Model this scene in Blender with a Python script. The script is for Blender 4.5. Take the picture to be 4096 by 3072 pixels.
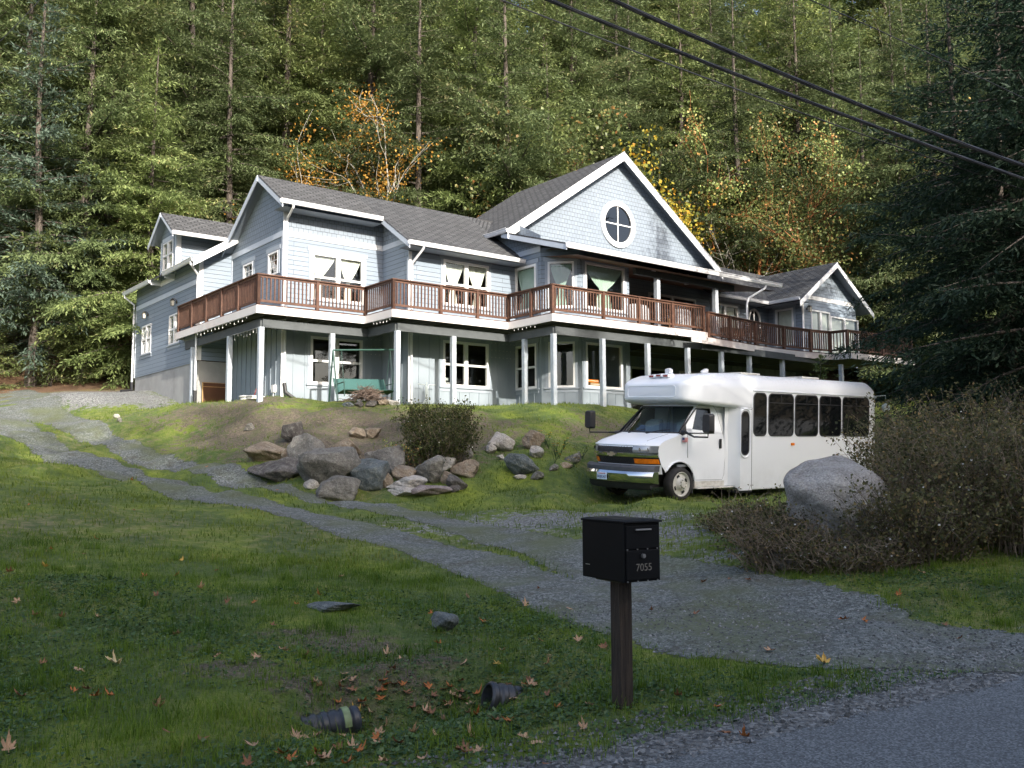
import bpy, bmesh, math, random
import numpy as np
from mathutils import Vector, Matrix
for o in list(bpy.data.objects): bpy.data.objects.remove(o)
rng = np.random.default_rng(7); random.seed(7)
SC = bpy.context.scene
COL = SC.collection
R = math.radians
# ------------------------------------------------------------------ camera
FPX, PITCH, ROLL, YAW = 3682.0, .08867, -.00464, .9052
cam = bpy.data.cameras.new('camera'); camo = bpy.data.objects.new('camera', cam); COL.objects.link(camo)
cam.sensor_width = 36; cam.lens = FPX/4096*36; cam.clip_start = .05; cam.clip_end = 600
_f = Vector((0, math.cos(PITCH), math.sin(PITCH))); _u = Vector((0, -math.sin(PITCH), math.cos(PITCH))); _r = Vector((1, 0, 0))
_r2 = _r*math.cos(ROLL)+_u*math.sin(ROLL); _u2 = -_r*math.sin(ROLL)+_u*math.cos(ROLL)
camo.matrix_world = Matrix((_r2, _u2, -_f)).transposed().to_4x4()
SC.camera = camo
CM = np.array([_r2, -_u2, _f])
HX = np.array([math.sin(YAW), math.cos(YAW), 0]); HY = np.array([-math.cos(YAW), math.sin(YAW), 0])
O = np.array([-7.589, 27.101, 0.]); OZ = 1.93
# ------------------------------------------------------------------ sky, sun, exposure
SUN_EL = R(27.0)
sd = HX*.13+HY; sd = sd/np.linalg.norm(sd)             # horizontal travel of the sunlight
W = bpy.data.worlds.new('World'); SC.world = W; W.use_nodes = True
nt = W.node_tree; bg = nt.nodes['Background']
sky = nt.nodes.new('ShaderNodeTexSky'); sky.sky_type = 'NISHITA'; sky.sun_disc = False
sky.sun_elevation = SUN_EL; sky.sun_rotation = math.atan2(-sd[0], -sd[1])
sky.air_density = .8; sky.dust_density = 4.0; sky.ozone_density = 1.0
nt.links.new(sky.outputs[0], bg.inputs[0]); bg.inputs[1].default_value = .15
sun = bpy.data.lights.new('sun', 'SUN'); sun.energy = 3.1; sun.angle = R(.5); sun.color = (1, .93, .82)
suno = bpy.data.objects.new('sun', sun); COL.objects.link(suno)
suno.rotation_euler = Vector((sd[0]*math.cos(SUN_EL), sd[1]*math.cos(SUN_EL), -math.sin(SUN_EL))).to_track_quat('-Z', 'Y').to_euler()
SC.view_settings.view_transform = 'Standard'; SC.view_settings.look = 'None'
SC.view_settings.exposure = 1.5; SC.view_settings.gamma = 1
SC.render.engine = 'CYCLES'
SC.cycles.max_bounces = 6; SC.cycles.transparent_max_bounces = 12
SC.cycles.caustics_reflective = False; SC.cycles.caustics_refractive = False

# ------------------------------------------------------------------ helpers
def tag(o, label=None, cat=None, group=None, kind=None):
    if label: o['label'] = label
    if cat: o['category'] = cat
    if group: o['group'] = group
    if kind: o['kind'] = kind
    return o
def empty(name, loc=(0, 0, 0), rz=0, mw=None):
    o = bpy.data.objects.new(name, None); COL.objects.link(o); o.empty_display_size = .2
    o.location = loc; o.rotation_euler = (0, 0, rz)
    if mw is not None: o.matrix_world = mw
    return o
def npmesh(name, V, faces, mats, parent=None, mi=None, smooth=False, attr=None, uv=None, data_only=False):
    """faces: (M,4)/(M,3) array or a list of tuples"""
    me = bpy.data.meshes.new(name)
    V = np.asarray(V, np.float32).reshape(-1, 3)
    if isinstance(faces, np.ndarray):
        n, k = faces.shape
        me.vertices.add(len(V)); me.vertices.foreach_set('co', V.ravel())
        me.loops.add(n*k); me.loops.foreach_set('vertex_index', faces.astype(np.int32).ravel())
        me.polygons.add(n); me.polygons.foreach_set('loop_start', np.arange(0, n*k, k, dtype=np.int32))
        me.polygons.foreach_set('loop_total', np.full(n, k, np.int32))
    else:
        me.from_pydata([tuple(map(float, v)) for v in V], [], [tuple(f) for f in faces])
    for m in (mats if isinstance(mats, (list, tuple)) else [mats]): me.materials.append(m)
    if mi is not None: me.polygons.foreach_set('material_index', np.asarray(mi, np.int32))
    if smooth: me.polygons.foreach_set('use_smooth', np.ones(len(me.polygons), bool))
    if uv is not None:
        l = me.uv_layers.new(name='UVMap'); l.data.foreach_set('uv', np.asarray(uv, np.float32).ravel())
    if attr:
        for k_, a_ in attr.items():
            at = me.attributes.new(k_, 'FLOAT', 'POINT'); at.data.foreach_set('value', np.asarray(a_, np.float32))
    me.update(calc_edges=True); me.validate()
    if data_only: return me
    o = bpy.data.objects.new(name, me); COL.objects.link(o)
    if parent: o.parent = parent
    return o
class MB:
    def __init__(s, off=(0, 0, 0)): s.v = []; s.f = []; s.m = []; s.uv = []; s.off = np.array(off, float); s.cm = 0
    def add(s, vs, fs, uvs=None):
        b = len(s.v); s.v += [np.asarray(v, float)-s.off for v in vs]
        for i, f in enumerate(fs):
            s.f.append(tuple(b+k for k in f)); s.m.append(s.cm)
            if uvs is not None: s.uv += [uvs[k] for k in f]
            else: s.uv += [(vs[k][0], vs[k][2]) for k in f]
    def box(s, a, b, fr=None):
        (x0, y0, z0), (x1, y1, z1) = a, b
        c = [(x, y, z) for z in (z0, z1) for y in (y0, y1) for x in (x0, x1)]
        if fr: c = [fr(*p) for p in c]
        s.add(c, [(0, 2, 3, 1), (4, 5, 7, 6), (0, 1, 5, 4), (2, 6, 7, 3), (0, 4, 6, 2), (1, 3, 7, 5)])
    def bar(s, a, b, w, h, up=(0, 0, 1)):
        a = np.array(a, float); b = np.array(b, float); d = b-a; d /= np.linalg.norm(d)+1e-9
        sd_ = np.cross(d, up); n = np.linalg.norm(sd_)
        if n < 1e-4: sd_ = np.array([1., 0, 0])
        else: sd_ /= n
        u_ = np.cross(sd_, d); c = []
        for p in (a, b):
            for i, j in ((-1, -1), (1, -1), (1, 1), (-1, 1)): c.append(p+sd_*i*w/2+u_*j*h/2)
        s.add(c, [(0, 1, 2, 3), (7, 6, 5, 4), (0, 4, 5, 1), (1, 5, 6, 2), (2, 6, 7, 3), (3, 7, 4, 0)])
    def tube(s, pts, r, n=8, caps=True):
        pts = [np.array(p, float) for p in pts]; rs = r if hasattr(r, '__len__') else [r]*len(pts)
        vs = []; fs = []; u_ = None
        for i, p in enumerate(pts):
            d = pts[min(i+1, len(pts)-1)]-pts[max(i-1, 0)]; d = d/(np.linalg.norm(d)+1e-9)
            if u_ is None:
                a = np.array([0, 0, 1.]) if abs(d[2]) < .9 else np.array([1., 0, 0]); u_ = np.cross(d, a)
            u_ = u_-d*(u_@d); u_ /= np.linalg.norm(u_)+1e-9; w_ = np.cross(d, u_)
            for k in range(n):
                t = 2*math.pi*k/n; vs.append(p+(u_*math.cos(t)+w_*math.sin(t))*rs[i])
        for i in range(len(pts)-1):
            for k in range(n): fs.append((i*n+k, i*n+(k+1) % n, (i+1)*n+(k+1) % n, (i+1)*n+k))
        if caps: fs.append(tuple(range(n))[::-1]); fs.append(tuple((len(pts)-1)*n+k for k in range(n)))
        s.add(vs, fs)
    def loft(s, rings, caps=True, closed=True):
        n = len(rings[0]); vs = [p for r_ in rings for p in r_]; fs = []
        for i in range(len(rings)-1):
            for k in range(n if closed else n-1): fs.append((i*n+k, i*n+(k+1) % n, (i+1)*n+(k+1) % n, (i+1)*n+k))
        if caps: fs.append(tuple(range(n))[::-1]); fs.append(tuple((len(rings)-1)*n+k for k in range(n)))
        s.add(vs, fs)
    def prism(s, poly, d):
        """polygon (3d points) extruded by vector d"""
        n = len(poly); d = np.array(d, float); vs = [np.array(p, float) for p in poly]; vs += [p+d for p in vs]
        s.add(vs, [tuple(range(n))[::-1], tuple(range(n, 2*n))]+[(k, (k+1) % n, n+(k+1) % n, n+k) for k in range(n)])
    def build(s, name, mat, parent=None, smooth=False, bevel=0, seg=2):
        o = npmesh(name, np.array(s.v), s.f, mat, parent, mi=s.m, uv=s.uv)
        me = o.data; bm = bmesh.new(); bm.from_mesh(me); bmesh.ops.recalc_face_normals(bm, faces=bm.faces); bm.to_mesh(me); bm.free()
        if smooth: me.polygons.foreach_set('use_smooth', np.ones(len(me.polygons), bool)); me.set_sharp_from_angle(angle=R(40))
        if bevel:
            m = o.modifiers.new('bevel', 'BEVEL'); m.width = bevel; m.segments = seg; m.limit_method = 'ANGLE'; m.angle_limit = R(40)
        return o

# ------------------------------------------------------------------ node materials
def M_(name): 
    m = bpy.data.materials.new(name); m.use_nodes = True; return m
class NT:
    def __init__(s, m): s.m = m; s.t = m.node_tree; s.b = s.t.nodes['Principled BSDF']; s.out = s.t.nodes['Material Output']
    def n(s, ty, **k):
        x = s.t.nodes.new(ty)
        for a, v in k.items():
            if a.startswith('i_'): x.inputs[a[2:].replace('_', ' ')].default_value = v
            else: setattr(x, a, v)
        return x
    def l(s, a, b): s.t.links.new(a, b)
    def coord(s, kind='Object'): return s.n('ShaderNodeTexCoord').outputs[kind]
    def noise(s, sc, det=4, vec=None, rough=.55, dist=0):
        x = s.n('ShaderNodeTexNoise'); x.inputs['Scale'].default_value = sc; x.inputs['Detail'].default_value = det
        x.inputs['Roughness'].default_value = rough; x.inputs['Distortion'].default_value = dist
        if vec is not None: s.l(vec, x.inputs['Vector'])
        return x.outputs['Fac']
    def ramp(s, fac, stops, interp='LINEAR'):
        x = s.n('ShaderNodeValToRGB'); cr = x.color_ramp; cr.interpolation = interp
        while len(cr.elements) < len(stops): cr.elements.new(.5)
        for e, (p, c) in zip(cr.elements, stops):
            e.position = p; e.color = (c, c, c, 1) if not hasattr(c, '__len__') else (*c[:3], 1)
        s.l(fac, x.inputs[0]); return x.outputs[0]
    def mix(s, f, a, b, mode='MIX'):
        x = s.n('ShaderNodeMix', data_type='RGBA', blend_type=mode)
        for sock, v in ((x.inputs[0], f), (x.inputs[6], a), (x.inputs[7], b)):
            if hasattr(v, 'links'): s.l(v, sock)
            elif hasattr(v, '__len__'): sock.default_value = (*v[:3], 1)
            else: sock.default_value = v
        return x.outputs[2]
    def math(s, op, a, b=0, c=0):
        x = s.n('ShaderNodeMath', operation=op)
        for i, v in enumerate((a, b, c)):
            if hasattr(v, 'links'): s.l(v, x.inputs[i])
            else: x.inputs[i].default_value = v
        return x.outputs[0]
    def mapping(s, vec, sc=(1, 1, 1), rot=(0, 0, 0)):
        x = s.n('ShaderNodeMapping'); x.inputs['Scale'].default_value = sc; x.inputs['Rotation'].default_value = rot; s.l(vec, x.inputs[0]); return x.outputs[0]
    def bump(s, h, st=.3, d=.02, nrm=None):
        x = s.n('ShaderNodeBump'); x.inputs['Strength'].default_value = st; x.inputs['Distance'].default_value = d
        s.l(h, x.inputs['Height'])
        if nrm is not None: s.l(nrm, x.inputs['Normal'])
        s.l(x.outputs[0], s.b.inputs['Normal']); return x.outputs[0]
    def set(s, col=None, rough=None, **k):
        if col is not None:
            if hasattr(col, 'links'): s.l(col, s.b.inputs['Base Color'])
            else: s.b.inputs['Base Color'].default_value = (*col[:3], 1)
        if rough is not None:
            if hasattr(rough, 'links'): s.l(rough, s.b.inputs['Roughness'])
            else: s.b.inputs['Roughness'].default_value = rough
        for a, v in k.items(): s.b.inputs[a.replace('_', ' ')].default_value = v
def simple(name, col, rough=.5, var=.12, sc=6, metal=0, bump=0, dirt=None, coat=0):
    m = M_(name); t = NT(m); n = t.noise(sc, 5, t.coord())
    c2 = [min(1, c*(1+var)) for c in col]; c1 = [c*(1-var) for c in col]
    col_ = t.ramp(n, [(.3, c1), (.7, c2)])
    if dirt:
        n2 = t.noise(sc*.35, 6, t.coord(), .7); f = t.ramp(n2, [(.5, 0), (.75, 1)]); col_ = t.mix(f, col_, dirt)
    t.set(col_, rough, Metallic=metal, Coat_Weight=coat)
    if bump: t.bump(t.noise(sc*6, 6, t.coord()), bump, .01)
    return m
def brick_mat(name, col, w, h, mortar, var=.08, line=.35, offset=.5, rough=.65, bumpd=.01, squash=1.0, stain=None, mott=.1):
    m = M_(name); t = NT(m); uv = t.coord('UV')
    b = t.n('ShaderNodeTexBrick', offset=offset); t.l(uv, b.inputs['Vector'])
    for k, v in (('Scale', 1), ('Mortar Size', mortar), ('Mortar Smooth', .1), ('Bias', 0), ('Brick Width', w), ('Row Height', h)): b.inputs[k].default_value = v
    b.inputs['Color1'].default_value = (*[c*(1-var) for c in col], 1); b.inputs['Color2'].default_value = (*[c*(1+var) for c in col], 1)
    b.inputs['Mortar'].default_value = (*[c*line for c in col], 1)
    n = t.noise(1.3, 6, t.coord(), .65); c = t.mix(t.ramp(n, [(.3, 0), (.75, mott*3)]), b.outputs[0], [x*.75 for x in col])
    if stain: 
        n2 = t.noise(.35, 4, t.coord()); c = t.mix(t.ramp(n2, [(.55, 0), (.7, .5)]), c, stain)
    # height rises towards the lower edge of each course, like lapped boards
    sx = t.n('ShaderNodeSeparateXYZ'); t.l(uv, sx.inputs[0])
    fr = t.math('FRACT', t.math('DIVIDE', sx.outputs[1], h)); saw = t.math('SUBTRACT', 1.0, fr)
    hh = t.math('SUBTRACT', t.math('MULTIPLY', saw, 1.0), t.math('MULTIPLY', b.outputs['Fac'], .8))
    t.set(c, rough); t.bump(hh, .7, bumpd); return m

MT = {}
BLUE = (.225, .275, .335)
MT['lap'] = brick_mat('lap_siding_paint', BLUE, 3.6, .155, .006, .03, .22, bumpd=.012)  # dark line along each course paints in the shade under the lap
MT['shake'] = brick_mat('shake_siding_paint', (.225, .270, .325), .17, .165, .006, .06, .28, bumpd=.012)
MT['batten'] = simple('board_siding_paint', (.25, .295, .335), .6, .06, 1.5, bump=.05)
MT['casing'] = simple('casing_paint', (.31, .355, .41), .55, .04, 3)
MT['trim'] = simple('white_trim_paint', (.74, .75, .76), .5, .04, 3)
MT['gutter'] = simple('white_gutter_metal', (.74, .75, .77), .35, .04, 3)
MT['shadetrim'] = simple('shade_tinted_trim', (.50, .55, .62), .5, .04, 3)  # white trim for left-facing boards, with their shade put into the colour
MT['vinyl'] = simple('white_window_vinyl', (.8, .8, .8), .35, .02, 3)
MT['roof'] = brick_mat('dark_asphalt_shingle', (.078, .080, .083), .33, .15, .028, .38, .15, bumpd=.03, rough=.9, mott=.12)
MT['roofedge'] = simple('shingle_edge', (.05, .05, .052), .9, .1)
MT['soffit'] = simple('soffit_paint', (.24, .28, .33), .7, .05)
MT['cedar'] = simple('brown_cedar_ceiling', (.14, .075, .04), .6, .25, 4)
MT['fascia'] = simple('weathered_white_fascia', (.66, .63, .62), .6, .05, 1.2, dirt=(.55, .42, .38))
MT['postp'] = simple('weathered_post_paint', (.42, .47, .52), .7, .12, 7, bump=.1, dirt=(.5, .52, .52))
MT['beam'] = simple('shade_darkened_beam', (.075, .085, .09), .7, .12, 4, bump=.1)  # shade under deck and porch is put into this dark beam colour
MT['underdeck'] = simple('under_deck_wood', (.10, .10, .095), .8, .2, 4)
MT['rail'] = simple('red_brown_stain', (.090, .040, .024), .6, .3, 9, bump=.15, dirt=(.13, .068, .042))
MT['concrete'] = simple('grey_concrete', (.33, .33, .32), .85, .12, 1.6, bump=.2, dirt=(.22, .22, .21))
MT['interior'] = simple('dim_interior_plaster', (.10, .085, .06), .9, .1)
MT['black'] = simple('black_metal', (.012, .012, .013), .35, .2)
MT['blackplastic'] = simple('black_plastic', (.02, .02, .022), .5, .2)
MT['bronze'] = simple('aged_lamp_metal', (.10, .09, .075), .4, .2, metal=.6)
MT['lampglass'] = simple('frosted_lamp_glass', (.6, .58, .5), .2, .05)
MT['green'] = simple('green_painted_metal', (.03, .075, .06), .35, .15)
MT['teal'] = simple('teal_mesh_fabric', (.02, .085, .078), .6, .12, 20)
MT['woodpanel'] = simple('brown_board', (.10, .04, .018), .5, .2, 3)
MT['woodlight'] = simple('light_wood_edge', (.45, .27, .11), .6, .15, 8)
MT['galv'] = simple('galvanised_tube', (.42, .47, .47), .4, .1, metal=.3)
MT['pvc'] = simple('white_pvc', (.72, .72, .7), .4, .05)
MT['coverg'] = simple('grey_cover_cloth', (.34, .35, .37), .8, .15, 3, bump=.2)
def glass_mat(name, tint, f0=.06, body=.0):
    m = M_(name); t = NT(m); t.t.nodes.remove(t.b)
    tr = t.n('ShaderNodeBsdfTransparent'); tr.inputs[0].default_value = (*tint, 1)
    gl = t.n('ShaderNodeBsdfGlossy'); gl.inputs['Roughness'].default_value = .02; gl.inputs[0].default_value = (.9, .95, 1, 1)
    fr = t.n('ShaderNodeFresnel'); ge = t.n('ShaderNodeNewGeometry'); t.l(t.math('SUBTRACT', 1.5, t.math('MULTIPLY', ge.outputs['Backfacing'], .8333)), fr.inputs[0])
    f = t.math('MULTIPLY', fr.outputs[0], 1.4)
    n = t.noise(.8, 2, t.coord()); bp = t.n('ShaderNodeBump'); bp.inputs['Strength'].default_value = .06; bp.inputs['Distance'].default_value = .05
    t.l(n, bp.inputs['Height']); t.l(bp.outputs[0], gl.inputs['Normal']); t.l(bp.outputs[0], fr.inputs['Normal'])
    mx = t.n('ShaderNodeMixShader'); t.l(f, mx.inputs[0]); t.l(tr.outputs[0], mx.inputs[1]); t.l(gl.outputs[0], mx.inputs[2]); t.l(mx.outputs[0], t.out.inputs[0])
    return m
MT['glass'] = glass_mat('window_glass', (.85, .88, .85))
MT['tint'] = glass_mat('tinted_bus_glass', (.06, .06, .06))
MT['wsglass'] = glass_mat('windshield_glass', (.70, .82, .80))
def cloth(name, col):
    m = M_(name); t = NT(m); sx = t.n('ShaderNodeSeparateXYZ'); t.l(t.coord('UV'), sx.inputs[0])
    t.set(t.mix(t.noise(8, 3, t.coord()), [c*.9 for c in col], col), .85, Subsurface_Weight=0)
    t.b.inputs['Transmission Weight'].default_value = 0
    return m
MT['curtain'] = cloth('cream_lace_curtain', (.76, .78, .72)); MT['curtaing'] = cloth('pale_green_curtain', (.42, .56, .49))
# ------------------------------------------------------------------ placing by sight line, terrain
SK = 1.85172                                                    # coordinates below were read off a 2212 px wide view
def ray(sx, sy, k=SK):
    d = np.array([(sx*k-2048)/FPX, (sy*k-1536)/FPX, 1.]); return CM.T @ d
def P(sx, sy, d, k=SK):
    r = ray(sx, sy, k); return r*d/(CM[2] @ r)
def wor(l): return O+HX*l[0]+HY*l[1]+np.array([0, 0, l[2]])
def loc(w): d = np.asarray(w)-O; return np.array([d @ HX, d @ HY, w[2]])
# bus frame (measured: pitch .8 deg, leaning 3.2 deg on the sloping ground)
BX = np.array([.79364, .60824, .0133]); BX /= np.linalg.norm(BX)
_y0 = np.cross([0, 0, 1.], BX); _y0 /= np.linalg.norm(_y0); _z0 = np.cross(BX, _y0)
BY = math.cos(R(3.2))*_y0+math.sin(R(3.2))*_z0; BZ = np.cross(BX, BY); BO = np.array([3.5276, 20.15, -.8004])
def bw(x, y, z): return BO+BX*x+BY*y+BZ*z
CP = []
def cp(x, y, z): CP.append((x, y, z))
RD = np.array([.846, .533]); RN = np.array([-.533, .846])
for t in (-40, -25, -12, -5, 0, 5, 10, 18, 30):
    for s in (-9, -3, 1.2, 3.9): p = RD*t+RN*s; cp(p[0], p[1], -1.6)
for t, s, z in ((-8, 5.5, -1.75), (-3, 5.6, -1.8), (1, 5.4, -1.68), (1, 6.4, -1.72), (5, 5.2, -1.62), (5.5, 6.3, -1.6), (9, 5.5, -1.58), (14, 5.5, -1.5), (22, 6, -1.3)):
    p = RD*t+RN*s; cp(p[0], p[1], z)
def cs(sx, sy, d): p = P(sx, sy, d); CP.append(tuple(p))
for a in ((1900, 1370, 8.5), (1600, 1330, 9.5), (1300, 1250, 11.9), (1000, 1170, 14.8), (700, 1095, 18), (400, 1030, 21.3), (200, 965, 25), (100, 910, 29.5), (50, 868, 35), (0, 850, 39),
          (1200, 1110, 17), (1100, 1085, 19.5), (1400, 1120, 16.5), (1250, 1160, 14.4), (1820, 1172, 12.4), (1650, 1235, 11.5), (2212, 1262, 9.8), (1950, 1210, 11.3),
          (700, 1082, 19.0), (860, 1080, 19.6), (560, 1020, 21.3), (450, 1000, 23.2), (600, 960, 23), (900, 960, 23.2), (1250, 955, 24.6), (1150, 1045, 21), (1000, 1060, 20.3), (1250, 1010, 22.2),
          (500, 905, 26.5), (400, 872, 29), (780, 905, 25.4), (700, 880, 26.4), (1050, 905, 26), (1150, 915, 26.6), (330, 880, 31), (300, 855, 33.5), (180, 858, 36), (320, 842, 36),
          (1330, 905, 29.6), (0, 1100, 14.8), (0, 1250, 10.5), (0, 1400, 8.2), (250, 1200, 12.4), (500, 1250, 11.2), (700, 1330, 9.2), (400, 1450, 7.3), (950, 1365, 8.9), (1100, 1330, 9.7), (0, 1010, 19.5), (0, 955, 22.5), (0, 905, 28.5), (0, 820, 44), (200, 815, 44)):
    cs(*a)
for l in ((0, 0, 1.93), (0, 4, 2.0), (0, 7, 2.1), (3, 0, 1.94), (3.5, -1, 1.95), (6, -1.6, 1.95), (8, -2, 1.95), (8, -4, 1.92), (10.4, -4.2, 1.9), (12.5, -4.2, 1.75), (5, 3, 2.0), (12, 1, 1.95), (15, -4.2, 1.6), (18.5, -4.2, 1.5), (24, -4.2, 1.5),
          (24, 0, 1.9), (.1, 13.2, 3.1), (.1, 10, 2.75), (.1, 7.4, 2.25), (-3, 13, 3.0), (-3, 9, 2.6), (10, 9, 3.0), (20, 9, 3.0), (30, 6, 3.0), (30, -4, 1.7), (4, 16, 3.8), (15, -7, .7), (20, -8, .6), (27, -8, .9), (13, -6.5, .75), (2, -2.2, 1.75), (5.5, -3.2, 1.75), (8, -5.2, 1.7)):
    cp(*wor(l))
for x in (-.5, .21, 3, 5.6, 7.6):
    for y in (0, 2): cp(*bw(x, y, 0))
for a in ((8, 15, -.9), (12, 18, -.6), (16, 25, .3), (22, 32, 1.2), (14, 10, -1.2), (20, 14, -.8), (30, 22, 0), (-20, 10, -.9), (-25, 20, .2), (-30, 32, 2), (-40, 5, -1.2), (40, 20, 0), (45, 45, 3), (-45, 40, 3.5), (0, 48, 3.6), (20, 50, 3.4)): cp(*a)
CP = np.array(CP)
def _tps(r2): return np.where(r2 > 1e-9, r2*np.log(np.maximum(r2, 1e-9))*.5, 0)
def _fit():
    X = CP[:, :2]; n = len(X); K = _tps(((X[:, None]-X[None])**2).sum(-1))+np.eye(n)*.6
    Q = np.hstack([np.ones((n, 1)), X]); A = np.zeros((n+3, n+3)); A[:n, :n] = K; A[:n, n:] = Q; A[n:, :n] = Q.T
    b = np.zeros(n+3); b[:n] = CP[:, 2]; return np.linalg.solve(A, b)
_w = _fit()
_wa, _wb = _w[:-3], _w[-3:]
def sstep(a, b, x): t = np.clip((x-a)/(b-a), 0, 1); return t*t*(3-2*t)
def hts(x, y):
    x = np.asarray(x, float); y = np.asarray(y, float); sh = x.shape; x = x.ravel(); y = y.ravel()
    xc = np.clip(x, -45, 45); yc = np.clip(y, -16, 50)
    out = np.empty(len(x))
    for i in range(0, len(x), 20000):
        a = xc[i:i+20000]; b = yc[i:i+20000]
        r2 = (a[:, None]-CP[None, :, 0])**2+(b[:, None]-CP[None, :, 1])**2
        out[i:i+20000] = _tps(r2) @ _wa+_wb[0]+_wb[1]*a+_wb[2]*b
    # culvert pit
    for (px, py, dx, dy, dep) in ((-.62, 6.95, 1.0, .62, .34),):
        u = (x-px)*RD[0]+(y-py)*RD[1]; v = (x-px)*RN[0]+(y-py)*RN[1]
        out -= dep*np.exp(-((u/dx)**4+(v/dy)**4))
    q = y-.35*x
    out += .60*np.maximum(0, q-48)*sstep(48, 56, q)
    # small unevenness away from road
    s = x*RN[0]+y*RN[1]; amp = sstep(4.2, 6, s)*.018+.05*sstep(17.5, 20, y)*sstep(29, 26, y)*(np.sin(x*1.9+y)*np.sin(y*2.3-x*.6)>-2)
    out += amp*(np.sin(x*2.3+1.3*np.sin(y*1.1))+np.sin(y*2.9+x*.7)+.6*np.sin(x*5.1-y*3.3))
    # the road bed is flat
    k = sstep(4.6, 3.9, s); out = out*(1-k)+(-1.6)*k
    return out.reshape(sh)
def ht(x, y): return float(hts(np.array([x]), np.array([y]))[0])
def Gs(pts, k=SK, d0=3., d1=70.):
    """points where the sight lines meet the ground"""
    D = np.array([ray(a, b, k) for a, b in pts]); ds = np.geomspace(d0, d1, 260)
    D = D/(D @ CM[2])[:, None]
    Q = D[:, None]*ds[None, :, None]; hh = hts(Q[..., 0], Q[..., 1]); below = Q[..., 2] <= hh
    out = []
    for i in range(len(D)):
        j = np.argmax(below[i]) if below[i].any() else len(ds)-1
        a, b = (ds[j-1], ds[j]) if j > 0 else (ds[0], ds[0])
        if j > 0:
            fa = Q[i, j-1, 2]-hh[i, j-1]; fb = Q[i, j, 2]-hh[i, j]; t = fa/(fa-fb+1e-9) if below[i].any() else 1
            d = a+(b-a)*t
        else: d = a
        p = D[i]*d; out.append((p[0], p[1], ht(p[0], p[1])))
    return np.array(out)
def G(sx, sy, k=SK): return Gs([(sx, sy)], k)[0]

# ---- masks on the ground
def polydist(x, y, pl):
    best = np.full(x.shape, 1e9); tt = np.zeros(x.shape)
    for i in range(len(pl)-1):
        ax, ay = pl[i][:2]; bx_, by_ = pl[i+1][:2]; L = (bx_-ax)**2+(by_-ay)**2+1e-9
        t = np.clip(((x-ax)*(bx_-ax)+(y-ay)*(by_-ay))/L, 0, 1)
        d = np.hypot(x-ax-t*(bx_-ax), y-ay-t*(by_-ay)); m = d < best; best = np.where(m, d, best); tt = np.where(m, i+t, tt)
    return best, tt
TL = Gs([(0, 905), (60, 945), (150, 985), (260, 1022), (400, 1062), (560, 1093), (720, 1130), (880, 1175), (1020, 1213), (1150, 1258), (1300, 1300), (1450, 1340), (1600, 1368), (1800, 1395), (2000, 1400), (2250, 1420)])
TRK = Gs([(0, 852), (30, 862), (80, 885), (130, 912), (200, 943), (300, 983), (400, 1013), (520, 1043), (650, 1067), (800, 1092), (900, 1112), (1020, 1142), (1150, 1175), (1300, 1218), (1450, 1262), (1600, 1305), (1750, 1335), (1900, 1362), (2100, 1385)])
TL = np.vstack([TL[0]+(TL[0]-TL[1])*3, TL])
WL = [.75, .75, .7, .62, .55, .5, .48, .48, .48, .5, .56, .75, .95, 1.0, .8, .8, .8]
WR = [1.3, 1.1, .75, .60, .50, .44, .40, .38, .36, .38, .38, .42, .5, .7, .95, 1.1, 1.0, .8, .6]
PATCH = []   # (x, y, rx, ry, rot, weight)
def patch(sx, sy, rx, ry, w, k=SK, rot=0): p = G(sx, sy, k); PATCH.append((p[0], p[1], rx, ry, rot, w))
patch(1150, 1130, 3.4, 1.8, .7); patch(1300, 1115, 2.6, 1.4, .75); patch(1420, 1150, 2.0, 1.2, .7); patch(1560, 1200, 1.2, .7, .6); patch(1330, 1170, 1.8, 1.2, .6); patch(1000, 1110, 1.6, .8, .45); patch(1450, 1180, 1.6, 1.0, .55)
p_ = wor((-1.9, 9.2, 0)); PATCH.append((p_[0], p_[1], 2.6, 2.3, 0, 1.3)); p_ = wor((-1.2, 12.5, 0)); PATCH.append((p_[0], p_[1], 2.5, 2.5, 0, 1.3)); p_ = wor((-.6, 6.6, 0)); PATCH.append((p_[0], p_[1], 1.3, 1.6, 0, .8))
DIRT = []
def dirt(sx, sy, rx, ry, w): p = G(sx, sy); DIRT.append((p[0], p[1], rx, ry, 0, w))
for a in ((480, 890, 3, 1.6, .8), (560, 930, 2.9, 1.6, .95), (750, 890, 2.5, 1.0, .75), (860, 935, 3.2, 2.0, 1.2), (800, 965, 3.0, 1.8, 1.1), (650, 940, 2.5, 1.3, .9), (920, 900, 2, 1.2, .9), (980, 960, 1.6, 1.8, .8), (1050, 920, 1.5, 1.1, .7), (700, 965, 2, 1, .7), (1180, 960, 1.2, 1.2, .4), (1290, 935, 1.4, 1.3, .75), (1340, 925, 2.2, 2, .6),
          (520, 1440, .8, .4, .7), (400, 1400, .7, .3, .5), (760, 1400, .8, .4, .9), (900, 1420, .6, .3, .7), (680, 1500, .7, .3, .6), (700, 1370, .9, .35, .7), (830, 1450, .6, .3, .7), (620, 1480, .5, .3, .6), (1250, 1310, .6, .35, .6), (1900, 1450, 1.0, .35, .5)): dirt(*a)
def blob(x, y, L):
    o = np.zeros(x.shape)
    for (px, py, rx, ry, rot, w) in L: o = np.maximum(o, w*np.exp(-(((x-px)/rx)**2+((y-py)/ry)**2)))
    return o
def gravelmask(x, y):
    d, t = polydist(x, y, TL); w = np.interp(t, range(len(WL)), WL); g = sstep(1.25, .75, d/w)
    d, t = polydist(x, y, TRK); w = np.interp(t, range(len(WR)), WR); g = np.maximum(g, sstep(1.25, .75, d/w))
    return g
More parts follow.
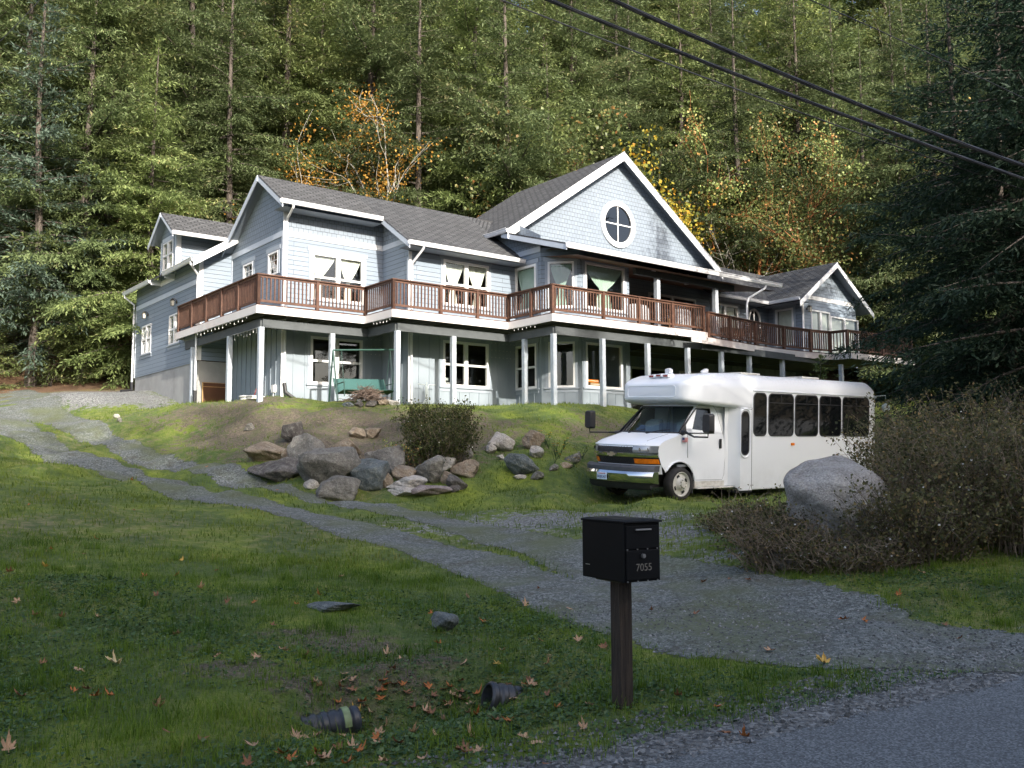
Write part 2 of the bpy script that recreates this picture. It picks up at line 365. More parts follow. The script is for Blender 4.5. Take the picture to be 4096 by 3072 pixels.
def shoulder(x, y):
    s = x*RN[0]+y*RN[1]; t = x*RD[0]+y*RD[1]
    return sstep(4.75, 4.15, s)*.95+sstep(5.6, 4.4, s)*sstep(4, 7, t)*.6

# ---- ground materials
def ground_mat():
    m = M_('grassy_ground'); t = NT(m); co = t.coord()
    def at(n): return t.n('ShaderNodeAttribute', attribute_name=n).outputs['Fac']
    n1 = t.noise(.8, 6, co, .6); n2 = t.noise(5, 6, co, .65); n3 = t.noise(38, 5, co, .7); n4 = t.noise(.25, 3, co)
    grass = t.ramp(n2, [(.25, (.035, .065, .013)), (.5, (.075, .12, .022)), (.75, (.14, .17, .036))])
    moss = t.ramp(n2, [(.3, (.10, .15, .014)), (.7, (.225, .275, .028))])
    g = t.mix(t.ramp(n1, [(.42, 0), (.62, 1)]), grass, moss)
    straw = t.ramp(n2, [(.3, (.12, .10, .05)), (.7, (.26, .22, .12))])
    g = t.mix(t.ramp(t.math('MULTIPLY', n4, n2), [(.25, 0), (.40, .6)]), g, straw)
    g = t.mix(1, g, t.ramp(n3, [(.25, .55), (.7, 1.25)]), 'MULTIPLY')
    soil = t.ramp(n3, [(.3, (.05, .038, .025)), (.55, (.13, .105, .075)), (.72, (.27, .24, .19))])
    n5 = t.noise(13, 6, co, .75); soil = t.mix(1, soil, t.ramp(n5, [(.3, (.5, .47, .42)), (.5, (1, 1, 1)), (.68, (1.5, 1.5, 1.45))]), 'MULTIPLY')
    soil = t.mix(t.ramp(t.noise(4.5, 5, co, .7), [(.48, 0), (.62, .75)]), soil, (.085, .10, .03))
    dm = t.math('ADD', at('dirt'), t.math('MULTIPLY', t.math('SUBTRACT', n2, .5), 1.6))
    g = t.mix(t.ramp(dm, [(.38, 0), (.62, 1)]), g, soil)
    v = t.n('ShaderNodeTexVoronoi'); v.inputs['Scale'].default_value = 34; t.l(co, v.inputs['Vector'])
    grav = t.mix(.75, v.outputs['Color'], (.5, .5, .5)); grav = t.n('ShaderNodeRGBToBW'); t.l(v.outputs['Color'], grav.inputs[0])
    gc = t.ramp(grav.outputs[0], [(.1, (.07, .072, .07)), (.5, (.16, .165, .16)), (.9, (.32, .33, .32))])
    gm = t.math('ADD', at('gravel'), t.math('MULTIPLY', t.math('SUBTRACT', n2, .5), 1.7))
    g = t.mix(t.ramp(gm, [(.42, 0), (.62, 1)]), g, gc)
    duff = t.ramp(n3, [(.3, (.05, .025, .012)), (.6, (.16, .09, .045)), (.8, (.30, .19, .10))])
    g = t.mix(at('duff'), g, duff)
    t.set(g, .95); t.bump(t.math('ADD', n3, t.math('MULTIPLY', n2, 2)), .8, .05)
    return m
def gravel_mat(name, cut=True):
    m = M_(name); t = NT(m); co = t.coord()
    v = t.n('ShaderNodeTexVoronoi'); v.inputs['Scale'].default_value = 30; t.l(co, v.inputs['Vector'])
    bw_ = t.n('ShaderNodeRGBToBW'); t.l(v.outputs['Color'], bw_.inputs[0])
    v2 = t.n('ShaderNodeTexVoronoi'); v2.inputs['Scale'].default_value = 80; t.l(co, v2.inputs['Vector'])
    b2 = t.n('ShaderNodeRGBToBW'); t.l(v2.outputs['Color'], b2.inputs[0])
    n2 = t.noise(3, 6, co, .65); n1 = t.noise(.7, 4, co)
    c = t.ramp(t.math('ADD', t.math('MULTIPLY', bw_.outputs[0], .5), t.math('MULTIPLY', b2.outputs[0], .5)), [(.2, (.040, .046, .042)), (.5, (.100, .112, .104)), (.8, (.235, .25, .235))])
    c = t.mix(t.ramp(n2, [(.5, 0), (.68, .7)]), c, (.06, .058, .035)); c = t.mix(t.ramp(n1, [(.46, 0), (.66, .7)]), c, (.085, .10, .035))
    t.set(c, .9); t.bump(t.math('ADD', bw_.outputs[0], b2.outputs[0]), .6, .012)
    if cut:
        a = t.n('ShaderNodeAttribute', attribute_name='m').outputs['Fac']
        e = t.noise(9, 5, co, .7); k = t.math('ADD', a, t.math('MULTIPLY', t.math('SUBTRACT', e, .5), 1.5))
        k = t.math('ADD', k, t.math('MULTIPLY', t.math('SUBTRACT', t.noise(1.6, 4, co), .5), .8))
        al = t.ramp(k, [(.38, 0), (.46, 1)]); t.l(al, t.b.inputs['Alpha'])
    return m
def asphalt_mat():
    m = M_('asphalt'); t = NT(m); co = t.coord()
    v = t.n('ShaderNodeTexVoronoi'); v.inputs['Scale'].default_value = 90; t.l(co, v.inputs['Vector'])
    bw_ = t.n('ShaderNodeRGBToBW'); t.l(v.outputs['Color'], bw_.inputs[0])
    c = t.ramp(bw_.outputs[0], [(.1, (.040, .045, .047)), (.5, (.092, .102, .107)), (.85, (.20, .217, .222))])
    n = t.noise(.9, 5, co); c = t.mix(t.ramp(n, [(.4, 0), (.8, .35)]), c, (.06, .066, .073))
    t.set(c, .8); t.bump(bw_.outputs[0], .5, .008)
    a = t.n('ShaderNodeAttribute', attribute_name='m').outputs['Fac']
    k = t.math('ADD', a, t.math('MULTIPLY', t.math('SUBTRACT', t.noise(7, 5, co, .7), .5), .9)); t.l(t.ramp(k, [(.48, 0), (.52, 1)]), t.b.inputs['Alpha'])
    return m
def axis(segs):
    o = []
    for a, b, st in segs: o += list(np.arange(a, b-1e-6, st))
    return np.array(o+[segs[-1][1]])
def gridmesh(name, xs, ys, mat, dz=0, keep=None, attrs=None):
    X, Y = np.meshgrid(xs, ys); Z = hts(X, Y)+dz; nx, ny = len(xs), len(ys)
    i = np.arange(nx*ny).reshape(ny, nx); F = np.stack([i[:-1, :-1], i[:-1, 1:], i[1:, 1:], i[1:, :-1]], -1).reshape(-1, 4)
    at = {k: f(X, Y).ravel() for k, f in (attrs or {}).items()}
    V = np.stack([X, Y, Z], -1).reshape(-1, 3)
    if keep is not None:
        kv = keep(X, Y).ravel(); F = F[kv[F].any(1)]; used = np.unique(F); mp = np.full(len(V), -1); mp[used] = np.arange(len(used)); V = V[used]; F = mp[F]; at = {k: v[used] for k, v in at.items()}
    return npmesh(name, V, F, mat, attr=at, smooth=True)
def duffm(X, Y): q = Y-.35*X; return np.maximum(sstep(42, 46, q), blob(X, Y, [(-17, 41, 4, 2.5, 0, 1), (-24, 40, 5, 2.5, 0, 1)]))*1.0
xs = axis([(-150, -40, 6), (-40, -16, .8), (-16, 16, .17), (16, 40, .8), (40, 150, 6)])
ys = axis([(-60, -4, 2), (-4, 3, .35), (3, 33, .17), (33, 60, .6), (60, 220, 5)])
ground = gridmesh('ground', xs, ys, ground_mat(), attrs={'gravel': lambda X, Y: np.maximum(blob(X, Y, PATCH), shoulder(X, Y)), 'dirt': lambda X, Y: blob(X, Y, DIRT), 'duff': duffm})
tag(ground, 'mossy grass bank and lawn rising from the road to the wooded hill', 'ground', kind='structure')
xs2 = axis([(-24, -14, .25), (-14, 14, .14)]); ys2 = axis([(4, 30, .14), (30, 44, .25)])
drv = gridmesh('driveway', xs2, ys2, gravel_mat('driveway_gravel'), .007, keep=lambda X, Y: gravelmask(X, Y) > .02, attrs={'m': gravelmask})
tag(drv, 'grey gravel driveway with two wheel tracks curving up to the house', 'driveway', kind='structure')
def roadm(X, Y): s = X*RN[0]+Y*RN[1]; return sstep(4.1, 3.7, s)*sstep(-3.3, -2.9, s)
rs = []; rt = np.arange(-60, 60, .5); rsv = np.concatenate([np.arange(-3.5, 3.2, .5), np.arange(3.2, 4.4, .1)])
Vr = np.array([[*(RD*t+RN*s), 0] for t in rt for s in rsv]); Vr[:, 2] = -1.6+.004+.008+.02*0
i_ = np.arange(len(rt)*len(rsv)).reshape(len(rt), len(rsv)); Fr = np.stack([i_[:-1, :-1], i_[1:, :-1], i_[1:, 1:], i_[:-1, 1:]], -1).reshape(-1, 4)
road = npmesh('road', Vr, Fr, asphalt_mat(), attr={'m': roadm(Vr[:, 0], Vr[:, 1])}, smooth=True)
tag(road, 'blue grey asphalt road in the near corner', 'road', kind='structure')
# ------------------------------------------------------------------ the house (local frame: x along the front, y to the back)
HA = math.atan2(HX[1], HX[0])
house = empty('house', (O[0], O[1], OZ), HA)
tag(house, 'large blue grey two storey house with white trim, three gables and a long raised deck', 'house')
HO = (0, 0, OZ)
def HB(): return MB(HO)
class Wall:
    """plane through (x0,y0); u runs along ud, n is the outward normal"""
    def __init__(s, x0, y0, ud, n): s.o = np.array([x0, y0, 0.]); s.u = np.array([*ud, 0.]); s.n = np.array([*n, 0.])
    def p(s, u, z, o=0): return s.o+s.u*u+s.n*o+np.array([0, 0, z])
FR = lambda y, x0=0: Wall(x0, y, (1, 0), (0, -1))           # faces the front, u = x
SD = lambda x: Wall(x, 0, (0, 1), (-1, 0))                  # faces left, u = y
def panel(mb, w, z0, z1, ua, ub, holes=(), o=0.):
    """wall skin between z0..z1; ua(z), ub(z) limits; rectangular holes (u0,u1,z0,z1)"""
    fa = ua if callable(ua) else (lambda z: ua); fb = ub if callable(ub) else (lambda z: ub)
    zs = {z0, z1}
    for h in holes: zs |= {min(max(h[2], z0), z1), min(max(h[3], z0), z1)}
    if callable(ua) or callable(ub): zs |= set(np.linspace(z0, z1, 2))
    zs = sorted(zs)
    for a, b in zip(zs[:-1], zs[1:]):
        if b-a < 1e-5: continue
        zm = (a+b)/2; hs = sorted(h for h in holes if h[2] < zm < h[3])
        cuts = [(fa(a), fa(b))]
        for h in hs: cuts += [(h[0], h[0]), (h[1], h[1])]
        cuts.append((fb(a), fb(b)))
        for i in range(0, len(cuts), 2):
            (l0, l1), (r0, r1) = cuts[i], cuts[i+1]
            if r0-l0 < 1e-4 and r1-l1 < 1e-4: continue
            uv = [(l0, a), (r0, a), (r1, b), (l1, b)]
            mb.add([w.p(u, z, o) for u, z in uv], [(0, 1, 2, 3)], uv)
def wbox(mb, w, u0, u1, z0, z1, o0, o1):
    mb.box((u0, o0, z0), (u1, o1, z1), lambda a, b, c: w.p(a, c, b))
class PB:
    def __init__(s, name, mat): s.name = name; s.mat = mat
    def box(s, a, b, fr=None): m = HB(); m.box(a, b, fr); m.build(s.name, MT[s.mat], house)
trimb = PB('trim_board', 'trim'); bandb = PB('shaded_trim_board', 'shadetrim')
def drape(w, u0, u1, z0, z1, tie, o=-.10, gather=.28, side=None):
    """curtain gathered at height tie: wide at the top, a waist, a little wider below"""
    nu, nz = 28, 22; V = []; uv = []; c = (u0+u1)/2 if side is None else side; W_ = (u1-u0)/2
    for j in range(nz+1):
        z = z1+(z0-z1)*j/nz
        if z > tie: k = (z-tie)/(z1-tie); wd = gather*.45+(1-gather*.45)*min(1, k*1.15)**.75
        else: k = (tie-z)/(tie-z0+1e-6); wd = gather*.45+gather*.55*min(1, k*1.4)
        cc = c*(1-min(1, max(0, (z-tie)/(z1-tie))))+(u0+u1)/2*min(1, max(0, (z-tie)/(z1-tie)))
        for i in range(nu+1):
            t = i/nu*2-1; V.append(w.p(cc+t*W_*wd, z, o+.03*math.sin(i*2.3)*(.4+wd))); uv.append((t, z))
    V = [v-np.array(HO) for v in V]
    i = np.arange((nu+1)*(nz+1)).reshape(nz+1, nu+1); F = np.stack([i[:-1, :-1], i[:-1, 1:], i[1:, 1:], i[1:, :-1]], -1).reshape(-1, 4)
    return np.array(V), F
def sheetc(w, u0, u1, z0, z1, o=-.10):
    nu = 40; V = []; 
    for z in (z1, z0):
        for i in range(nu+1): V.append(w.p(u0+(u1-u0)*i/nu, z, o+.02*math.sin(i*2.1))-np.array(HO))
    F = np.array([[i, i+1, nu+2+i, nu+1+i] for i in range(nu)]); return np.array(V), F
def window(w, u0, u1, z0, z1, kind='single', rail=None, fw=.085, curt=None, casing=True, grid=None, sill=True, label=None, cm='curtain', pane='glass', head=True):
    """white framed window set in a hole of the same outline; returns the hole"""
    b = HB(); D0, D1 = -.07, .028
    um = (u0+u1)/2
    for a in ((u0, u0+fw, z0, z1), (u1-fw, u1, z0, z1), (u0+fw, u1-fw, z1-fw, z1), (u0+fw, u1-fw, z0, z0+fw)): wbox(b, w, a[0], a[1], a[2], a[3], D0, D1)
    cells = [(u0+fw, u1-fw)]
    if kind == 'double':
        mw = .075; wbox(b, w, um-mw, um+mw, z0+fw, z1-fw, D0, D1-.002); cells = [(u0+fw, um-mw), (um+mw, u1-fw)]
    if rail:
        for c in cells: wbox(b, w, c[0], c[1], rail-.035, rail+.035, D0+.01, D1-.006)
    if grid:
        for c in cells:
            for k in range(1, grid[0]): u = c[0]+(c[1]-c[0])*k/grid[0]; wbox(b, w, u-.009, u+.009, z0+fw, z1-fw, -.035, -.015)
            for k in range(1, grid[1]): z = z0+fw+(z1-z0-2*fw)*k/grid[1]; wbox(b, w, c[0], c[1], z-.009, z+.009, -.034, -.016)
    o = b.build('window', MT['vinyl'], house)
    if label: o['label'] = label
    g = HB()
    for c in cells: g.add([w.p(c[0], z0+fw, -.03), w.p(c[1], z0+fw, -.03), w.p(c[1], z1-fw, -.03), w.p(c[0], z1-fw, -.03)], [(0, 1, 2, 3)])
    g.build('pane', MT[pane], o)
    if curt:
        for i, c in enumerate(cells):
            if curt == 'sheet': V, F = sheetc(w, c[0]+.03, c[1]-.03, z0+fw, z1-fw)
            else: V, F = drape(w, c[0]+.02, c[1]-.02, z0+fw, z1-fw-.01, curt[0], gather=curt[1], side=None if curt[2] is None else c[0]+(c[1]-c[0])*curt[2][i])
            npmesh('curtain', V, F, MT[cm], o, smooth=True)
    casb = HB()
    if casing:
        cw = .10
        wbox(casb, w, u0-cw, u0-.001, z0, z1+.02, .0, .02); wbox(casb, w, u1+.001, u1+cw, z0, z1+.02, .0, .02)
        if head: wbox(casb, w, u0-cw-.05, u1+cw+.05, z1+.022, z1+.17, 0, .026)
    if sill: wbox(casb, w, u0-.14, u1+.14, z0-.05, z0-.004, 0, .06); wbox(casb, w, u0-.10, u1+.10, z0-.16, z0-.052, 0, .018)
    if casb.v: casb.build('casing', MT['casing'], o)
    return (u0, u1, z0, z1)
ZL, ZT = 4.62, 7.42          # lap siding between these, band above
PIT = .655; RY, RZ = 2.75, 9.70
mainz = lambda y: RZ-PIT*abs(y-RY)
# --- left part, wall 1
W1, W2, WB = FR(1.42), FR(-.30), FR(-2.69)
L1 = SD(1.44)
h1 = [window(W1, 2.43, 4.35, 5.46, 7.03, 'double', 6.22, curt=(6.22, .36, (.28, .44)), label='double window with cream tied curtains on the left front wall')]
h2 = [window(W2, 6.46, 8.38, 5.46, 7.03, 'double', 6.2, curt=(6.12, .42, (.46, .55)), label='double window with cream tied curtains above the middle of the deck')]
hL = [window(L1, 1.78, 2.57, 6.25, 7.02, grid=(2, 3), fw=.06, sill=False), window(L1, 3.85, 4.70, 6.25, 7.02, grid=(2, 3), fw=.06, sill=False)]
def wl(name, mat, fn): b = HB(); fn(b); return b.build(name, mat, house)
lap = HB(); shk = HB()
panel(lap, W1, ZL, ZT, 1.44, 5.10, h1); panel(shk, W1, ZT, 8.62, 1.44, 5.10)
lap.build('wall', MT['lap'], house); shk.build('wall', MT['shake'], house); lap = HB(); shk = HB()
panel(lap, L1, ZL, 7.42, 1.42, 5.82, hL)
panel(shk, L1, 7.42, 9.68, lambda z: max(1.42, RY-(RZ-z)/PIT) if z > 8.83 else 1.42, lambda z: 5.82 if z < 7.5 else RY+(RZ-z)/PIT)
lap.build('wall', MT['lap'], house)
# the gable skin is a polygon in two bands
shk = HB()
pg = [(1.42, 7.42), (5.82, 7.42), (5.82, mainz(5.82)), (RY, RZ), (1.42, mainz(1.42))]
shk.add([L1.p(u, z) for u, z in pg], [tuple(range(5))], pg); shk.build('gable_wall', MT['shake'], house)
# step wall between 1 and 2
S2 = SD(5.10); lap = HB(); shk = HB()
panel(lap, S2, ZL, ZT, -.30, 1.42); pg = [(-.30, ZT), (1.42, ZT), (1.42, mainz(1.42)), (-.30, mainz(-.30))]
shk.add([S2.p(u, z) for u, z in pg], [(0, 1, 2, 3)], pg); panel(lap, W2, ZL, 7.62, 5.10, 9.60, h2)
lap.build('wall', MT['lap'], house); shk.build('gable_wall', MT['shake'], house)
# corner block with the bay
S3 = SD(9.60); AL = math.sqrt(.97**2*2); WA = Wall(9.60, -1.72, (.7071, -.7071), (-.7071, -.7071))
hS3 = [window(S3, -1.47, -.26, 5.46, 7.09, curt=(6.0, .9, (.5,)), cm='curtaing')]
hA = [window(WA, .24, 1.16, 5.46, 7.09, curt=(6.15, .5, (.5,)), cm='curtaing', fw=.07)]
hB = [window(WB, 10.78, 12.73, 5.46, 7.10, curt=(6.25, .42, (.5,)), cm='curtaing', fw=.08, label='wide window with a pale green tied curtain beside the covered porch')]
lap = HB(); shk = HB()
panel(lap, S3, ZL, 7.48, -1.72, 1.2, hS3); panel(lap, WA, ZL, 7.60, 0, AL, hA); panel(lap, WB, ZL, 7.60, 10.57, 12.96, hB)
panel(lap, SD(12.96), ZL, 7.60, -2.69, -.30)
pg = [(-1.72, 7.48), (3.5, 7.48), (3.5, 8.75), (-.35, 8.75), (-1.72, 8.05)]
shk.add([S3.p(u, z) for u, z in pg], [tuple(range(5))], pg)
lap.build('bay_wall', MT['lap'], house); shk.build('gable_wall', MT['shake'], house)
# --- right part
W4 = FR(-.30); S5 = SD(24.45); W5 = FR(-2.10)
hs4 = [window(W4, 16.5, 19.4, 4.95, 7.03, 'double', None, sill=False, casing=False, label='dark sliding door at the back of the covered porch'),
       window(W4, 20.47, 22.22, 5.5, 7.03, 'double', None, curt='sheet')]
hs5 = [window(S5, -1.64, -.69, 5.35, 7.03, curt='sheet')]
hs6 = [window(W5, 25.10, 26.58, 4.80, 6.95, 'double', None, fw=.07, sill=False, curt='sheet', label='white french doors with pale curtains in the right gable', casing=False),
       window(W5, 26.62, 28.9, 4.80, 6.80, 'double', None, fw=.07, sill=False, curt='sheet', casing=False)]
lap = HB(); shk = HB()
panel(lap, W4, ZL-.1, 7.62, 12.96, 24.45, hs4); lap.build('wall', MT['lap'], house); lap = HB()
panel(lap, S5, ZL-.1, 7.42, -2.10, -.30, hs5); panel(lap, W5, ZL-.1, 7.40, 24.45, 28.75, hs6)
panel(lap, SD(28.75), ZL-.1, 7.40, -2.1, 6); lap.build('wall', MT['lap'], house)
GX, GZ, GP = 26.55, 9.22, .70
pg = [(24.45, 7.40), (28.75, 7.40), (28.75, GZ-GP*2.2), (GX, GZ-.02), (24.45, GZ-GP*2.1)]
shk.add([W5.p(u, z) for u, z in pg], [tuple(range(5))], pg); shk.build('gable_wall', MT['shake'], house)
# arched little window right of the post
b = HB(); c = (23.36, 6.55)
def ring(mb, w, cu, cz, ru, rz, wd, o0, o1, n=40):
    for i in range(n):
        a, a2 = 2*math.pi*i/n, 2*math.pi*(i+1)/n
        q = [(cu+ru*math.cos(t), cz+rz*math.sin(t)) for t in (a, a2)]; p = [(cu+(ru+wd)*math.cos(t), cz+(rz+wd)*math.sin(t)) for t in (a, a2)]
        vs = [w.p(*q[0], o1), w.p(*q[1], o1), w.p(*p[1], o1), w.p(*p[0], o1), w.p(*q[0], o0), w.p(*q[1], o0), w.p(*p[1], o0), w.p(*p[0], o0)]
        mb.add(vs, [(0, 1, 2, 3), (0, 4, 5, 1), (3, 2, 6, 7)])
def roundwin(w, cu, cz, ru, rz, wd, label, bar=.02, o=.03):
    b = HB(); ring(b, w, cu, cz, ru, rz, wd, 0, o+.03)
    wbox(b, w, cu-bar, cu+bar, cz-rz, cz+rz, .008, .024); wbox(b, w, cu-ru, cu+ru, cz-bar, cz+bar, .009, .025)
    f = b.build('round_window', MT['vinyl'], house, smooth=True); f['label'] = label
    g = HB(); n = 40; g.add([w.p(cu+ru*math.cos(2*math.pi*i/n), cz+rz*math.sin(2*math.pi*i/n), .005) for i in range(n)], [tuple(range(n))]); g.build('pane', MT['winddark'], f)
mdk = glass_mat('dark_window_glass', (.04, .045, .03)); MT['winddark'] = mdk
roundwin(W4, 23.36, 6.45, .36, .52, .08, 'small oval window with white frame on the right back wall')
# --- big gable over the porch
WG = FR(-.10); CX, CZ, BP = 15.02, 12.46, .685
sg = HB(); hz = 8.30
pg = [(9.70, hz), (20.45, hz), (20.45, CZ-BP*5.43), (CX, CZ-.05), (9.70, CZ-BP*5.32)]
sg.add([WG.p(u, z) for u, z in pg], [tuple(range(5))], pg); o_ = sg.build('gable_wall', MT['shake'], house); o_['label'] = 'wide shingled gable wall with the round window'
roundwin(WG, 15.0, 9.64, .745, .745, .21, 'large round window with a cross bar in the big gable', .022)
sg = HB(); panel(sg, SD(20.45), 7.3, 8.8, -.1, 6.3); panel(sg, Wall(20.45, 0, (0, 1), (1, 0)), 6.8, 8.8, -.1, 6.3, o=.01); sg.build('wall', MT['lap'], house)
# --- roofs: slabs with a rough edge, white boards along rakes and eaves
def slab(quad, t=.06, name='roof', up=(0, 0, 1), uvax=None):
    q = [np.array(p, float) for p in quad]; e = q[1]-q[0]; e /= np.linalg.norm(e); nrm = np.cross(q[1]-q[0], q[2]-q[0]); nrm /= np.linalg.norm(nrm)
    if nrm[2] < 0: nrm = -nrm
    s_ = np.cross(nrm, e); b = HB(); n = len(q)
    uv = [((p-q[0]) @ e, (p-q[0]) @ s_) for p in q]
    b.add(q, [tuple(range(n))], uv); low = [p-np.array([0, 0, t]) for p in q]
    b.cm = 1; b.add(q+low, [(k, (k+1) % n, n+(k+1) % n, n+k) for k in range(n)])
    b.cm = 2; b.add(low, [tuple(range(n))[::-1]])
    return b.build(name, [MT['roof'], MT['roofedge'], MT['soffit']], house)
def fboard(mb, a, b, h=.20, t=.03, drop=.03):
    a = np.array(a, float); b = np.array(b, float); z = np.array([0, 0, 1.]); a = a-z*drop; b = b-z*drop
    d = b-a; s = np.cross(d, z); s /= np.linalg.norm(s); mb.add([a, b, b-z*h, a-z*h, a+s*t, b+s*t, b-z*h+s*t, a-z*h+s*t], [(0, 1, 2, 3), (4, 7, 6, 5), (0, 4, 5, 1), (1, 5, 6, 2), (2, 6, 7, 3), (3, 7, 4, 0)])
def gutter(a, b, out, h=.13, wd=.12, label=None):
    """K profile gutter hung on the eave, 'out' points away from the wall"""
    a = np.array(a, float); b = np.array(b, float); o = np.array([*out, 0.]); z = np.array([0, 0, 1.])
    pr = [(0, 0), (0, -h), (wd*.55, -h), (wd*.8, -h*.55), (wd*.8, -h*.25), (wd, -h*.12), (wd, 0), (wd-.012, 0), (wd-.012, -h*.1), (.012, -h*.8), (.012, 0)]
    mb = HB(); mb.loft([[p+o*x+z*y for x, y in pr] for p in (a, b)]); g = mb.build('gutter', MT['gutter'], house); return g
EY = -.92; EZ = mainz(-.92)
TX = 10.6
slab([(1.08, .82, mainz(.82)), (4.70, .82, mainz(.82)), (4.70, RY, RZ), (1.08, RY, RZ)])
slab([(4.70, EY, EZ), (9.40, EY, EZ), (9.60, -.4, mainz(-.4)), (9.60, RY, RZ), (4.70, RY, RZ)])
slab([(9.60, 1.3, mainz(1.3)), (10.9, RY+.1, RZ), (9.60, RY, RZ)])
slab([(1.08, RY, RZ), (28.6, RY, RZ), (28.6, 6.2, mainz(6.2)), (1.08, 6.2, mainz(6.2))])
slab([(19.5, EY, EZ), (28.6, EY, EZ), (28.6, RY, RZ), (19.5, RY, RZ)])
# big gable roof
FYB = -.52
slab([(9.12, FYB, CZ+.06-BP*5.9), (9.12, 6.43, CZ+.06-BP*5.9), (CX, 6.43, CZ+.06), (CX, FYB, CZ+.06)], .07)
slab([(20.95, FYB, CZ+.06-BP*5.93), (20.95, 6.43, CZ+.06-BP*5.93), (CX, 6.43, CZ+.06), (CX, FYB, CZ+.06)], .07)
# right gable roof
slab([(23.62, -2.6, GZ-GP*(GX-23.62)), (23.62, .2, GZ-GP*(GX-23.62)), (GX, 2.3, GZ), (GX, -2.6, GZ)])
slab([(29.47, -2.6, GZ-GP*(29.47-GX)), (29.47, 3.2, GZ-GP*(29.47-GX)), (GX, 3.2, GZ), (GX, -2.6, GZ)])
# left wing roof and dormer roof
WX = .28; wz = lambda x: 7.20+.66*(x+.12)
slab([(-.12, 5.28, 7.2), (-.12, 13.5, 7.2), (4.2, 13.5, wz(4.2)), (4.2, 5.28, wz(4.2))])
slab([(4.2, 5.28, wz(4.2)), (4.2, 13.5, wz(4.2)), (8.5, 13.5, 7.2), (8.5, 5.28, 7.2)])
DY, DZ = 9.18, 9.66; 
slab([(-.08, 7.75, 8.66), (3.2, 7.75, 8.66), (3.2, DY, DZ), (-.08, DY, DZ)]); slab([(-.08, 10.55, 8.70), (3.2, 10.55, 8.70), (3.2, DY, DZ), (-.08, DY, DZ)])
# porch roof: shallow slope out over the deck
PZ0, PZ1, PY = 8.44, 7.34, -3.62
po = slab([(9.10, PY, PZ1), (20.68, PY, PZ1), (20.68, -.10, PZ0), (9.10, -.10, PZ0)]); po['label'] = 'low pitched porch roof under the big gable'
# ceiling of the porch in brown boards with recessed lights
cb = HB(); cb.add([(9.66, PY+.1, PZ1-.30), (20.6, PY+.1, PZ1-.30), (20.6, -.31, PZ1+.15), (9.66, -.31, PZ1+.15)], [(0, 1, 2, 3)])
ceil = cb.build('porch_ceiling', MT['cedar'], house)
for x, y in ((13.9, -3.0), (15.9, -2.8), (17.6, -2.6), (13.8, -1.5), (17.6, -1.4)):
    rl = HB(); zc = PZ1-.31+.45*(y-PY-.1)/(3.21); rl.tube([(x, y, zc-.012), (x, y, zc)], .11, 20); rl.build('ceiling_light', MT['trim'], ceil)
# rake and eave boards
rk = HB()
def rake(mb, x, ya, za, yb, zb, h=.20): fboard(mb, (x, ya, za), (x, yb, zb), h, .03)
rk = HB(); rake(rk, 1.08, .76, mainz(.76), RY, RZ+.01); rake(rk, 1.08, 6.26, mainz(6.26), RY, RZ+.01); rk.build('rake_board', MT['shadetrim'], house)
rk = HB(); rake(rk, 4.70, EY-.04, EZ-.02, .86, mainz(.86)); rk.build('rake_board', MT['shadetrim'], house)
rk = HB(); fboard(rk, (9.06, FYB, CZ+.06-BP*5.96), (CX, FYB, CZ+.08), .36, .03, .0); fboard(rk, (21.0, FYB, CZ+.06-BP*5.98), (CX, FYB, CZ+.08), .36, .03, .0); rk.build('rake_board', MT['trim'], house)
rk = HB(); fboard(rk, (23.56, -2.6, GZ-GP*(GX-23.56)), (GX, -2.6, GZ+.02), .24, .03); fboard(rk, (29.5, -2.6, GZ-GP*(29.5-GX)), (GX, -2.6, GZ+.02), .24, .03); rk.build('rake_board', MT['trim'], house)
rk = HB(); rk.box((-.16, 5.24, 0), (.0, 5.27, 0)) if 0 else None
fboard(rk, (-.14, 5.27, 7.2), (2.4, 5.27, wz(2.4)), .30, .03, .0); rk.build('rake_board', MT['trim'], house)
rk = HB(); rake(rk, -.08, 7.72, 8.64, DY, DZ+.01, .16); rake(rk, -.08, 10.60, 8.66, DY, DZ+.01, .16); rk.build('rake_board', MT['shadetrim'], house)
rk = HB(); fboard(rk, (9.10, PY-.02, PZ1-.01), (9.10, -.10, PZ0), .20, .03); rk.build('rake_board', MT['shadetrim'], house)
# gutters
gutter((1.02, .80, mainz(.80)+.0), (4.70, .80, mainz(.80)), (0, -1)); gutter((4.66, EY-.01, EZ), (9.50, EY-.01, EZ), (0, -1))
gutter((9.08, PY-.01, PZ1+.0), (20.75, PY-.01, PZ1), (0, -1), .17)
gutter((9.10, FYB, 8.48), (9.10, 1.32, 8.48), (-1, 0), .15); 
gutter((-.12, 5.24, 7.2), (-.12, 8.42, 7.2), (-1, 0)); gutter((-.12, 10.05, 7.2), (-.12, 13.5, 7.2), (-1, 0))
gutter((-.1, 7.74, 8.66), (3.2, 7.74, 8.66), (0, -1), .13)
gutter((20.1, EY-.01, EZ), (23.62, EY-.01, EZ), (0, -1)); gutter((23.62, EY, EZ), (23.62, -2.58, EZ), (-1, 0), .13)
fb = HB(); fboard(fb, (.26, 8.44, 7.2), (.26, 10.03, 7.2), .2, .02); fb.box((-.11, 8.40, 7.0), (.28, 8.44, 7.2)); fb.box((-.11, 10.03, 7.0), (.28, 10.07, 7.2)); fb.build('eave_return', MT['trim'], house)
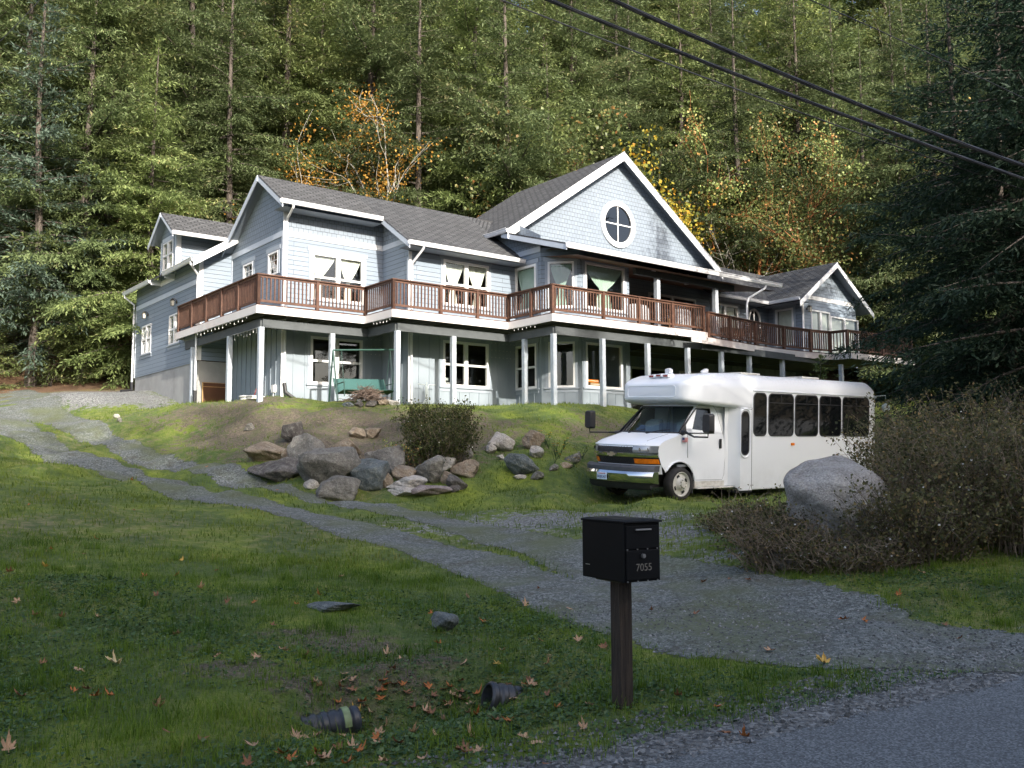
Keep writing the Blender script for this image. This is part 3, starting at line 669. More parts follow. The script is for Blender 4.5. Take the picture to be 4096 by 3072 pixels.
# soffits closing the eaves
for a in (((1.1, .8, mainz(.8)-.22), (4.7, .8, mainz(.8)-.22), (4.7, 1.45, mainz(.8)-.22), (1.1, 1.45, mainz(.8)-.22)), ((4.72, EY, EZ-.15), (9.5, EY, EZ-.15), (9.5, -.28, EZ-.15), (4.72, -.28, EZ-.15)), ((20.4, EY, EZ-.15), (23.7, EY, EZ-.15), (23.7, -.28, EZ-.15), (20.4, -.28, EZ-.15)), ((23.62, -2.5, EZ-.15), (24.47, -2.5, EZ-.15), (24.47, -.28, EZ-.15), (23.62, -.28, EZ-.15))):
    so = HB(); so.add(a, [(0, 1, 2, 3)]); so.build('soffit', MT['soffit'], house)
# --- downspouts
def spout(pts, lab=None, r=.04): b = HB(); b.tube(pts, r, 8); o = b.build('downspout', MT['gutter'], house, smooth=True); return o
spout([(1.45, .72, mainz(.8)-.1), (1.45, .75, mainz(.8)-.22), (1.52, 1.30, 8.0), (1.52, 1.36, 7.85), (1.52, 1.36, 5.0), (1.52, 1.36, 2.6)])
spout([(5.25, EY-.06, EZ-.1), (5.25, EY-.03, EZ-.2), (5.17, -.42, 6.72), (5.17, -.37, 6.6), (5.17, -.37, 2.0)])
spout([(23.9, -2.45, EZ-.1), (23.9, -2.45, EZ-.3), (24.42, -2.15, 6.7), (24.42, -2.15, 6.5), (24.42, -2.15, 4.7)])
spout([(19.75, PY-.05, PZ1-.15), (19.7, PY-.02, PZ1-.3), (18.75, -3.55, 6.55), (18.7, -3.5, 6.3), (18.7, -3.5, 4.85)])
spout([(-.17, 5.4, 7.08), (-.17, 5.4, 6.98), (.2, 5.72, 6.7), (.2, 5.72, 6.5), (.2, 5.72, 2.6)])
spout([(-.17, 13.3, 7.08), (-.17, 13.3, 6.98), (.2, 13.25, 6.7), (.2, 13.25, 6.5), (.2, 13.25, 3.4)])
for p0, p1, p2 in (((.2, 5.72, 2.65), (.2, 5.72, 1.9), None), ((.2, 13.25, 3.5), (.2, 13.25, 3.15), (-.3, 12.9, 3.08)), ((1.52, 1.36, 2.65), (1.55, 1.3, 2.35), (2.0, 1.0, 1.95))):
    b = HB(); b.tube([p for p in (p0, p1, p2) if p], .065, 10); b.build('drain_boot', MT['blackplastic'], house, smooth=True)
# --- trims, bands, corner boards
def vtrim(w, u0, u1, z0, z1, o=.022): wbox(trimb, w, u0, u1, z0, z1, 0, o)
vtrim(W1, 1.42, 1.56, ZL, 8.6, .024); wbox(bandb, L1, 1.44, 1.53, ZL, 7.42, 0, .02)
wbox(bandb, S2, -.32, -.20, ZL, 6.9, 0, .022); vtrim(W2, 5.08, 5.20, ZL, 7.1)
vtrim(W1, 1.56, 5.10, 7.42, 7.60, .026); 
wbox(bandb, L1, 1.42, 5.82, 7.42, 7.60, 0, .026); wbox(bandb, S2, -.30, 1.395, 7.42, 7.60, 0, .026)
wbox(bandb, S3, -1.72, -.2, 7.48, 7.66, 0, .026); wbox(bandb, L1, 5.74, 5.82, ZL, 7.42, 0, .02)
vtrim(W5, 24.45, 28.75, 7.40, 7.58, .026); vtrim(W5, 24.44, 24.55, 4.7, 7.39)
b3 = HB(); b3.bar((9.58, -.28, 7.5), (9.58, 1.1, 8.42), .03, .10, (1, 0, 0)); b3.build('roof_edge_board', MT['shadetrim'], house)
# skirt below lap, left wing
WF = FR(5.81); LW = SD(WX)
hW = [window(LW, 11.13, 12.30, 4.52, 5.68, 'double', 5.12, fw=.055, casing=False, head=False), window(LW, 7.75, 8.92, 4.55, 5.68, 'double', 5.12, fw=.055, casing=False, head=False)]
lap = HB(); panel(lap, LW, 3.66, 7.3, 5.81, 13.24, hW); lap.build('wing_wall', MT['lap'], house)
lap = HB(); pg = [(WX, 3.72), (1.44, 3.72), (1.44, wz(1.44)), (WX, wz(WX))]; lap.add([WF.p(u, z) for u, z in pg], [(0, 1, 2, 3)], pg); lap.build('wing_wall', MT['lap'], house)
wbox(bandb, LW, 5.83, 13.2, 6.43, 6.61, 0, .024); vtrim(WF, WX-.02, WX+.13, 3.72, wz(WX)-.2, .024); wbox(bandb, LW, 13.16, 13.24, 3.66, 6.43, 0, .02)
fnd = HB(); fnd.box((WX+.03, 5.84, 1.4), (1.5, 13.2, 3.70)); fd = fnd.build('foundation', MT['concrete'], house)
# dormer
DW = SD(WX-.012); hD = [window(DW, 8.68, 9.86, 7.50, 8.60, 'double', 8.08, fw=.06, casing=False, sill=False, head=False)]
dm = HB(); panel(dm, DW, 7.05, 8.75, 8.33, 10.14, hD); pg = [(8.33, 8.75), (10.14, 8.75), (10.14, 8.98), (DY, DZ-.06), (8.33, 9.0)]
dm.add([DW.p(u, z) for u, z in pg], [tuple(range(5))], pg)
WD = FR(8.33); pg = [(WX, 7.1), (2.4, 8.8), (WX, 8.9)]; pg = [(WX-.01, 7.1), (2.6, 8.95), (WX-.01, 8.95)]; dm.add([WD.p(u, z) for u, z in pg], [(0, 1, 2)], pg); dm.build('dormer_wall', MT['lap'], house)
vtrim(WD, WX-.01, WX+.16, 7.2, 8.7, .02); wbox(bandb, DW, 8.34, 8.44, 7.2, 8.7, 0, .02); wbox(bandb, DW, 10.04, 10.13, 7.1, 8.7, 0, .02); wbox(bandb, DW, 8.62, 9.92, 8.62, 8.78, 0, .022)
# --- lower storey: board and batten walls, windows
def battens(mb, w, u0, u1, z0, z1, st=.41, holes=()):
    k = u0+st
    while k < u1-.1:
        segs = [(z0, z1)]
        for h in holes:
            if h[0]-.12 < k < h[1]+.12: segs = [(z0, h[2]-.17)]+([(h[3]+.18, z1)] if h[3]+.18 < z1 else [])
        for a, b in segs: wbox(mb, w, k-.022, k+.022, a, b, 0, .022)
        k += st
lh1 = [window(W1, 2.43, 4.34, 2.68, 4.25, 'double', 3.45, label='double window on the lower front wall behind the garden swing')]
lh2 = [window(W2, 6.45, 8.37, 2.68, 4.25, 'double', 3.44)]
lh3 = [window(S3, -1.47, -.26, 2.68, 4.26, 'single', 3.44)]
lh4 = [window(WA, .24, 1.16, 2.68, 4.27, fw=.07)]
lh5 = [window(WB, 10.78, 12.55, 2.68, 4.27, fw=.08)]
for w, a, b_, hs, z0 in ((W1, 1.44, 5.10, lh1, 2.10), (L1, 1.42, 5.82, [], 2.15), (S2, -.30, 1.42, [], 2.1), (W2, 5.10, 9.60, lh2, 2.08), (S3, -1.72, -.30, lh3, 2.1), (WA, 0, AL, lh4, 2.14), (WB, 10.57, 12.96, lh5, 2.14)):
    m = HB(); panel(m, w, 1.5, ZL, a, b_, hs); battens(m, w, a, b_, z0, ZL, holes=hs)
    wbox(m, w, a, b_, 1.5, z0, 0, .02); m.build('lower_wall', MT['batten'], house)
vtrim(W1, 1.42, 1.52, 2.1, ZL-.02); vtrim(W2, 5.08, 5.2, 2.1, ZL-.02)
m = HB(); panel(m, SD(12.96), 1.4, ZL, -2.69, 1.0); panel(m, Wall(12.955, 0, (0, 1), (1, 0)), 1.4, ZL, -2.69, 1.0, o=.0); m.build('lower_wall', MT['batten'], house)
lw = FR(.9); dh = [window(lw, a, a+2.3, 2.0, 4.1, 'double', None, casing=False, sill=False) for a in (13.6, 16.6, 19.6, 22.4)]
m = HB(); panel(m, lw, 1.3, 4.7, 12.96, 29, dh); battens(m, lw, 12.96, 29, 1.5, 4.7, holes=dh); m.build('lower_wall', MT['batten'], house)
# --- interior: partitions so that the rooms read as dim rooms behind the glass
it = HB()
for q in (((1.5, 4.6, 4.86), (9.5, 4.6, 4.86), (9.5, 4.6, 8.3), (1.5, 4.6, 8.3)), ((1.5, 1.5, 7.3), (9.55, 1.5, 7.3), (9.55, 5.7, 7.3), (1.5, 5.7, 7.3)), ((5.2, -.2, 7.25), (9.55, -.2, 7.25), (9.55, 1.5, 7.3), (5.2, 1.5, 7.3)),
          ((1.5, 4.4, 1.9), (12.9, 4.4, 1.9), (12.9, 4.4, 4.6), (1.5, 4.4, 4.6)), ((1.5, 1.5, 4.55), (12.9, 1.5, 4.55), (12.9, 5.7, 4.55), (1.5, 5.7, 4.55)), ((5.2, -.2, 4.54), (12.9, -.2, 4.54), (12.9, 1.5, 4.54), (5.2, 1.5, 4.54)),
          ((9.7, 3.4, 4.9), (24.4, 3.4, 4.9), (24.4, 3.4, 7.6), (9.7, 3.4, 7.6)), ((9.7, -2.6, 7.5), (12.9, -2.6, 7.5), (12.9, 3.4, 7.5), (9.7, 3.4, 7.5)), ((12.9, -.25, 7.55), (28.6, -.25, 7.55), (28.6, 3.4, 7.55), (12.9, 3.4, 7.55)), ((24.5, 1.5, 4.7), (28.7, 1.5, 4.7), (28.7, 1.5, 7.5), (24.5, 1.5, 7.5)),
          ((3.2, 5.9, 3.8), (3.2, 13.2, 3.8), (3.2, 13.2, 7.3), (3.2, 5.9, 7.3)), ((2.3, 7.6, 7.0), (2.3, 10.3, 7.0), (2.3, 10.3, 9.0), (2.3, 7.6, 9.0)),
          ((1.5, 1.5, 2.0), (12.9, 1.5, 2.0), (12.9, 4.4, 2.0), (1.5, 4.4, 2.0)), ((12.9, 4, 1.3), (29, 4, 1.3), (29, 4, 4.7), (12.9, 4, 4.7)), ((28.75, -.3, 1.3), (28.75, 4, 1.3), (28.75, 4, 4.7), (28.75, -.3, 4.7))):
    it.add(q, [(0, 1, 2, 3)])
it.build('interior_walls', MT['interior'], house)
# --- deck
DT = 4.85
dk = HB()
def slabxy(mb, pl, z0, z1): mb.prism([(x, y, z0) for x, y in pl], (0, 0, z1-z0))
slabxy(dk, [(.02, 7.24), (.02, .02), (3.62, .02), (3.62, 5.7), (1.5, 5.7), (.27, 5.7), (.27, 7.24)], DT-.04, DT)
slabxy(dk, [(3.625, -1.73), (8.1, -1.73), (8.1, 5.7), (3.625, 5.7)], DT-.04, DT); slabxy(dk, [(8.105, -4.05), (15.38, -4.18), (15.38, 5.7), (8.105, 5.7)], DT-.04, DT)
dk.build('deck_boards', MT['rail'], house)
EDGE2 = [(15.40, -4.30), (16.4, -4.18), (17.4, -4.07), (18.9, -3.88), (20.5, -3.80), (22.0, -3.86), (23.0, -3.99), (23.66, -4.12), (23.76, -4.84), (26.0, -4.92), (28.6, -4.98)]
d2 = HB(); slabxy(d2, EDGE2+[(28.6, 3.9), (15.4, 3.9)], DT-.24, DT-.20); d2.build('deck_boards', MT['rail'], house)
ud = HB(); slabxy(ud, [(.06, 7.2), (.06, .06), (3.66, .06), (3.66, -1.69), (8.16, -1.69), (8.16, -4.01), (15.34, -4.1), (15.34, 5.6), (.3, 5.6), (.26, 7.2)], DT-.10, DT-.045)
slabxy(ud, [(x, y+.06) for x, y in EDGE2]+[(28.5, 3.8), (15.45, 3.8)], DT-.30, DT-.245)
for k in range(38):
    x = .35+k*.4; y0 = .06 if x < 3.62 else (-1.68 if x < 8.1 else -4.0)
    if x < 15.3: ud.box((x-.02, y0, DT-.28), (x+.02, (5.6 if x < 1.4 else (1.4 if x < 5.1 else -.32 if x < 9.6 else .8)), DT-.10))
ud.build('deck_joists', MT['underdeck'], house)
def fas(pl, zt=4.815, h=.24, t=.035):
    for (a, b_) in zip(pl[:-1], pl[1:]):
        m = HB(); m.bar((a[0], a[1], zt-h/2), (b_[0], b_[1], zt-h/2), t, h); m.build('deck_fascia', MT['fascia'], house)
fas([(.30, 7.27), (0, 7.27), (0, 0), (3.62, 0), (3.62, -1.75), (8.1, -1.75), (8.1, -4.07), (15.43, -4.22), (15.43, -3.3)])
fm = HB(); E2 = [(14.3, -4.42)]+EDGE2
for a, b_ in zip(E2[:-1], E2[1:]): fm.bar((a[0], a[1], 4.495), (b_[0], b_[1], 4.495), .035, .24)
fm.build('deck_fascia', MT['fascia'], house)
# beams and posts
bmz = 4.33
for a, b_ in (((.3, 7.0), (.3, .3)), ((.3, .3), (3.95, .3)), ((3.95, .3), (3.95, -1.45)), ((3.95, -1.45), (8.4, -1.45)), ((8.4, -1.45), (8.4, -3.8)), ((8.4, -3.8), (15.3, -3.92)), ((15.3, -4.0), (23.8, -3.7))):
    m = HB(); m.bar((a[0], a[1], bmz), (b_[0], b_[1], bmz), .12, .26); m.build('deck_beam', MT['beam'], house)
for x, y in ((.25, .25), (2.62, .28), (3.95, -1.5), (6.05, -1.5), (8.32, -1.55), (8.35, -2.35), (8.28, -3.9), (10.38, -3.95), (12.5, -3.98), (14.55, -4.0), (16.45, -3.98), (18.35, -3.8), (20.6, -3.7), (24.0, -4.2), (.25, 2.75), (.25, 6.15)):
    w_ = wor((x, y, 0)); z = ht(w_[0], w_[1])
    if (x, y) == (8.32, -1.55): continue
    m = HB(); m.box((x-.075, y-.075, (z-.1) if x < 10 else max(z-.1, 1.85)), (x+.075, y+.075, 4.20 if x < 15.5 else 4.2)); m.build('deck_post', MT['postp'], house, bevel=.006)
# railings
def railing(pl, zt, posts, bal=.125):
    """pl: corner points; posts at corners and the given extra distances per segment"""
    root = HB(); bl = HB(); H = .94
    r = None; pp = []
    for i, (a, b_) in enumerate(zip(pl[:-1], pl[1:])):
        a = np.array(a, float); b_ = np.array(b_, float); L = np.linalg.norm(b_-a); d = (b_-a)/L
        z = np.array([0, 0, 1.]); A = np.array([*a, 0.]); B = np.array([*b_, 0.]); D = np.array([*d, 0.])
        root.bar(A+z*(zt+H-.02)-D*.05, B+z*(zt+H-.02)+D*.05, .14, .035); root.bar(A+z*(zt+H-.075), B+z*(zt+H-.075), .04, .075); root.bar(A+z*(zt+.12), B+z*(zt+.12), .04, .075)
        n = int(L/bal)
        for k in range(1, n):
            q = A+D*(L*k/n); bl.bar(q+z*(zt+.08), q+z*(zt+H-.06), .036, .036, D)
        ex = posts[i] if i < len(posts) else []
        for t in [0]+list(ex): pp.append((A+D*t, D))
    pp.append((B, D))
    r = root.build('railing', MT['rail'], house); bl.build('balusters', MT['rail'], r)
    for q, D in pp:
        m = HB(); m.bar(q+z*(zt-.02), q+z*(zt+H-.035), .10, .10, D); m.build('railing_post', MT['rail'], r)
    return r
i_ = .07
railing([(i_, 7.2), (i_, i_)], DT, [[1.4, 2.8, 4.2, 5.6]]); railing([(i_, i_), (3.62+i_, i_)], DT, [[1.92]]); railing([(3.69, i_), (3.69, -1.68)], DT, [])
railing([(3.69, -1.68), (8.17, -1.68)], DT, [[1.75, 3.2]]); railing([(8.17, -1.68), (8.17, -3.99)], DT, [[1.25]]); railing([(8.17, -3.99), (15.3, -4.13)], DT, [[2.2, 3.85, 5.5]])
railing([(15.45, -4.22), (16.9, -4.06), (18.75, -3.83), (20.7, -3.75), (22.4, -3.84), (23.55, -4.03), (23.66, -4.74), (26.2, -4.84), (28.5, -4.9)], DT-.2, [])
# porch beam and posts
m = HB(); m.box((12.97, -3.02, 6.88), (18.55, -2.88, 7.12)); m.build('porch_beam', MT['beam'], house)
for x in (14.15, 17.45): m = HB(); m.box((x-.085, -3.04, 4.65), (x+.085, -2.87, 6.88)); m.build('porch_post', MT['postp'], house, bevel=.006)
# wall lanterns
def lantern(x, y, z, out, lab):
    b = HB(); o = np.array([*out, 0.]); p = np.array([x, y, z])
    b.tube([p, p+o*.03], .06, 12); b.tube([p+o*.02+[0, 0, .06], p+o*.1+[0, 0, .14], p+o*.16+[0, 0, .10]], .012, 6)
    c = p+o*.16; b.loft([[c+np.array([r*math.cos(t), r*math.sin(t), zz]) for t in np.arange(4)*math.pi/2+.785] for r, zz in ((.03, .12), (.10, .05), (.10, .035))]); b.loft([[c+np.array([r*math.cos(t), r*math.sin(t), zz]) for t in np.arange(4)*math.pi/2+.785] for r, zz in ((.075, -.17), (.075, -.15))])
    for t in np.arange(4)*math.pi/2+.785: b.tube([c+np.array([.085*math.cos(t), .085*math.sin(t), .04]), c+np.array([.07*math.cos(t), .07*math.sin(t), -.16])], .008, 5)
    l = b.build('wall_lamp', MT['bronze'], house); l['label'] = lab
    g = HB(); g.loft([[c+np.array([r*math.cos(t), r*math.sin(t), zz]) for t in np.arange(4)*math.pi/2+.785] for r, zz in ((.06, -.15), (.075, .035))]); g.build('lamp_glass', MT['lampglass'], l)
lantern(WX, 11.6, 6.08, (-1, 0), 'square wall lamp above the far wing window'); lantern(WX, 8.15, 6.1, (-1, 0), 'wall lamp above the near wing window'); lantern(24.8, -2.1, 6.95, (0, -1), 'wall lamp beside the french doors')
# electrical box on the lower left wall
b = HB(); b.box((1.35, 1.78, 2.38), (1.44, 1.98, 2.62)); b.tube([(1.39, 1.88, 2.38), (1.39, 1.88, 2.1)], .02, 6); b.build('electrical_box', MT['pvc'], house)
# icicle lights under the deck edge
def lights(a, b_, n, drop, seed):
    r_ = random.Random(seed); m = HB(); a = np.array(a, float); b_ = np.array(b_, float)
    for k in range(n):
        q = a+(b_-a)*(k+.5)/n; d = drop*r_.uniform(.4, 1); m.box(q+[-.009, -.009, -d], q+[.009, .009, -d+.045]); m.tube([q, q-np.array([0, 0, d])], .0025, 4)
    m.tube([a, b_], .004, 4); o = m.build('icicle_lights', MT['pvc'], house); return o
lights((.0, 5.2, 4.56), (.0, .6, 4.56), 14, .14, 1); lights((.22, 2.6, 4.2), (.22, .4, 4.2), 9, .2, 2); lights((3.62, -.5, 4.56), (3.62, -1.7, 4.56), 6, .14, 3); lights((8.1, -2.0, 4.56), (8.1, -3.3, 4.56), 6, .14, 4)
m = HB()
for w, u0, u1, nn in ((W2, 8.5, 9.5, 7), (S3, -.28, -.28, 1), (W1, 4.5, 5.0, 4)):
    for k in range(nn):
        for zz in (4.3, 4.05, 3.8): q = w.p(u0+(u1-u0)*k/max(1, nn-1), zz, .03); m.box(q-.008, q+.008)
m.build('net_lights', MT['pvc'], house)
# ------------------------------------------------------------------ shuttle bus (local: x to the rear, y to its right side, z up)
def paint(name, col, rough=.28, dirt=(.42, .42, .40)):
    m = M_(name); t = NT(m); co = t.coord(); sx = t.n('ShaderNodeSeparateXYZ'); t.l(co, sx.inputs[0])
    n = t.noise(1.6, 6, co, .7); n2 = t.noise(14, 5, co, .7)
    low = t.math('MULTIPLY', t.ramp(sx.outputs[2], [(.15, 1), (.9, 0)]), t.ramp(n, [(.35, 0), (.75, .55)]))
    top = t.math('MULTIPLY', t.ramp(t.math('MULTIPLY', sx.outputs[2], .3), [(.80, 0), (.88, .7)]), t.ramp(n2, [(.35, 0), (.7, .8)]))
    c = t.mix(low, col, dirt); c = t.mix(top, c, (.36, .36, .35)); t.set(c, t.ramp(n, [(.3, rough), (.7, rough+.15)]), Coat_Weight=.25, Coat_Roughness=.15); return m
MT['white'] = paint('white_bus_paint', (.82, .85, .88)); MT['rubber'] = simple('tyre_rubber', (.022, .021, .02), .8, .25, 8, bump=.3, dirt=(.07, .06, .05))
MT['chrome'] = simple('chrome', (.62, .63, .64), .08, .04, metal=1); MT['steel'] = simple('dusty_white_wheel', (.60, .59, .54), .45, .15, 9, dirt=(.35, .30, .24))
MT['lens'] = simple('headlamp_lens', (.32, .34, .36), .05, .2, 10, metal=.4); MT['amber'] = simple('amber_lens', (.85, .22, .01), .2, .2, 12); MT['redlens'] = simple('red_marker_lens', (.22, .015, .01), .25, .1)
MT['gold'] = simple('gold_emblem', (.55, .48, .33), .3, .1, metal=.6); MT['seam'] = simple('door_seam', (.05, .05, .05), .8, .1); MT['cladding'] = simple('grey_bumper_plastic', (.055, .058, .065), .6, .15, 8)
MT['plate'] = simple('licence_plate', (.62, .72, .82), .5, .05); MT['blue'] = simple('dark_blue_ink', (.03, .05, .18), .6, .1); MT['red'] = simple('red_ink', (.5, .03, .03), .6, .1); MT['whiteink'] = simple('white_ink', (.7, .7, .7), .6, .02)
MT['dash'] = simple('grey_dashboard', (.20, .22, .24), .8, .1)
bus = empty('shuttle_bus', mw=Matrix(((BX[0], BY[0], BZ[0], BO[0]), (BX[1], BY[1], BZ[1], BO[1]), (BX[2], BY[2], BZ[2], BO[2]), (0, 0, 0, 1))))
tag(bus, 'white cutaway shuttle bus with tinted side windows parked on the grass below the house', 'bus')
YC = 1.08
def rring(x, y0, y1, z0, z1, r, rt=None, n=6, crown=0.):
    """rounded rectangle in the y-z plane; rt: radius of the upper corners"""
    rt = rt or r; P_ = []
    for (cy, cz, rr, a0) in ((y1-r, z0+r, r, -90), (y1-rt, z1-rt, rt, 0), (y0+rt, z1-rt, rt, 90), (y0+r, z0+r, r, 180)):
        for k in range(n+1):
            a = R(a0+90*k/n); y = cy+rr*math.cos(a); z = cz+rr*math.sin(a)
            P_.append((x, y, z))
    if crown: P_ = [(x_, y, z+crown*max(0, 1-((y-(y0+y1)/2)/((y1-y0)/2))**2)*(1 if z > (z0+z1)/2 else 0)) for x_, y, z in P_]
    return P_
B0, B1 = -.15, 2.31
mb = MB(); rg = [rring(2.40, B0, B1, .19, 2.84, .04, .30, crown=.10)]
for x in (3, 4, 5, 6, 7, 7.45): rg.append(rring(x, B0, B1, .19, 2.84, .04, .30, crown=.10))
rg += [rring(7.60, B0+.02, B1-.02, .20, 2.80, .05, .32, crown=.08), rring(7.68, B0+.08, B1-.08, .24, 2.70, .08, .34, crown=.05)]
mb.loft(rg)
body = mb.build('body', MT['white'], bus, smooth=True)
# over-cab cap
def capr(x, hw, z0, z1, r, rt, cr): return rring(x, YC-hw, YC+hw, z0, z1, r, rt, crown=cr)
mb = MB(); mb.loft([capr(.34, .78, 2.27, 2.58, .06, .07, .0), capr(.36, .86, 2.245, 2.61, .06, .08, .0), capr(.41, .94, 2.22, 2.64, .07, .10, .01), capr(.52, 1.02, 2.19, 2.69, .08, .13, .04), capr(.68, 1.09, 2.165, 2.74, .08, .18, .07), capr(.92, 1.155, 2.145, 2.79, .09, .24, .10), capr(1.25, 1.20, 2.13, 2.82, .10, .29, .11), capr(1.7, 1.225, 2.11, 2.84, .10, .31, .11), capr(2.1, 1.235, 2.08, 2.85, .08, .31, .11), capr(2.42, 1.24, 2.06, 2.85, .05, .31, .11)])
cap = mb.build('cab_cap', MT['white'], bus, smooth=True)
# raised panel frame and marker lamps on the cap
mb = MB(); fz = lambda z: .40+max(0, z-2.5)*.5-.01
pl = [(y, z) for y, z in ((.38, 2.30), (.33, 2.34), (.33, 2.51), (.38, 2.555), (1.78, 2.555), (1.83, 2.51), (1.83, 2.34), (1.78, 2.30))]
mb.tube([(.338, y, z) for y, z in pl+pl[:1]], .012, 6); mb.build('cap_panel_rim', MT['white'], cap, smooth=True)
for y, x, z in ((YC-.22, .60, 2.79), (YC, .60, 2.80), (YC+.22, .60, 2.79), (YC-.86, .62, 2.69), (YC+.86, .62, 2.69)):
    mb = MB(); mb.loft([rring(x-.03, y-.085, y+.085, z-.035, z+.035, .02, n=3), rring(x+.16, y-.10, y+.10, z-.05, z+.06, .03, n=3)]); h = mb.build('marker_housing', MT['white'], cap, smooth=True)
    mb = MB(); mb.box((x-.05, y-.06, z-.018), (x-.028, y+.06, z+.018)); mb.build('marker_lamp', MT['redlens'], h, bevel=.005)
mb = MB(); mb.loft([rring(.86, YC-.065, YC+.065, 2.86, 2.97, .02), rring(.93, YC-.06, YC+.06, 2.86, 2.99, .03), rring(1.0, YC-.05, YC+.05, 2.86, 2.97, .02)]); mb.build('roof_lamp', MT['white'], bus, smooth=True)
mb = MB(); mb.loft([rring(2.05, YC-.02, YC+.02, 2.93, 2.98, .01), rring(2.2, YC-.04, YC+.04, 2.93, 3.04, .02), rring(2.26, YC-.04, YC+.04, 2.93, 3.03, .02)]); mb.build('roof_antenna', MT['white'], bus, smooth=True)
for x in (3.1, 5.6):
    mb = MB(); mb.box((x, YC-.35, 2.93), (x+.75, YC+.35, 2.985)); mb.build('roof_hatch', MT['steel'], bus, bevel=.02)
mb = MB(); mb.tube([(2.45, B0-.012, 2.50), (7.6, B0-.012, 2.50)], .014, 6); mb.build('drip_rail', MT['white'], bus)
mb = MB(); mb.tube([(2.41, B0-.004, .22), (2.41, B0-.004, 2.48)], .006, 5); mb.tube([(2.41, B0-.004, 2.06), (1.88, B0+.0, 2.10)], .006, 5); mb.build('panel_seam', MT['seam'], bus)
# side windows
def rrect(u0, u1, z0, z1, r, n=6):
    o = []
    for cu, cz, a0 in ((u1-r, z0+r, -90), (u1-r, z1-r, 0), (u0+r, z1-r, 90), (u0+r, z0+r, 180)):
        for k in range(n+1): a = R(a0+90*k/n); o.append((cu+r*math.cos(a), cz+r*math.sin(a)))
    return o
def buswin(u0, u1, z0, z1, r, y=B0, name='side_window', rim='seam', bar=True):
    mb = MB(); A = rrect(u0, u1, z0, z1, r); A2 = rrect(u0+.025, u1-.025, z0+.025, z1-.025, r-.02); n = len(A)
    vs = [(u, y-.002, z) for u, z in A]+[(u, y-.014, z) for u, z in A]+[(u, y-.014, z) for u, z in A2]+[(u, y-.006, z) for u, z in A2]
    fs = [(k, (k+1) % n, n+(k+1) % n, n+k) for k in range(n)]+[(n+k, n+(k+1) % n, 2*n+(k+1) % n, 2*n+k) for k in range(n)]+[(2*n+k, 2*n+(k+1) % n, 3*n+(k+1) % n, 3*n+k) for k in range(n)]
    mb.add(vs, fs)
    if bar: mb.box((u0+.02, y-.012, z1-.235), (u1-.02, y-.004, z1-.215)); mb.box(((u0+u1)/2-.01, y-.012, z1-.22), ((u0+u1)/2+.01, y-.004, z1-.02))
    f = mb.build(name, MT['blackplastic'], bus); g = MB(); g.add([(u, y-.007, z) for u, z in A2], [tuple(range(n))]); g.build('pane', MT['busglass'], f); return f
m = M_('black_tinted_glass'); t = NT(m); t.set((.006, .007, .008), .04, IOR=1.5); MT['busglass'] = m
for i, (a, b_) in enumerate(((2.46, 2.95), (3.02, 4.0), (4.05, 5.0), (5.06, 6.0), (6.06, 7.28))): buswin(a, b_, 1.44, 2.46, .13, bar=i > 0)
# cab
PF = [(.60, -.70), (.80, -.74), (.95, -.80), (1.10, -.84), (1.20, -.82), (1.26, -.76), (1.32, -.62), (1.40, -.30), (1.485, .02), (2.10, .74), (2.16, .84)]
def fx(z): return np.interp(z, [p[0] for p in PF], [p[1] for p in PF])
def hwz(z): return .985 if z < 1.25 else .985-(z-1.25)*.16
def sh(z): return .40 if z < 1.3 else (.40-(z-1.3)*.25)
def cf(s, z, o=0): return (fx(z)+sh(z)*abs(s)**3.2-o*.9, YC+s*hwz(z)+o*.35*s*abs(s), z+o*.15)
NS = 29; sv = [-1+2*k/(NS-1) for k in range(NS)]
def sideprof():
    arch = [(.21+.50*math.cos(R(a)), .37+.50*math.sin(R(a))) for a in range(10, 181, 10)]
    return arch
mb = MB(); zs = [.60, .80, .95, 1.10, 1.20, 1.26, 1.32, 1.40, 1.485, 1.6, 1.75, 1.9, 2.0, 2.10, 2.16]
rows = [[cf(s, z) for s in sv] for z in zs]; rows.append([(1.2, YC+s*(hwz(2.16)-.03), 2.20) for s in sv]); rows.append([(1.95, YC+s*(hwz(2.16)-.03), 2.20) for s in sv])
vs = [p for r_ in rows for p in r_]; fs = [(i*NS+k, i*NS+k+1, (i+1)*NS+k+1, (i+1)*NS+k) for i in range(len(rows)-1) for k in range(NS-1)]
wsr = []                                                             # leave the windshield opening
fs = [f for f in fs if not (zs.index(1.485) <= f[0]//NS < zs.index(2.10) and 1 <= f[0] % NS < NS-2)]
mb.add(vs, fs)
for s in (-1, 1):
    yb = lambda z: YC+s*hwz(z)
    P_ = [(cf(s, z)[0], z) for z in zs]
    P_ = [(x, z) for x, z in P_ if z >= .80]
    # lower strip: arch
    arch = [(.23+.49*math.cos(R(a)), .38+.49*math.sin(R(a))) for a in range(150, 4, -10)]
    poly = P_[:9]                                                    # up the front to the base of the windshield
    poly += [(1.96, 1.485), (1.96, 1.2), (1.96, .42), (.74, .42)]+arch[::-1]
    mb.add([(x, yb(z)-(.0), z) for x, z in poly], [tuple(range(len(poly)))])
    # pillars around the side window
    for q in ([P_[8], (P_[8][0]+.17, 1.485), (.93, 2.06), (P_[-3][0]+.02, 2.06)], [(P_[-3][0], 2.06), (1.36, 2.06), (1.96, 2.2), (1.1, 2.2), P_[-1]], [(1.42, 1.485), (1.96, 1.485), (1.96, 2.2), (1.36, 2.06)]):
        mb.add([(x, yb(z), z) for x, z in q], [tuple(range(len(q)))])
cab = mb.build('cab', MT['white'], bus, smooth=True)
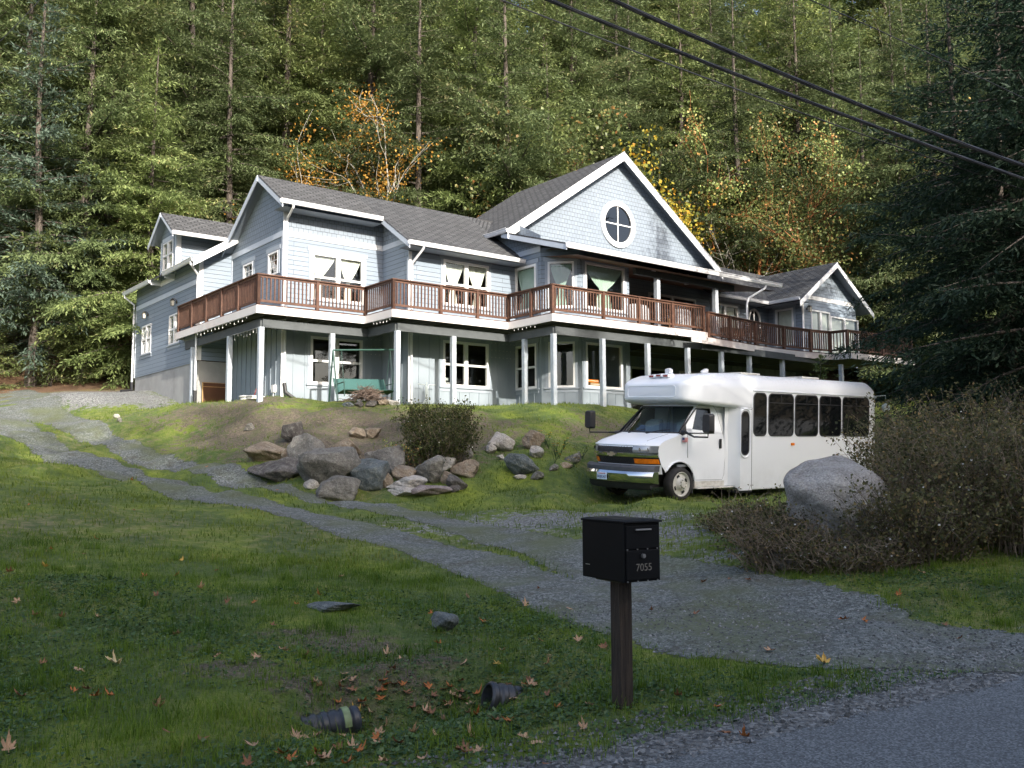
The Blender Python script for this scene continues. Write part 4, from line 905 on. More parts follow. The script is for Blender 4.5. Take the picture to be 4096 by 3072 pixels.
mb = MB(); mb.add([cf(s, z, -.02) for z in (1.49, 1.7, 1.9, 2.1) for s in sv[1:-1]], [(i*(NS-2)+k, i*(NS-2)+k+1, (i+1)*(NS-2)+k+1, (i+1)*(NS-2)+k) for i in range(3) for k in range(NS-3)]); ws = mb.build('windshield', MT['wsglass'], bus, smooth=True)
mb = MB(); 
for z in (1.50, 2.085): mb.tube([cf(s, z, .004) for s in sv[1:-1]], .016, 6)
for s in (sv[1], sv[-2]): mb.tube([cf(s, z, .004) for z in (1.5, 1.7, 1.9, 2.085)], .014, 6)
mb.build('windshield_seal', MT['blackplastic'], ws)
for a, b_ in ((-.25, -.75), (.35, -.1)):
    mb = MB(); mb.tube([cf(a, 1.47, .02), cf((a+b_)/2, 1.53, .035), cf(b_, 1.56, .03)], .010, 5); mb.tube([cf(a-.3*0, 1.475, .03), cf(a+.1, 1.50, .03)], .016, 5); mb.build('wiper', MT['blackplastic'], ws)
mb = MB(); mb.box((.30, .25, 1.35), (.62, 1.92, 1.50)); mb.loft([rring(.9, .35, .8, .9, 1.75, .08), rring(1.05, .35, .8, .9, 1.8, .08)]); mb.loft([rring(.9, 1.35, 1.8, .9, 1.75, .08), rring(1.05, 1.35, 1.8, .9, 1.8, .08)]); mb.box((1.85, .12, .8), (1.9, 2.04, 2.1)); mb.box((.2, .12, .75), (1.9, 2.04, .8)); mb.build('cab_interior', MT['dash'], cab)
for s in (-1, 1):
    mb = MB(); q = [(.24, 1.49), (1.41, 1.49), (1.35, 2.05), (.88, 2.05)]; mb.add([(x, YC+s*(hwz(z)-.02), z) for x, z in q], [(0, 1, 2, 3)]); sw = mb.build('cab_side_window', MT['busglass'], bus)
    mb = MB(); ql = [(x, YC+s*(hwz(z)+.004), z) for x, z in [(.26, 1.495), (1.41, 1.495), (1.35, 2.05), (.89, 2.05), (.26, 1.495)]]; mb.tube(ql, .014, 5); mb.add([(x, YC+s*(hwz(z)+.004), z) for x, z in [(.24, 1.48), (.50, 1.48), (.50, 1.70)]], [(0, 1, 2)]); mb.build('window_seal', MT['blackplastic'], sw)
YS = YC-.985
mb = MB()
for pts in ([(.50, .95), (.52, 1.47), (.24, 1.50)], [(.72, .45), (1.66, .44), (1.73, .55), (1.76, 1.0), (1.72, 1.5), (1.60, 2.0), (1.50, 2.12), (.98, 2.12)]):
    mb.tube([(x, YC-hwz(z)-.0, z) for x, z in pts], .0035, 5)
mb.build('door_seam', MT['seam'], cab)
mb = MB(); mb.box((1.55, YS-.03, 1.15), (1.62, YS-.004, 1.37)); mb.build('door_handle', MT['black'], cab, bevel=.012)
# curved fairing between the cab and the wider body, with a slot window
mb = MB(); rr_ = []
for x, y in ((1.74, YS-.0), (1.84, YS-.02), (1.92, YS-.12), (2.0, B0-.0), (2.1, B0-.002), (2.42, B0-.004)): rr_.append([(x, y, .19 if x > 1.95 else .30), (x, y, .8), (x, y, 1.5), (x, y-.0, 2.1 if x > 1.9 else 2.14), (x, y+.3, 2.14), (x, y+.3, .19)])
mb.loft(rr_, caps=False); rr_ = [[(p[0], 2*YC-p[1], p[2]) for p in r_] for r_ in rr_]; mb.loft(rr_, caps=False); mb.build('cab_fairing', MT['white'], bus, smooth=True)
buswin(2.02, 2.30, 1.0, 2.02, .13, B0-.006, 'slot_window', bar=False)
mb = MB(); mb.tube([(u, B0-.012, z) for u, z in rrect(1.99, 2.34, .95, 2.07, .16)+[(2.18, .95)]], .018, 6); mb.build('slot_window_rim', MT['white'], bus, smooth=True)
# front end
def patch_(s0, s1, z0, z1, o, ns=10, nz=4, mbx=None):
    mbx = mbx or MB(); mbx.add([cf(s0+(s1-s0)*i/ns, z0+(z1-z0)*j/nz, o) for j in range(nz+1) for i in range(ns+1)]+[cf(s0+(s1-s0)*i/ns, z0+(z1-z0)*j/nz, o-.05) for j in (0, nz) for i in range(ns+1)],
        [(j*(ns+1)+i, j*(ns+1)+i+1, (j+1)*(ns+1)+i+1, (j+1)*(ns+1)+i) for j in range(nz) for i in range(ns)]+[(i, i+1, (nz+1)*(ns+1)+i+1, (nz+1)*(ns+1)+i) for i in range(ns)]+[(nz*(ns+1)+i, nz*(ns+1)+i+1, (nz+2)*(ns+1)+i+1, (nz+2)*(ns+1)+i) for i in range(ns)]); return mbx
mt_ = M_('black_grille_mesh'); t = NT(mt_); v_ = t.n('ShaderNodeTexVoronoi'); v_.inputs['Scale'].default_value = 45; t.l(t.coord(), v_.inputs['Vector']); t.set(t.ramp(v_.outputs['Distance'], [(.2, (.004, .004, .004)), (.6, (.03, .03, .032))]), .4); t.bump(v_.outputs['Distance'], .8, .01); MT['grille'] = mt_
gr = patch_(-1, 1, .80, 1.21, .006, 24).build('grille', MT['grille'], bus, smooth=True)
mb = MB(); mb.loft([[cf(s, z, o) for z, o in ((.955, .01), (.955, .05), (1.0, .062), (1.045, .05), (1.045, .01))] for s in sv]); mb.build('chrome_bar', MT['chrome'], gr, smooth=True)
mb = MB(); mb.tube([cf(s, 1.215, .012) for s in sv], .014, 6); mb.build('grille_rim', MT['white'], gr, smooth=True)
for s0, s1 in ((-1.0, -.56), (.56, 1.0)):
    h = patch_(s0, s1, 1.06, 1.205, .016).build('headlight', MT['lens'], bus, smooth=True)
    for q in (.35, .68):
        s = s0+(s1-s0)*q; mb = MB(); c = np.array(cf(s, 1.13, .004)); mb.tube([c+[-.005, 0, 0], c+[-.016, 0, 0]], .038, 14); mb.build('reflector', MT['chrome'], h, smooth=True)
    patch_(s0*.99, s1*.99, .82, .925, .02).build('turn_signal', MT['amber'], bus, smooth=True)
# emblem on the chrome bar
mb = MB(); c = np.array(cf(0, 1.0, .075)); bt = [(-.13, .02), (-.05, .02), (-.06, .05), (.04, .05), (.045, .02), (.13, .02), (.12, -.025), (.05, -.025), (.06, -.05), (-.045, -.05), (-.05, -.025), (-.12, -.025)]
mb.prism([(c[0], c[1]+a, c[2]+b_) for a, b_ in bt], (-.012, 0, 0)); em = mb.build('emblem', MT['gold'], bus)
mb = MB(); mb.tube([(c[0]-.012, c[1]+a, c[2]+b_) for a, b_ in bt+bt[:1]], .008, 5); mb.build('emblem_rim', MT['chrome'], em)
# bumper
def bs(s, z, o): return (-.86+.34*abs(s)**3-o, YC+s*(1.06)+.0, z)
mb = MB(); mb.loft([[bs(s, z, o) for z, o in ((.40, -.02), (.42, .10), (.50, .15), (.60, .16), (.655, .12), (.655, -.02))] for s in sv]); bp = mb.build('bumper', MT['chrome'], bus, smooth=True)
mb = MB(); mb.loft([[bs(s, z, o) for z, o in ((.66, -.04), (.66, .125), (.74, .12), (.79, .06), (.79, -.06))] for s in sv]); mb.build('bumper_top', MT['cladding'], bp, smooth=True)
mb = MB(); mb.loft([[bs(s*.9, z, o) for z, o in ((.26, -.02), (.30, .02), (.41, .05), (.41, -.05))] for s in sv]); mb.build('air_dam', MT['blackplastic'], bp, smooth=True)
px = bs(.1, .5, .165)[0]
mb = MB(); mb.box((px-.012, 1.06, .445), (px-.004, 1.38, .60)); pt = mb.build('licence_plate', MT['plate'], bus, bevel=.004)
def text(s, name, mat, parent, size, M4, ext=.002, align='CENTER', off=0.):
    cu = bpy.data.curves.new(name, 'FONT'); cu.body = s; cu.size = size; cu.extrude = ext; cu.align_x = align; cu.align_y = 'CENTER'; cu.offset = off
    o = bpy.data.objects.new(name, cu); dg = bpy.context.evaluated_depsgraph_get(); COL.objects.link(o); dg.update()
    me = bpy.data.meshes.new_from_object(o.evaluated_get(dg)); bpy.data.objects.remove(o); me.materials.clear(); me.materials.append(mat)
    q = bpy.data.objects.new(name, me); COL.objects.link(q); q.parent = parent; q.matrix_local = M4; return q
def fr4(o, x, y): x = Vector(x).normalized(); y = Vector(y).normalized(); z = x.cross(y); return Matrix(((x[0], y[0], z[0], o[0]), (x[1], y[1], z[1], o[1]), (x[2], y[2], z[2], o[2]), (0, 0, 0, 1)))
text('B0JB363', 'plate_number', MT['blue'], pt, .088, fr4((px-.014, 1.22, .505), (0, -1, 0), (0, 0, 1)))
text('WASHINGTON', 'plate_state', MT['red'], pt, .032, fr4((px-.014, 1.22, .575), (0, -1, 0), (0, 0, 1)))
# hood lines
mb = MB(); mb.tube([cf(s, z, .001) for s, z in ((-.78, 1.23), (-.72, 1.32), (-.74, 1.40), (-.78, 1.47))], .0035, 5); mb.tube([cf(s, z, .001) for s, z in ((.78, 1.23), (.72, 1.32), (.74, 1.40), (.78, 1.47))], .0035, 5); mb.build('hood_seam', MT['seam'], cab)
# wheel arch flares, flap, step, underbody
mb = MB(); mb.tube([(.23+.50*math.cos(R(a)), YS-.004, .38+.50*math.sin(R(a))) for a in range(8, 152, 8)], .022, 6); mb.build('arch_flare', MT['white'], cab, smooth=True)
mb = MB(); mb.box((.62, YS-.02, .16), (.66, YS+.35, .62)); mb.build('mud_flap', MT['blackplastic'], bus)
mb = MB(); mb.box((.70, YS-.12, .26), (2.02, YS+.1, .285)); mb.box((.74, YS-.0, .29), (1.9, YS+.1, .42)); mb.build('side_step', MT['steel'], bus, bevel=.006)
mb = MB(); mb.box((-.55, .35, .30), (7.2, 1.85, .62)); mb.box((1.95, -.1, .14), (2.5, 2.2, .25)); mb.box((-.4, .2, .78), (1.0, 1.95, .82)); mb.build('chassis', MT['blackplastic'], bus)
def wheel(x, y, sgn, r=.375, wd=.23):
    mb = MB(); yo = y; yi = y+sgn*wd
    pr = [(r-.10, 0), (r-.055, -.006), (r-.02, .012), (r, .05), (r, wd-.05), (r-.02, wd-.01), (r-.1, wd)]
    rings = [[(x+rad*math.cos(t), y+sgn*d, r+rad*math.sin(t)) for t in np.linspace(0, 2*math.pi, 41)[:-1]] for rad, d in pr]; mb.loft(rings, caps=False)
    tr = mb.build('wheel', MT['rubber'], bus, smooth=True)
    mb = MB(); pr = [(r-.098, .01), (r-.115, .0), (r-.125, .03), (r-.14, .05), (.14, .035), (.115, -.01), (.11, -.03), (.07, -.035), (.065, -.06), (.0, -.062)]
    rings = [[(x+rad*math.cos(t), y+sgn*d, r+rad*math.sin(t)) for t in np.linspace(0, 2*math.pi, 41)[:-1]] for rad, d in pr]; mb.loft(rings, caps=False); rm = mb.build('rim', MT['steel'], tr, smooth=True)
    mb = MB()
    for k in range(8): t = k*math.pi/4+.2; mb.tube([(x+.09*math.cos(t), y-sgn*.03, r+.09*math.sin(t)), (x+.09*math.cos(t), y-sgn*.055, r+.09*math.sin(t))], .012, 6)
    mb.build('lug_nuts', MT['chrome'], rm)
    mb = MB()
    for k in range(4):
        t0 = k*math.pi/2+.45; pts = [(rad, t0+dt) for rad, dt in ((.165, -.28), (.165, 0), (.165, .28), (.215, .22), (.22, 0), (.215, -.22))]
        mb.add([(x+a*math.cos(b_), y+sgn*.030, r+a*math.sin(b_)) for a, b_ in pts], [tuple(range(6))])
    mb.build('rim_slots', MT['black'], rm)
wheel(.23, .02, 1); wheel(.23, 2.14, -1); wheel(5.62, .0, 1); wheel(5.62, 2.16, -1)
mb = MB(); mb.add([(5.62+.50*math.cos(R(a)), B0-.004, .38+.50*math.sin(R(a))) for a in range(0, 181, 8)]+[(5.62-.5, B0-.004, .19), (5.62+.5, B0-.004, .19)], [tuple(range(25))]); mb.build('rear_wheel_arch', MT['black'], bus)
mb = MB(); mb.tube([(5.62+.51*math.cos(R(a)), B0-.012, .38+.51*math.sin(R(a))) for a in range(0, 181, 8)], .025, 6); mb.build('arch_flare', MT['blackplastic'], bus, smooth=True)
mb = MB(); mb.add([(6.68+.07*math.cos(t), B0-.004, .78+.10*math.sin(t)) for t in np.linspace(0, 6.28, 20)], [tuple(range(20))]); mb.build('fuel_filler', MT['black'], bus)
mb = MB(); mb.box((3.90, B0-.03, 1.22), (4.02, B0-.004, 1.28)); mb.build('side_marker', MT['amber'], bus, bevel=.006); 
# flag sticker on the fender
fl = MB(); y = YS-.010; fl.box((.30, y, 1.295), (.49, y+.004, 1.40)); fg = fl.build('flag_sticker', MT['whiteink'], bus)
fl = MB()
for k in range(7): z = 1.296+k*.015; fl.box((.301, y-.003, z), (.489, y-.0005, z+.0075))
fl.build('flag_stripes', MT['red'], fg); fl = MB(); fl.box((.301, y-.005, 1.345), (.375, y-.003, 1.399)); fl.build('flag_canton', MT['blue'], fg)
# mirrors
def mirror(x, y, base, z=1.72):
    mb = MB(); s = np.sign(y-YC); mb.loft([rring(x-.07, y-.10, y+.10, z-.19, z+.19, .05), rring(x-.02, y-.13, y+.13, z-.215, z+.215, .06), rring(x+.06, y-.13, y+.13, z-.215, z+.215, .06)]); h = mb.build('mirror', MT['blackplastic'], bus, smooth=True)
    mb = MB(); mb.tube([(x+.0, y, z-.20), (x+.0, y, z-.30), (base[0], (y+base[1])/2, z-.30), base], [.02, .02, .02, .03], 7); mb.tube([base, (base[0], base[1]-s*.12, base[2]-.02)], [.05, .07], 8); mb.build('mirror_arm', MT['blackplastic'], h, smooth=True)
mirror(.52, -.46, (.36, YS-.05, 1.52)); mirror(-.16, 2.60, (.25, 2.12, 1.46), 1.76)
mb = MB(); mb.tube([(7.55, B0-.02, 2.45), (7.55, B0-.04, 2.52), (8.0, B0-.05, 2.55)], .012, 6); mb.tube([(7.98, B0-.05, 2.55), (8.05, B0-.05, 2.3)], .01, 6); mb.tube([(8.05, B0-.02, 2.22), (8.02, B0-.08, 2.22)], [.12, .10], 14); mb.build('rear_mirror', MT['galv'], bus, smooth=True)
# ------------------------------------------------------------------ vegetation
def leaf_mat(name, c1, c2, c3=None, rough=.6, trans=.25, obj=.35):
    m = M_(name); t = NT(m)
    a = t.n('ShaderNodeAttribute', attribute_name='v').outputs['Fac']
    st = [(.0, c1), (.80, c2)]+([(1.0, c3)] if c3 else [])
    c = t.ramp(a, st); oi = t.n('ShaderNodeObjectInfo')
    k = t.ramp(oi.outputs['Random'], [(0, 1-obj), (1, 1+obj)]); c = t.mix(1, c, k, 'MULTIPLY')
    t.set(c, rough); t.b.inputs['Specular IOR Level'].default_value = .25
    tl = t.n('ShaderNodeBsdfTranslucent'); t.l(c, tl.inputs[0]); mx = t.n('ShaderNodeMixShader'); mx.inputs[0].default_value = trans*1.4
    t.l(t.b.outputs[0], mx.inputs[1]); t.l(tl.outputs[0], mx.inputs[2]); t.l(mx.outputs[0], t.out.inputs[0]); return m
def bark_mat(name, c1, c2, sc=(9, 9, 1.5)):
    m = M_(name); t = NT(m); v = t.mapping(t.coord(), sc); n = t.noise(1.2, 7, v, .7); t.set(t.ramp(n, [(.35, c1), (.65, c2)]), .95); t.bump(n, .9, .05); return m
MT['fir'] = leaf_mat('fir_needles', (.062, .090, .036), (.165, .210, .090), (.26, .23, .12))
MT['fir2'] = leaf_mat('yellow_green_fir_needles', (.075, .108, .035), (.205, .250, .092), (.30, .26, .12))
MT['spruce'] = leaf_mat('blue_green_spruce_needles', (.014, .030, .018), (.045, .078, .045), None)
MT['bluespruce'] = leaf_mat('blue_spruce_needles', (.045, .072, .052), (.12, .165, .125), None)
MT['bark'] = bark_mat('fir_bark', (.035, .028, .023), (.12, .10, .085)); MT['barkred'] = bark_mat('madrone_bark', (.20, .07, .025), (.38, .17, .06)); MT['barkpale'] = bark_mat('pale_lichen_bark', (.20, .19, .16), (.42, .41, .36))
MT['orange'] = leaf_mat('orange_leaves', (.33, .15, .03), (.56, .31, .05), (.66, .44, .10)); MT['yellow'] = leaf_mat('yellow_maple_leaves', (.18, .20, .03), (.42, .31, .035), (.52, .24, .03))
MT['madrone'] = leaf_mat('glossy_evergreen_leaves', (.08, .11, .03), (.24, .29, .10), (.50, .22, .08), .4); MT['bush'] = leaf_mat('bush_leaves', (.045, .052, .022), (.14, .135, .055), (.25, .17, .07)); MT['twig'] = leaf_mat('bush_twigs', (.085, .066, .05), (.21, .17, .125), None, .9, 0)
def quads_from(C, D, N, L, Wd, vv, tip=.35):
    """rhombic sprays: centre base C, direction D, side N, length L, width Wd"""
    a = C; b = C+D*(L*.45)[:, None]+N*(Wd*.5)[:, None]; c = C+D*L[:, None]; d = C+D*(L*.45)[:, None]-N*(Wd*.5)[:, None]
    V = np.stack([a, b, c, d], 1).reshape(-1, 3); F = np.arange(len(V)).reshape(-1, 4); return V, F, np.repeat(vv, 4)
def unit(v): return v/(np.linalg.norm(v, axis=-1, keepdims=True)+1e-9)
def conifer(seed, H, Lm, base=.12, nb=110, droop=.35, step=.20, spray=.30, bl=.32, dens=1.0, up=.25, sway=.0, deadlow=True, shape=.85):
    r = np.random.default_rng(seed); Cs = []; Ds = []; Ls = []; Ws = []; vs_ = []; tw = MB(); lean = r.normal(0, sway, 2)
    def axis_(h): t = h/H; return np.array([lean[0]*t*t*H, lean[1]*t*t*H, h])
    for i in range(nb):
        u = min(.999, max(0, (i+r.uniform(-1.5, 2.5))/nb)); t = base+(1-base)*u**.92; h = H*t*.99
        prof = min(1, (1-t)**shape*1.25+.02)*(.72+.28*min(1, (t-base)/.15+.3)); L = max(.25, Lm*prof*r.uniform(.45, 1.15)); az = i*2.39996+r.normal(0, .9)
        dirh = np.array([math.cos(az), math.sin(az), 0]); side = np.array([-dirh[1], dirh[0], 0]); a = up*(t*1.6-.35)+r.normal(0, .17); dr = droop*(1-.6*t)*r.uniform(.4, 1.6)
        o = axis_(h)
        f = lambda s: o+dirh*(L*s)[:, None]+np.array([0, 0, 1.])*(L*(a*s-dr*s*s+dr*.35*s**3))[:, None]+side*(L*.06*np.sin(s*3+i))[:, None]
        sp = f(np.linspace(0, 1, 5)); 
        if L > .8: tw.tube(sp, [max(.012, L*.014), L*.011, L*.008, .012, .006], 4, caps=False)
        n = max(3, int(L/step*dens)); s = np.linspace(.06 if t > .3 else .12, 1, n); s = np.repeat(s, 2); sg = np.tile([1, -1], n); s = s+r.normal(0, .02, 2*n)
        p0 = f(s); bls = L*bl*(1.08-s*.75)*r.uniform(.55, 1.15, 2*n)+.10
        tang = unit(f(s+.02)-f(s)); bd = unit(tang*.75+side*sg[:, None]*r.uniform(.6, 1.1, 2*n)[:, None]+np.array([0, 0, -.12])+r.normal(0, .08, (2*n, 3)))
        m = np.maximum(2, (bls/(spray*.42)).astype(int)); idx = np.repeat(np.arange(2*n), m); q = np.concatenate([(np.arange(k)+.3)/k for k in m])
        C = p0[idx]+bd[idx]*(bls[idx]*q)[:, None]+np.array([0, 0, -1.])*(bls[idx]*q*q*.34)[:, None]+r.normal(0, .06*spray/.3, (len(idx), 3))
        D = unit(bd[idx]*.8+r.normal(0, .55, (len(idx), 3))+tang[idx]*.35+np.array([0, 0, -.10])); N = unit(np.cross(D, np.array([0, 0, 1.])+r.normal(0, .45, (len(idx), 3))))
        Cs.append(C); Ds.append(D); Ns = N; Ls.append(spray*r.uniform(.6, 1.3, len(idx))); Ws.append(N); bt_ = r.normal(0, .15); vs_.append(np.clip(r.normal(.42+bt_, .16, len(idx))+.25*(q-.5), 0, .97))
    # leader
    n = 60; z = H*(1-r.uniform(0, .06, n)); az = r.uniform(0, 6.28, n); C = np.array([axis_(k) for k in z]); D = unit(np.stack([np.cos(az), np.sin(az), r.uniform(.2, 1.2, n)], 1)); Cs.append(C); Ds.append(D); Ws.append(unit(np.cross(D, [0, 0, 1.]))); Ls.append(np.full(n, spray*.9)); vs_.append(np.full(n, .6))
    C = np.concatenate(Cs); D = np.concatenate(Ds); N = np.concatenate(Ws); L = np.concatenate(Ls); v = np.concatenate(vs_)
    V, F, vv = quads_from(C, D, N, L, L*.27, v)
    tr = MB(); tr.tube([axis_(H*k)+np.array([.22*math.sin(k*7+seed), .20*math.cos(k*5+seed*2)-.20*math.cos(seed*2), 0])*min(1, k*6)*(1-k) for k in np.linspace(0, 1, 12)]+[], [max(.02, H*.0105*(1-k)**.8*(1.25 if k == 0 else 1)) for k in np.linspace(0, 1, 12)], 9, caps=False)
    if deadlow:
        for _ in range(int(10)):
            h = H*r.uniform(.05, base+.25); az = r.uniform(0, 6.28); L_ = r.uniform(.8, 2.2); o = axis_(h); d = np.array([math.cos(az), math.sin(az), 0]); tr.tube([o, o+d*L_*.5+[0, 0, .1], o+d*L_+[0, 0, -.25]], [.03, .02, .006], 4, caps=False)
    return V, F, vv, tr, tw
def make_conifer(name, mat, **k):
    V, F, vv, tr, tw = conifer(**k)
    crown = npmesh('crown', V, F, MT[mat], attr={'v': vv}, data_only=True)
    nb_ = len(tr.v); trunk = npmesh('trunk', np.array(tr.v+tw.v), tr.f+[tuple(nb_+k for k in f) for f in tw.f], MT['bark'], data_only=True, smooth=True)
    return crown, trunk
def place_tree(kind, meshes, loc_, label, cat='tree', group=None, rz=0, s=1., sz=None, names=('crown', 'trunk')):
    o = empty(kind, tuple(loc_), rz); o.scale = (s, s, sz or s)
    for n, me in zip(names, meshes):
        c = bpy.data.objects.new(n, me); COL.objects.link(c); c.parent = o
    tag(o, label, cat, group); return o
FA = make_conifer('fir', 'fir', seed=1, H=26, Lm=5.8, base=.05, nb=150, spray=.27, step=.12, bl=.42)
FB_ = make_conifer('fir', 'fir', seed=2, H=28, Lm=6.4, base=.12, nb=150, spray=.28, step=.125, droop=.25, bl=.42)
FC = make_conifer('fir', 'fir2', seed=3, H=22, Lm=5.8, base=.04, nb=150, spray=.27, step=.12, droop=.45, bl=.40)
FD = make_conifer('fir', 'fir2', seed=4, H=27, Lm=6.2, base=.15, nb=150, spray=.28, step=.125, droop=.15, up=.35, sway=.03, bl=.42)
FS = make_conifer('fir', 'fir2', seed=5, H=6, Lm=2.3, base=.04, nb=70, spray=.22, step=.16, droop=.25, deadlow=False)
BS = make_conifer('spruce', 'bluespruce', seed=6, H=21, Lm=4.0, base=.09, nb=150, spray=.26, step=.17, droop=.30, up=.4)
RS = make_conifer('spruce', 'spruce', seed=8, H=17, Lm=4.6, base=.07, nb=150, spray=.20, step=.12, droop=.38, up=.3, bl=.36)
RS2 = make_conifer('spruce', 'spruce', seed=9, H=20, Lm=4.8, base=.10, nb=150, spray=.22, step=.14, droop=.42, up=.3, bl=.36)
GF = 'firs rising on the slope behind the house'
def at(sx, d):
    p = P(sx, 850, d); return (p[0], p[1], ht(p[0], p[1])-.15)
KIN = {'A': (FA, 'fir_tree'), 'B': (FB_, 'fir_tree'), 'C': (FC, 'fir_tree'), 'D': (FD, 'fir_tree'), 'S': (FS, 'young_fir'), 'L': (BS, 'blue_spruce'), 'R': (RS, 'spruce_tree'), 'Q': (RS2, 'spruce_tree')}
# trees whose stems the photograph shows, placed by the column in which the stem stands
MAIN = [(65, 41, 'L', 1.0, 'tall blue green spruce at the far left edge of the forest'), (215, 45, 'D', 1.0, 'tall fir with a curved leaning trunk between the left spruce and the dormer'),
        (393, 50, 'B', .95, 'fir with a pale straight trunk rising above the dormer roof'), (612, 54, 'D', 1.0, 'fir with a bare lower trunk above the left gable peak'), (800, 55, 'B', 1.0, 'tall fir behind the orange leaved tree'),
        (905, 50, 'B', .9, 'fir with a thin pale trunk just above the long left roof'), (1022, 53, 'D', 1.05, 'thick trunked fir left of the big gable roof'), (1240, 60, 'B', 1.05, 'tall reddish trunked fir directly behind the big gable roof'), (1345, 68, 'A', 1.1, 'tall dark fir behind the peak of the big gable'), (1605, 57, 'B', 1.0, 'fir behind the red barked tree right of the big gable')]
for i, (sx, d, k, s, lab) in enumerate(MAIN): me, kd = KIN[k]; place_tree(kd, me, at(sx, d), lab, group=None, rz=i*1.7, s=s)
# the rest of the slope in rows
r_ = random.Random(5); n = 0
for row, (d0, st, x0, x1) in enumerate(((44, 150, -110, 330), (50, 118, 480, 2350), (58, 95, -150, 2400), (68, 92, -170, 2420), (80, 100, -150, 2400), (93, 115, -180, 2450), (106, 90, 1250, 2300))):
    x = x0+r_.uniform(0, 40)
    while x < x1:
        d = d0+r_.uniform(-3, 3)+max(0, (x-1500))*.004; k = r_.choice('AACCBD' if row < 3 else 'ABDC'); p = at(x, d)
        q = loc(np.array(p))
        if row >= 4 and x > 650: pass
        if not (q[1] < 8.5 and -1 < q[0] < 31) and not (560 < x < 930 and d < 53) and not (1270 < x < 1860 and d < 62):
            me, kd = KIN[k]; hs = r_.uniform(.75, 1.05)
            hs *= (1.12 if row >= 3 and x > 600 else 1)*(1.32 if row >= 4 and x > 1200 else 1)*(.9 if row >= 3 and x < 450 else 1)
            side = 'left' if x < 700 else ('middle' if x < 1450 else 'right')
            lab = {'left': 'sunlit green fir standing on the wooded slope left of the round window gable', 'middle': 'green fir on the wooded slope directly above the long roofs of the house', 'right': 'dark green fir on the wooded slope right of the big gable'}[side]
            place_tree(kd, me, p, lab, group='firs on the %s of the wooded slope' % side, rz=r_.uniform(0, 6.28), s=hs, sz=hs*r_.uniform(.92, 1.12)); n += 1
        x += st*r_.uniform(.75, 1.25)
# young firs at the left edge
for i, (sx, d, s) in enumerate(((20, 43, .9), (110, 41, .75), (170, 42, 1.0), (240, 43, .85), (-60, 42, 1.1), (290, 47, 1.1), (330, 49, 1.2), (-20, 40, .6))):
    place_tree('young_fir', FS, at(sx, d), 'bushy young fir at the top of the driveway left of the house', group='young firs at the forest edge left of the house', rz=i*2.1, s=s)
# dark spruces at the right, in front of the right gable
RIGHT = [(2200, 27.5, 'R', 1.0, 'dark spruce at the right edge with its grey stem showing'), (2085, 31.5, 'Q', .92, 'dark spruce whose boughs reach across the right gable'), (2290, 24, 'Q', 1.0, 'dark spruce filling the upper right corner of the view'), (2260, 38, 'Q', 1.15, 'tall dark spruce behind the right end of the deck'), (2350, 31, 'R', 1.2, 'dark spruce behind the brushwood at the far right'), (2040, 50, 'A', 1.0, 'dark fir behind the right end of the house'), (2420, 27, 'Q', 1.1, 'dark spruce mostly beyond the right edge')]
for i, (sx, d, k, s, lab) in enumerate(RIGHT): me, kd = KIN[k]; place_tree(kd, me, at(sx, d), lab, rz=i*1.3+.4, s=s)
p = at(1775, 30); place_tree('young_fir', FS, (p[0], p[1], ht(p[0], p[1])), 'small young fir standing behind the roof of the bus', rz=1, s=.55)
# trees across the road behind the viewer: they throw the shade on the lawn
r_ = random.Random(11)
TT = lambda x: float(np.interp(x, [10, 20, 32, 44, 50, 56], [31, 32, 36, 39, 43, 46]))
SH = [(x_+r_.uniform(-1, 1), y_+r_.uniform(-1, 1), (TT(x_)+1.6+dz_+r_.uniform(-.6, .6))/(26 if j_ % 2 else 22), 'CA'[j_ % 2]) for j_, (x_, y_, dz_) in enumerate([(2+3.4*k, -20, -5) for k in range(17)]+[(0+3.3*k, -25, 0) for k in range(22)]+[(2+3.4*k, -29, 2) for k in range(21)])]
for i, (x, y, s, k) in enumerate(SH):
    me, kd = KIN[k]; place_tree('roadside_fir', me, (x, y, -1.6), 'tall fir across the road from the house', group='firs across the road', rz=i*1.9, s=s)

# ---- broadleaved trees: limbs as tubes, leaves in loose sprays
def broad(seed, H, spread, levels=4, nl=9000, leaf=.10, fork=3, up=.9, trunk_r=.10, start=.25, clump=.35, tipw=1., leafless=.0, wig=.16):
    r = np.random.default_rng(seed); tb = MB(); ends = []
    def grow(p, d, L, rad, lv):
        pts = [p]; dd = d
        for k in range(4): dd = unit(dd+r.normal(0, wig, 3)+np.array([0, 0, .06*up])); pts.append(pts[-1]+dd*L/4)
        tb.tube(pts, [rad*(1-.12*k) for k in range(5)], 6 if rad > .03 else 4, caps=False)
        if lv >= 2:
            for q in pts[1:]: ends.append((q, lv))
        if lv < levels:
            for j in range(fork+(lv == 0)*2):
                q = pts[r.integers(1 if lv else 2, 5)]; nd = unit(dd*up+r.normal(0, spread, 3)); grow(q, nd, L*r.uniform(.55, .8), rad*.55, lv+1)
    grow(np.array([0, 0, 0.]), np.array([0, 0, 1.]), H*.45, trunk_r, 0)
    E = np.array([e[0] for e in ends]); E = E[r.random(len(E)) > leafless]; idx = r.integers(0, len(E), nl); C = E[idx]+r.normal(0, clump, (nl, 3))*np.array([1, 1, .6]); C = C[C[:, 2] > H*start*.3]; nl = len(C)
    D = unit(r.normal(0, 1, (nl, 3))+np.array([0, 0, -.3])); N = unit(np.cross(D, r.normal(0, 1, (nl, 3)))); L = leaf*r.uniform(.6, 1.3, nl)
    V, F, vv = quads_from(C, D, N, L, L*.75, r.random(nl)); return V, F, vv, tb
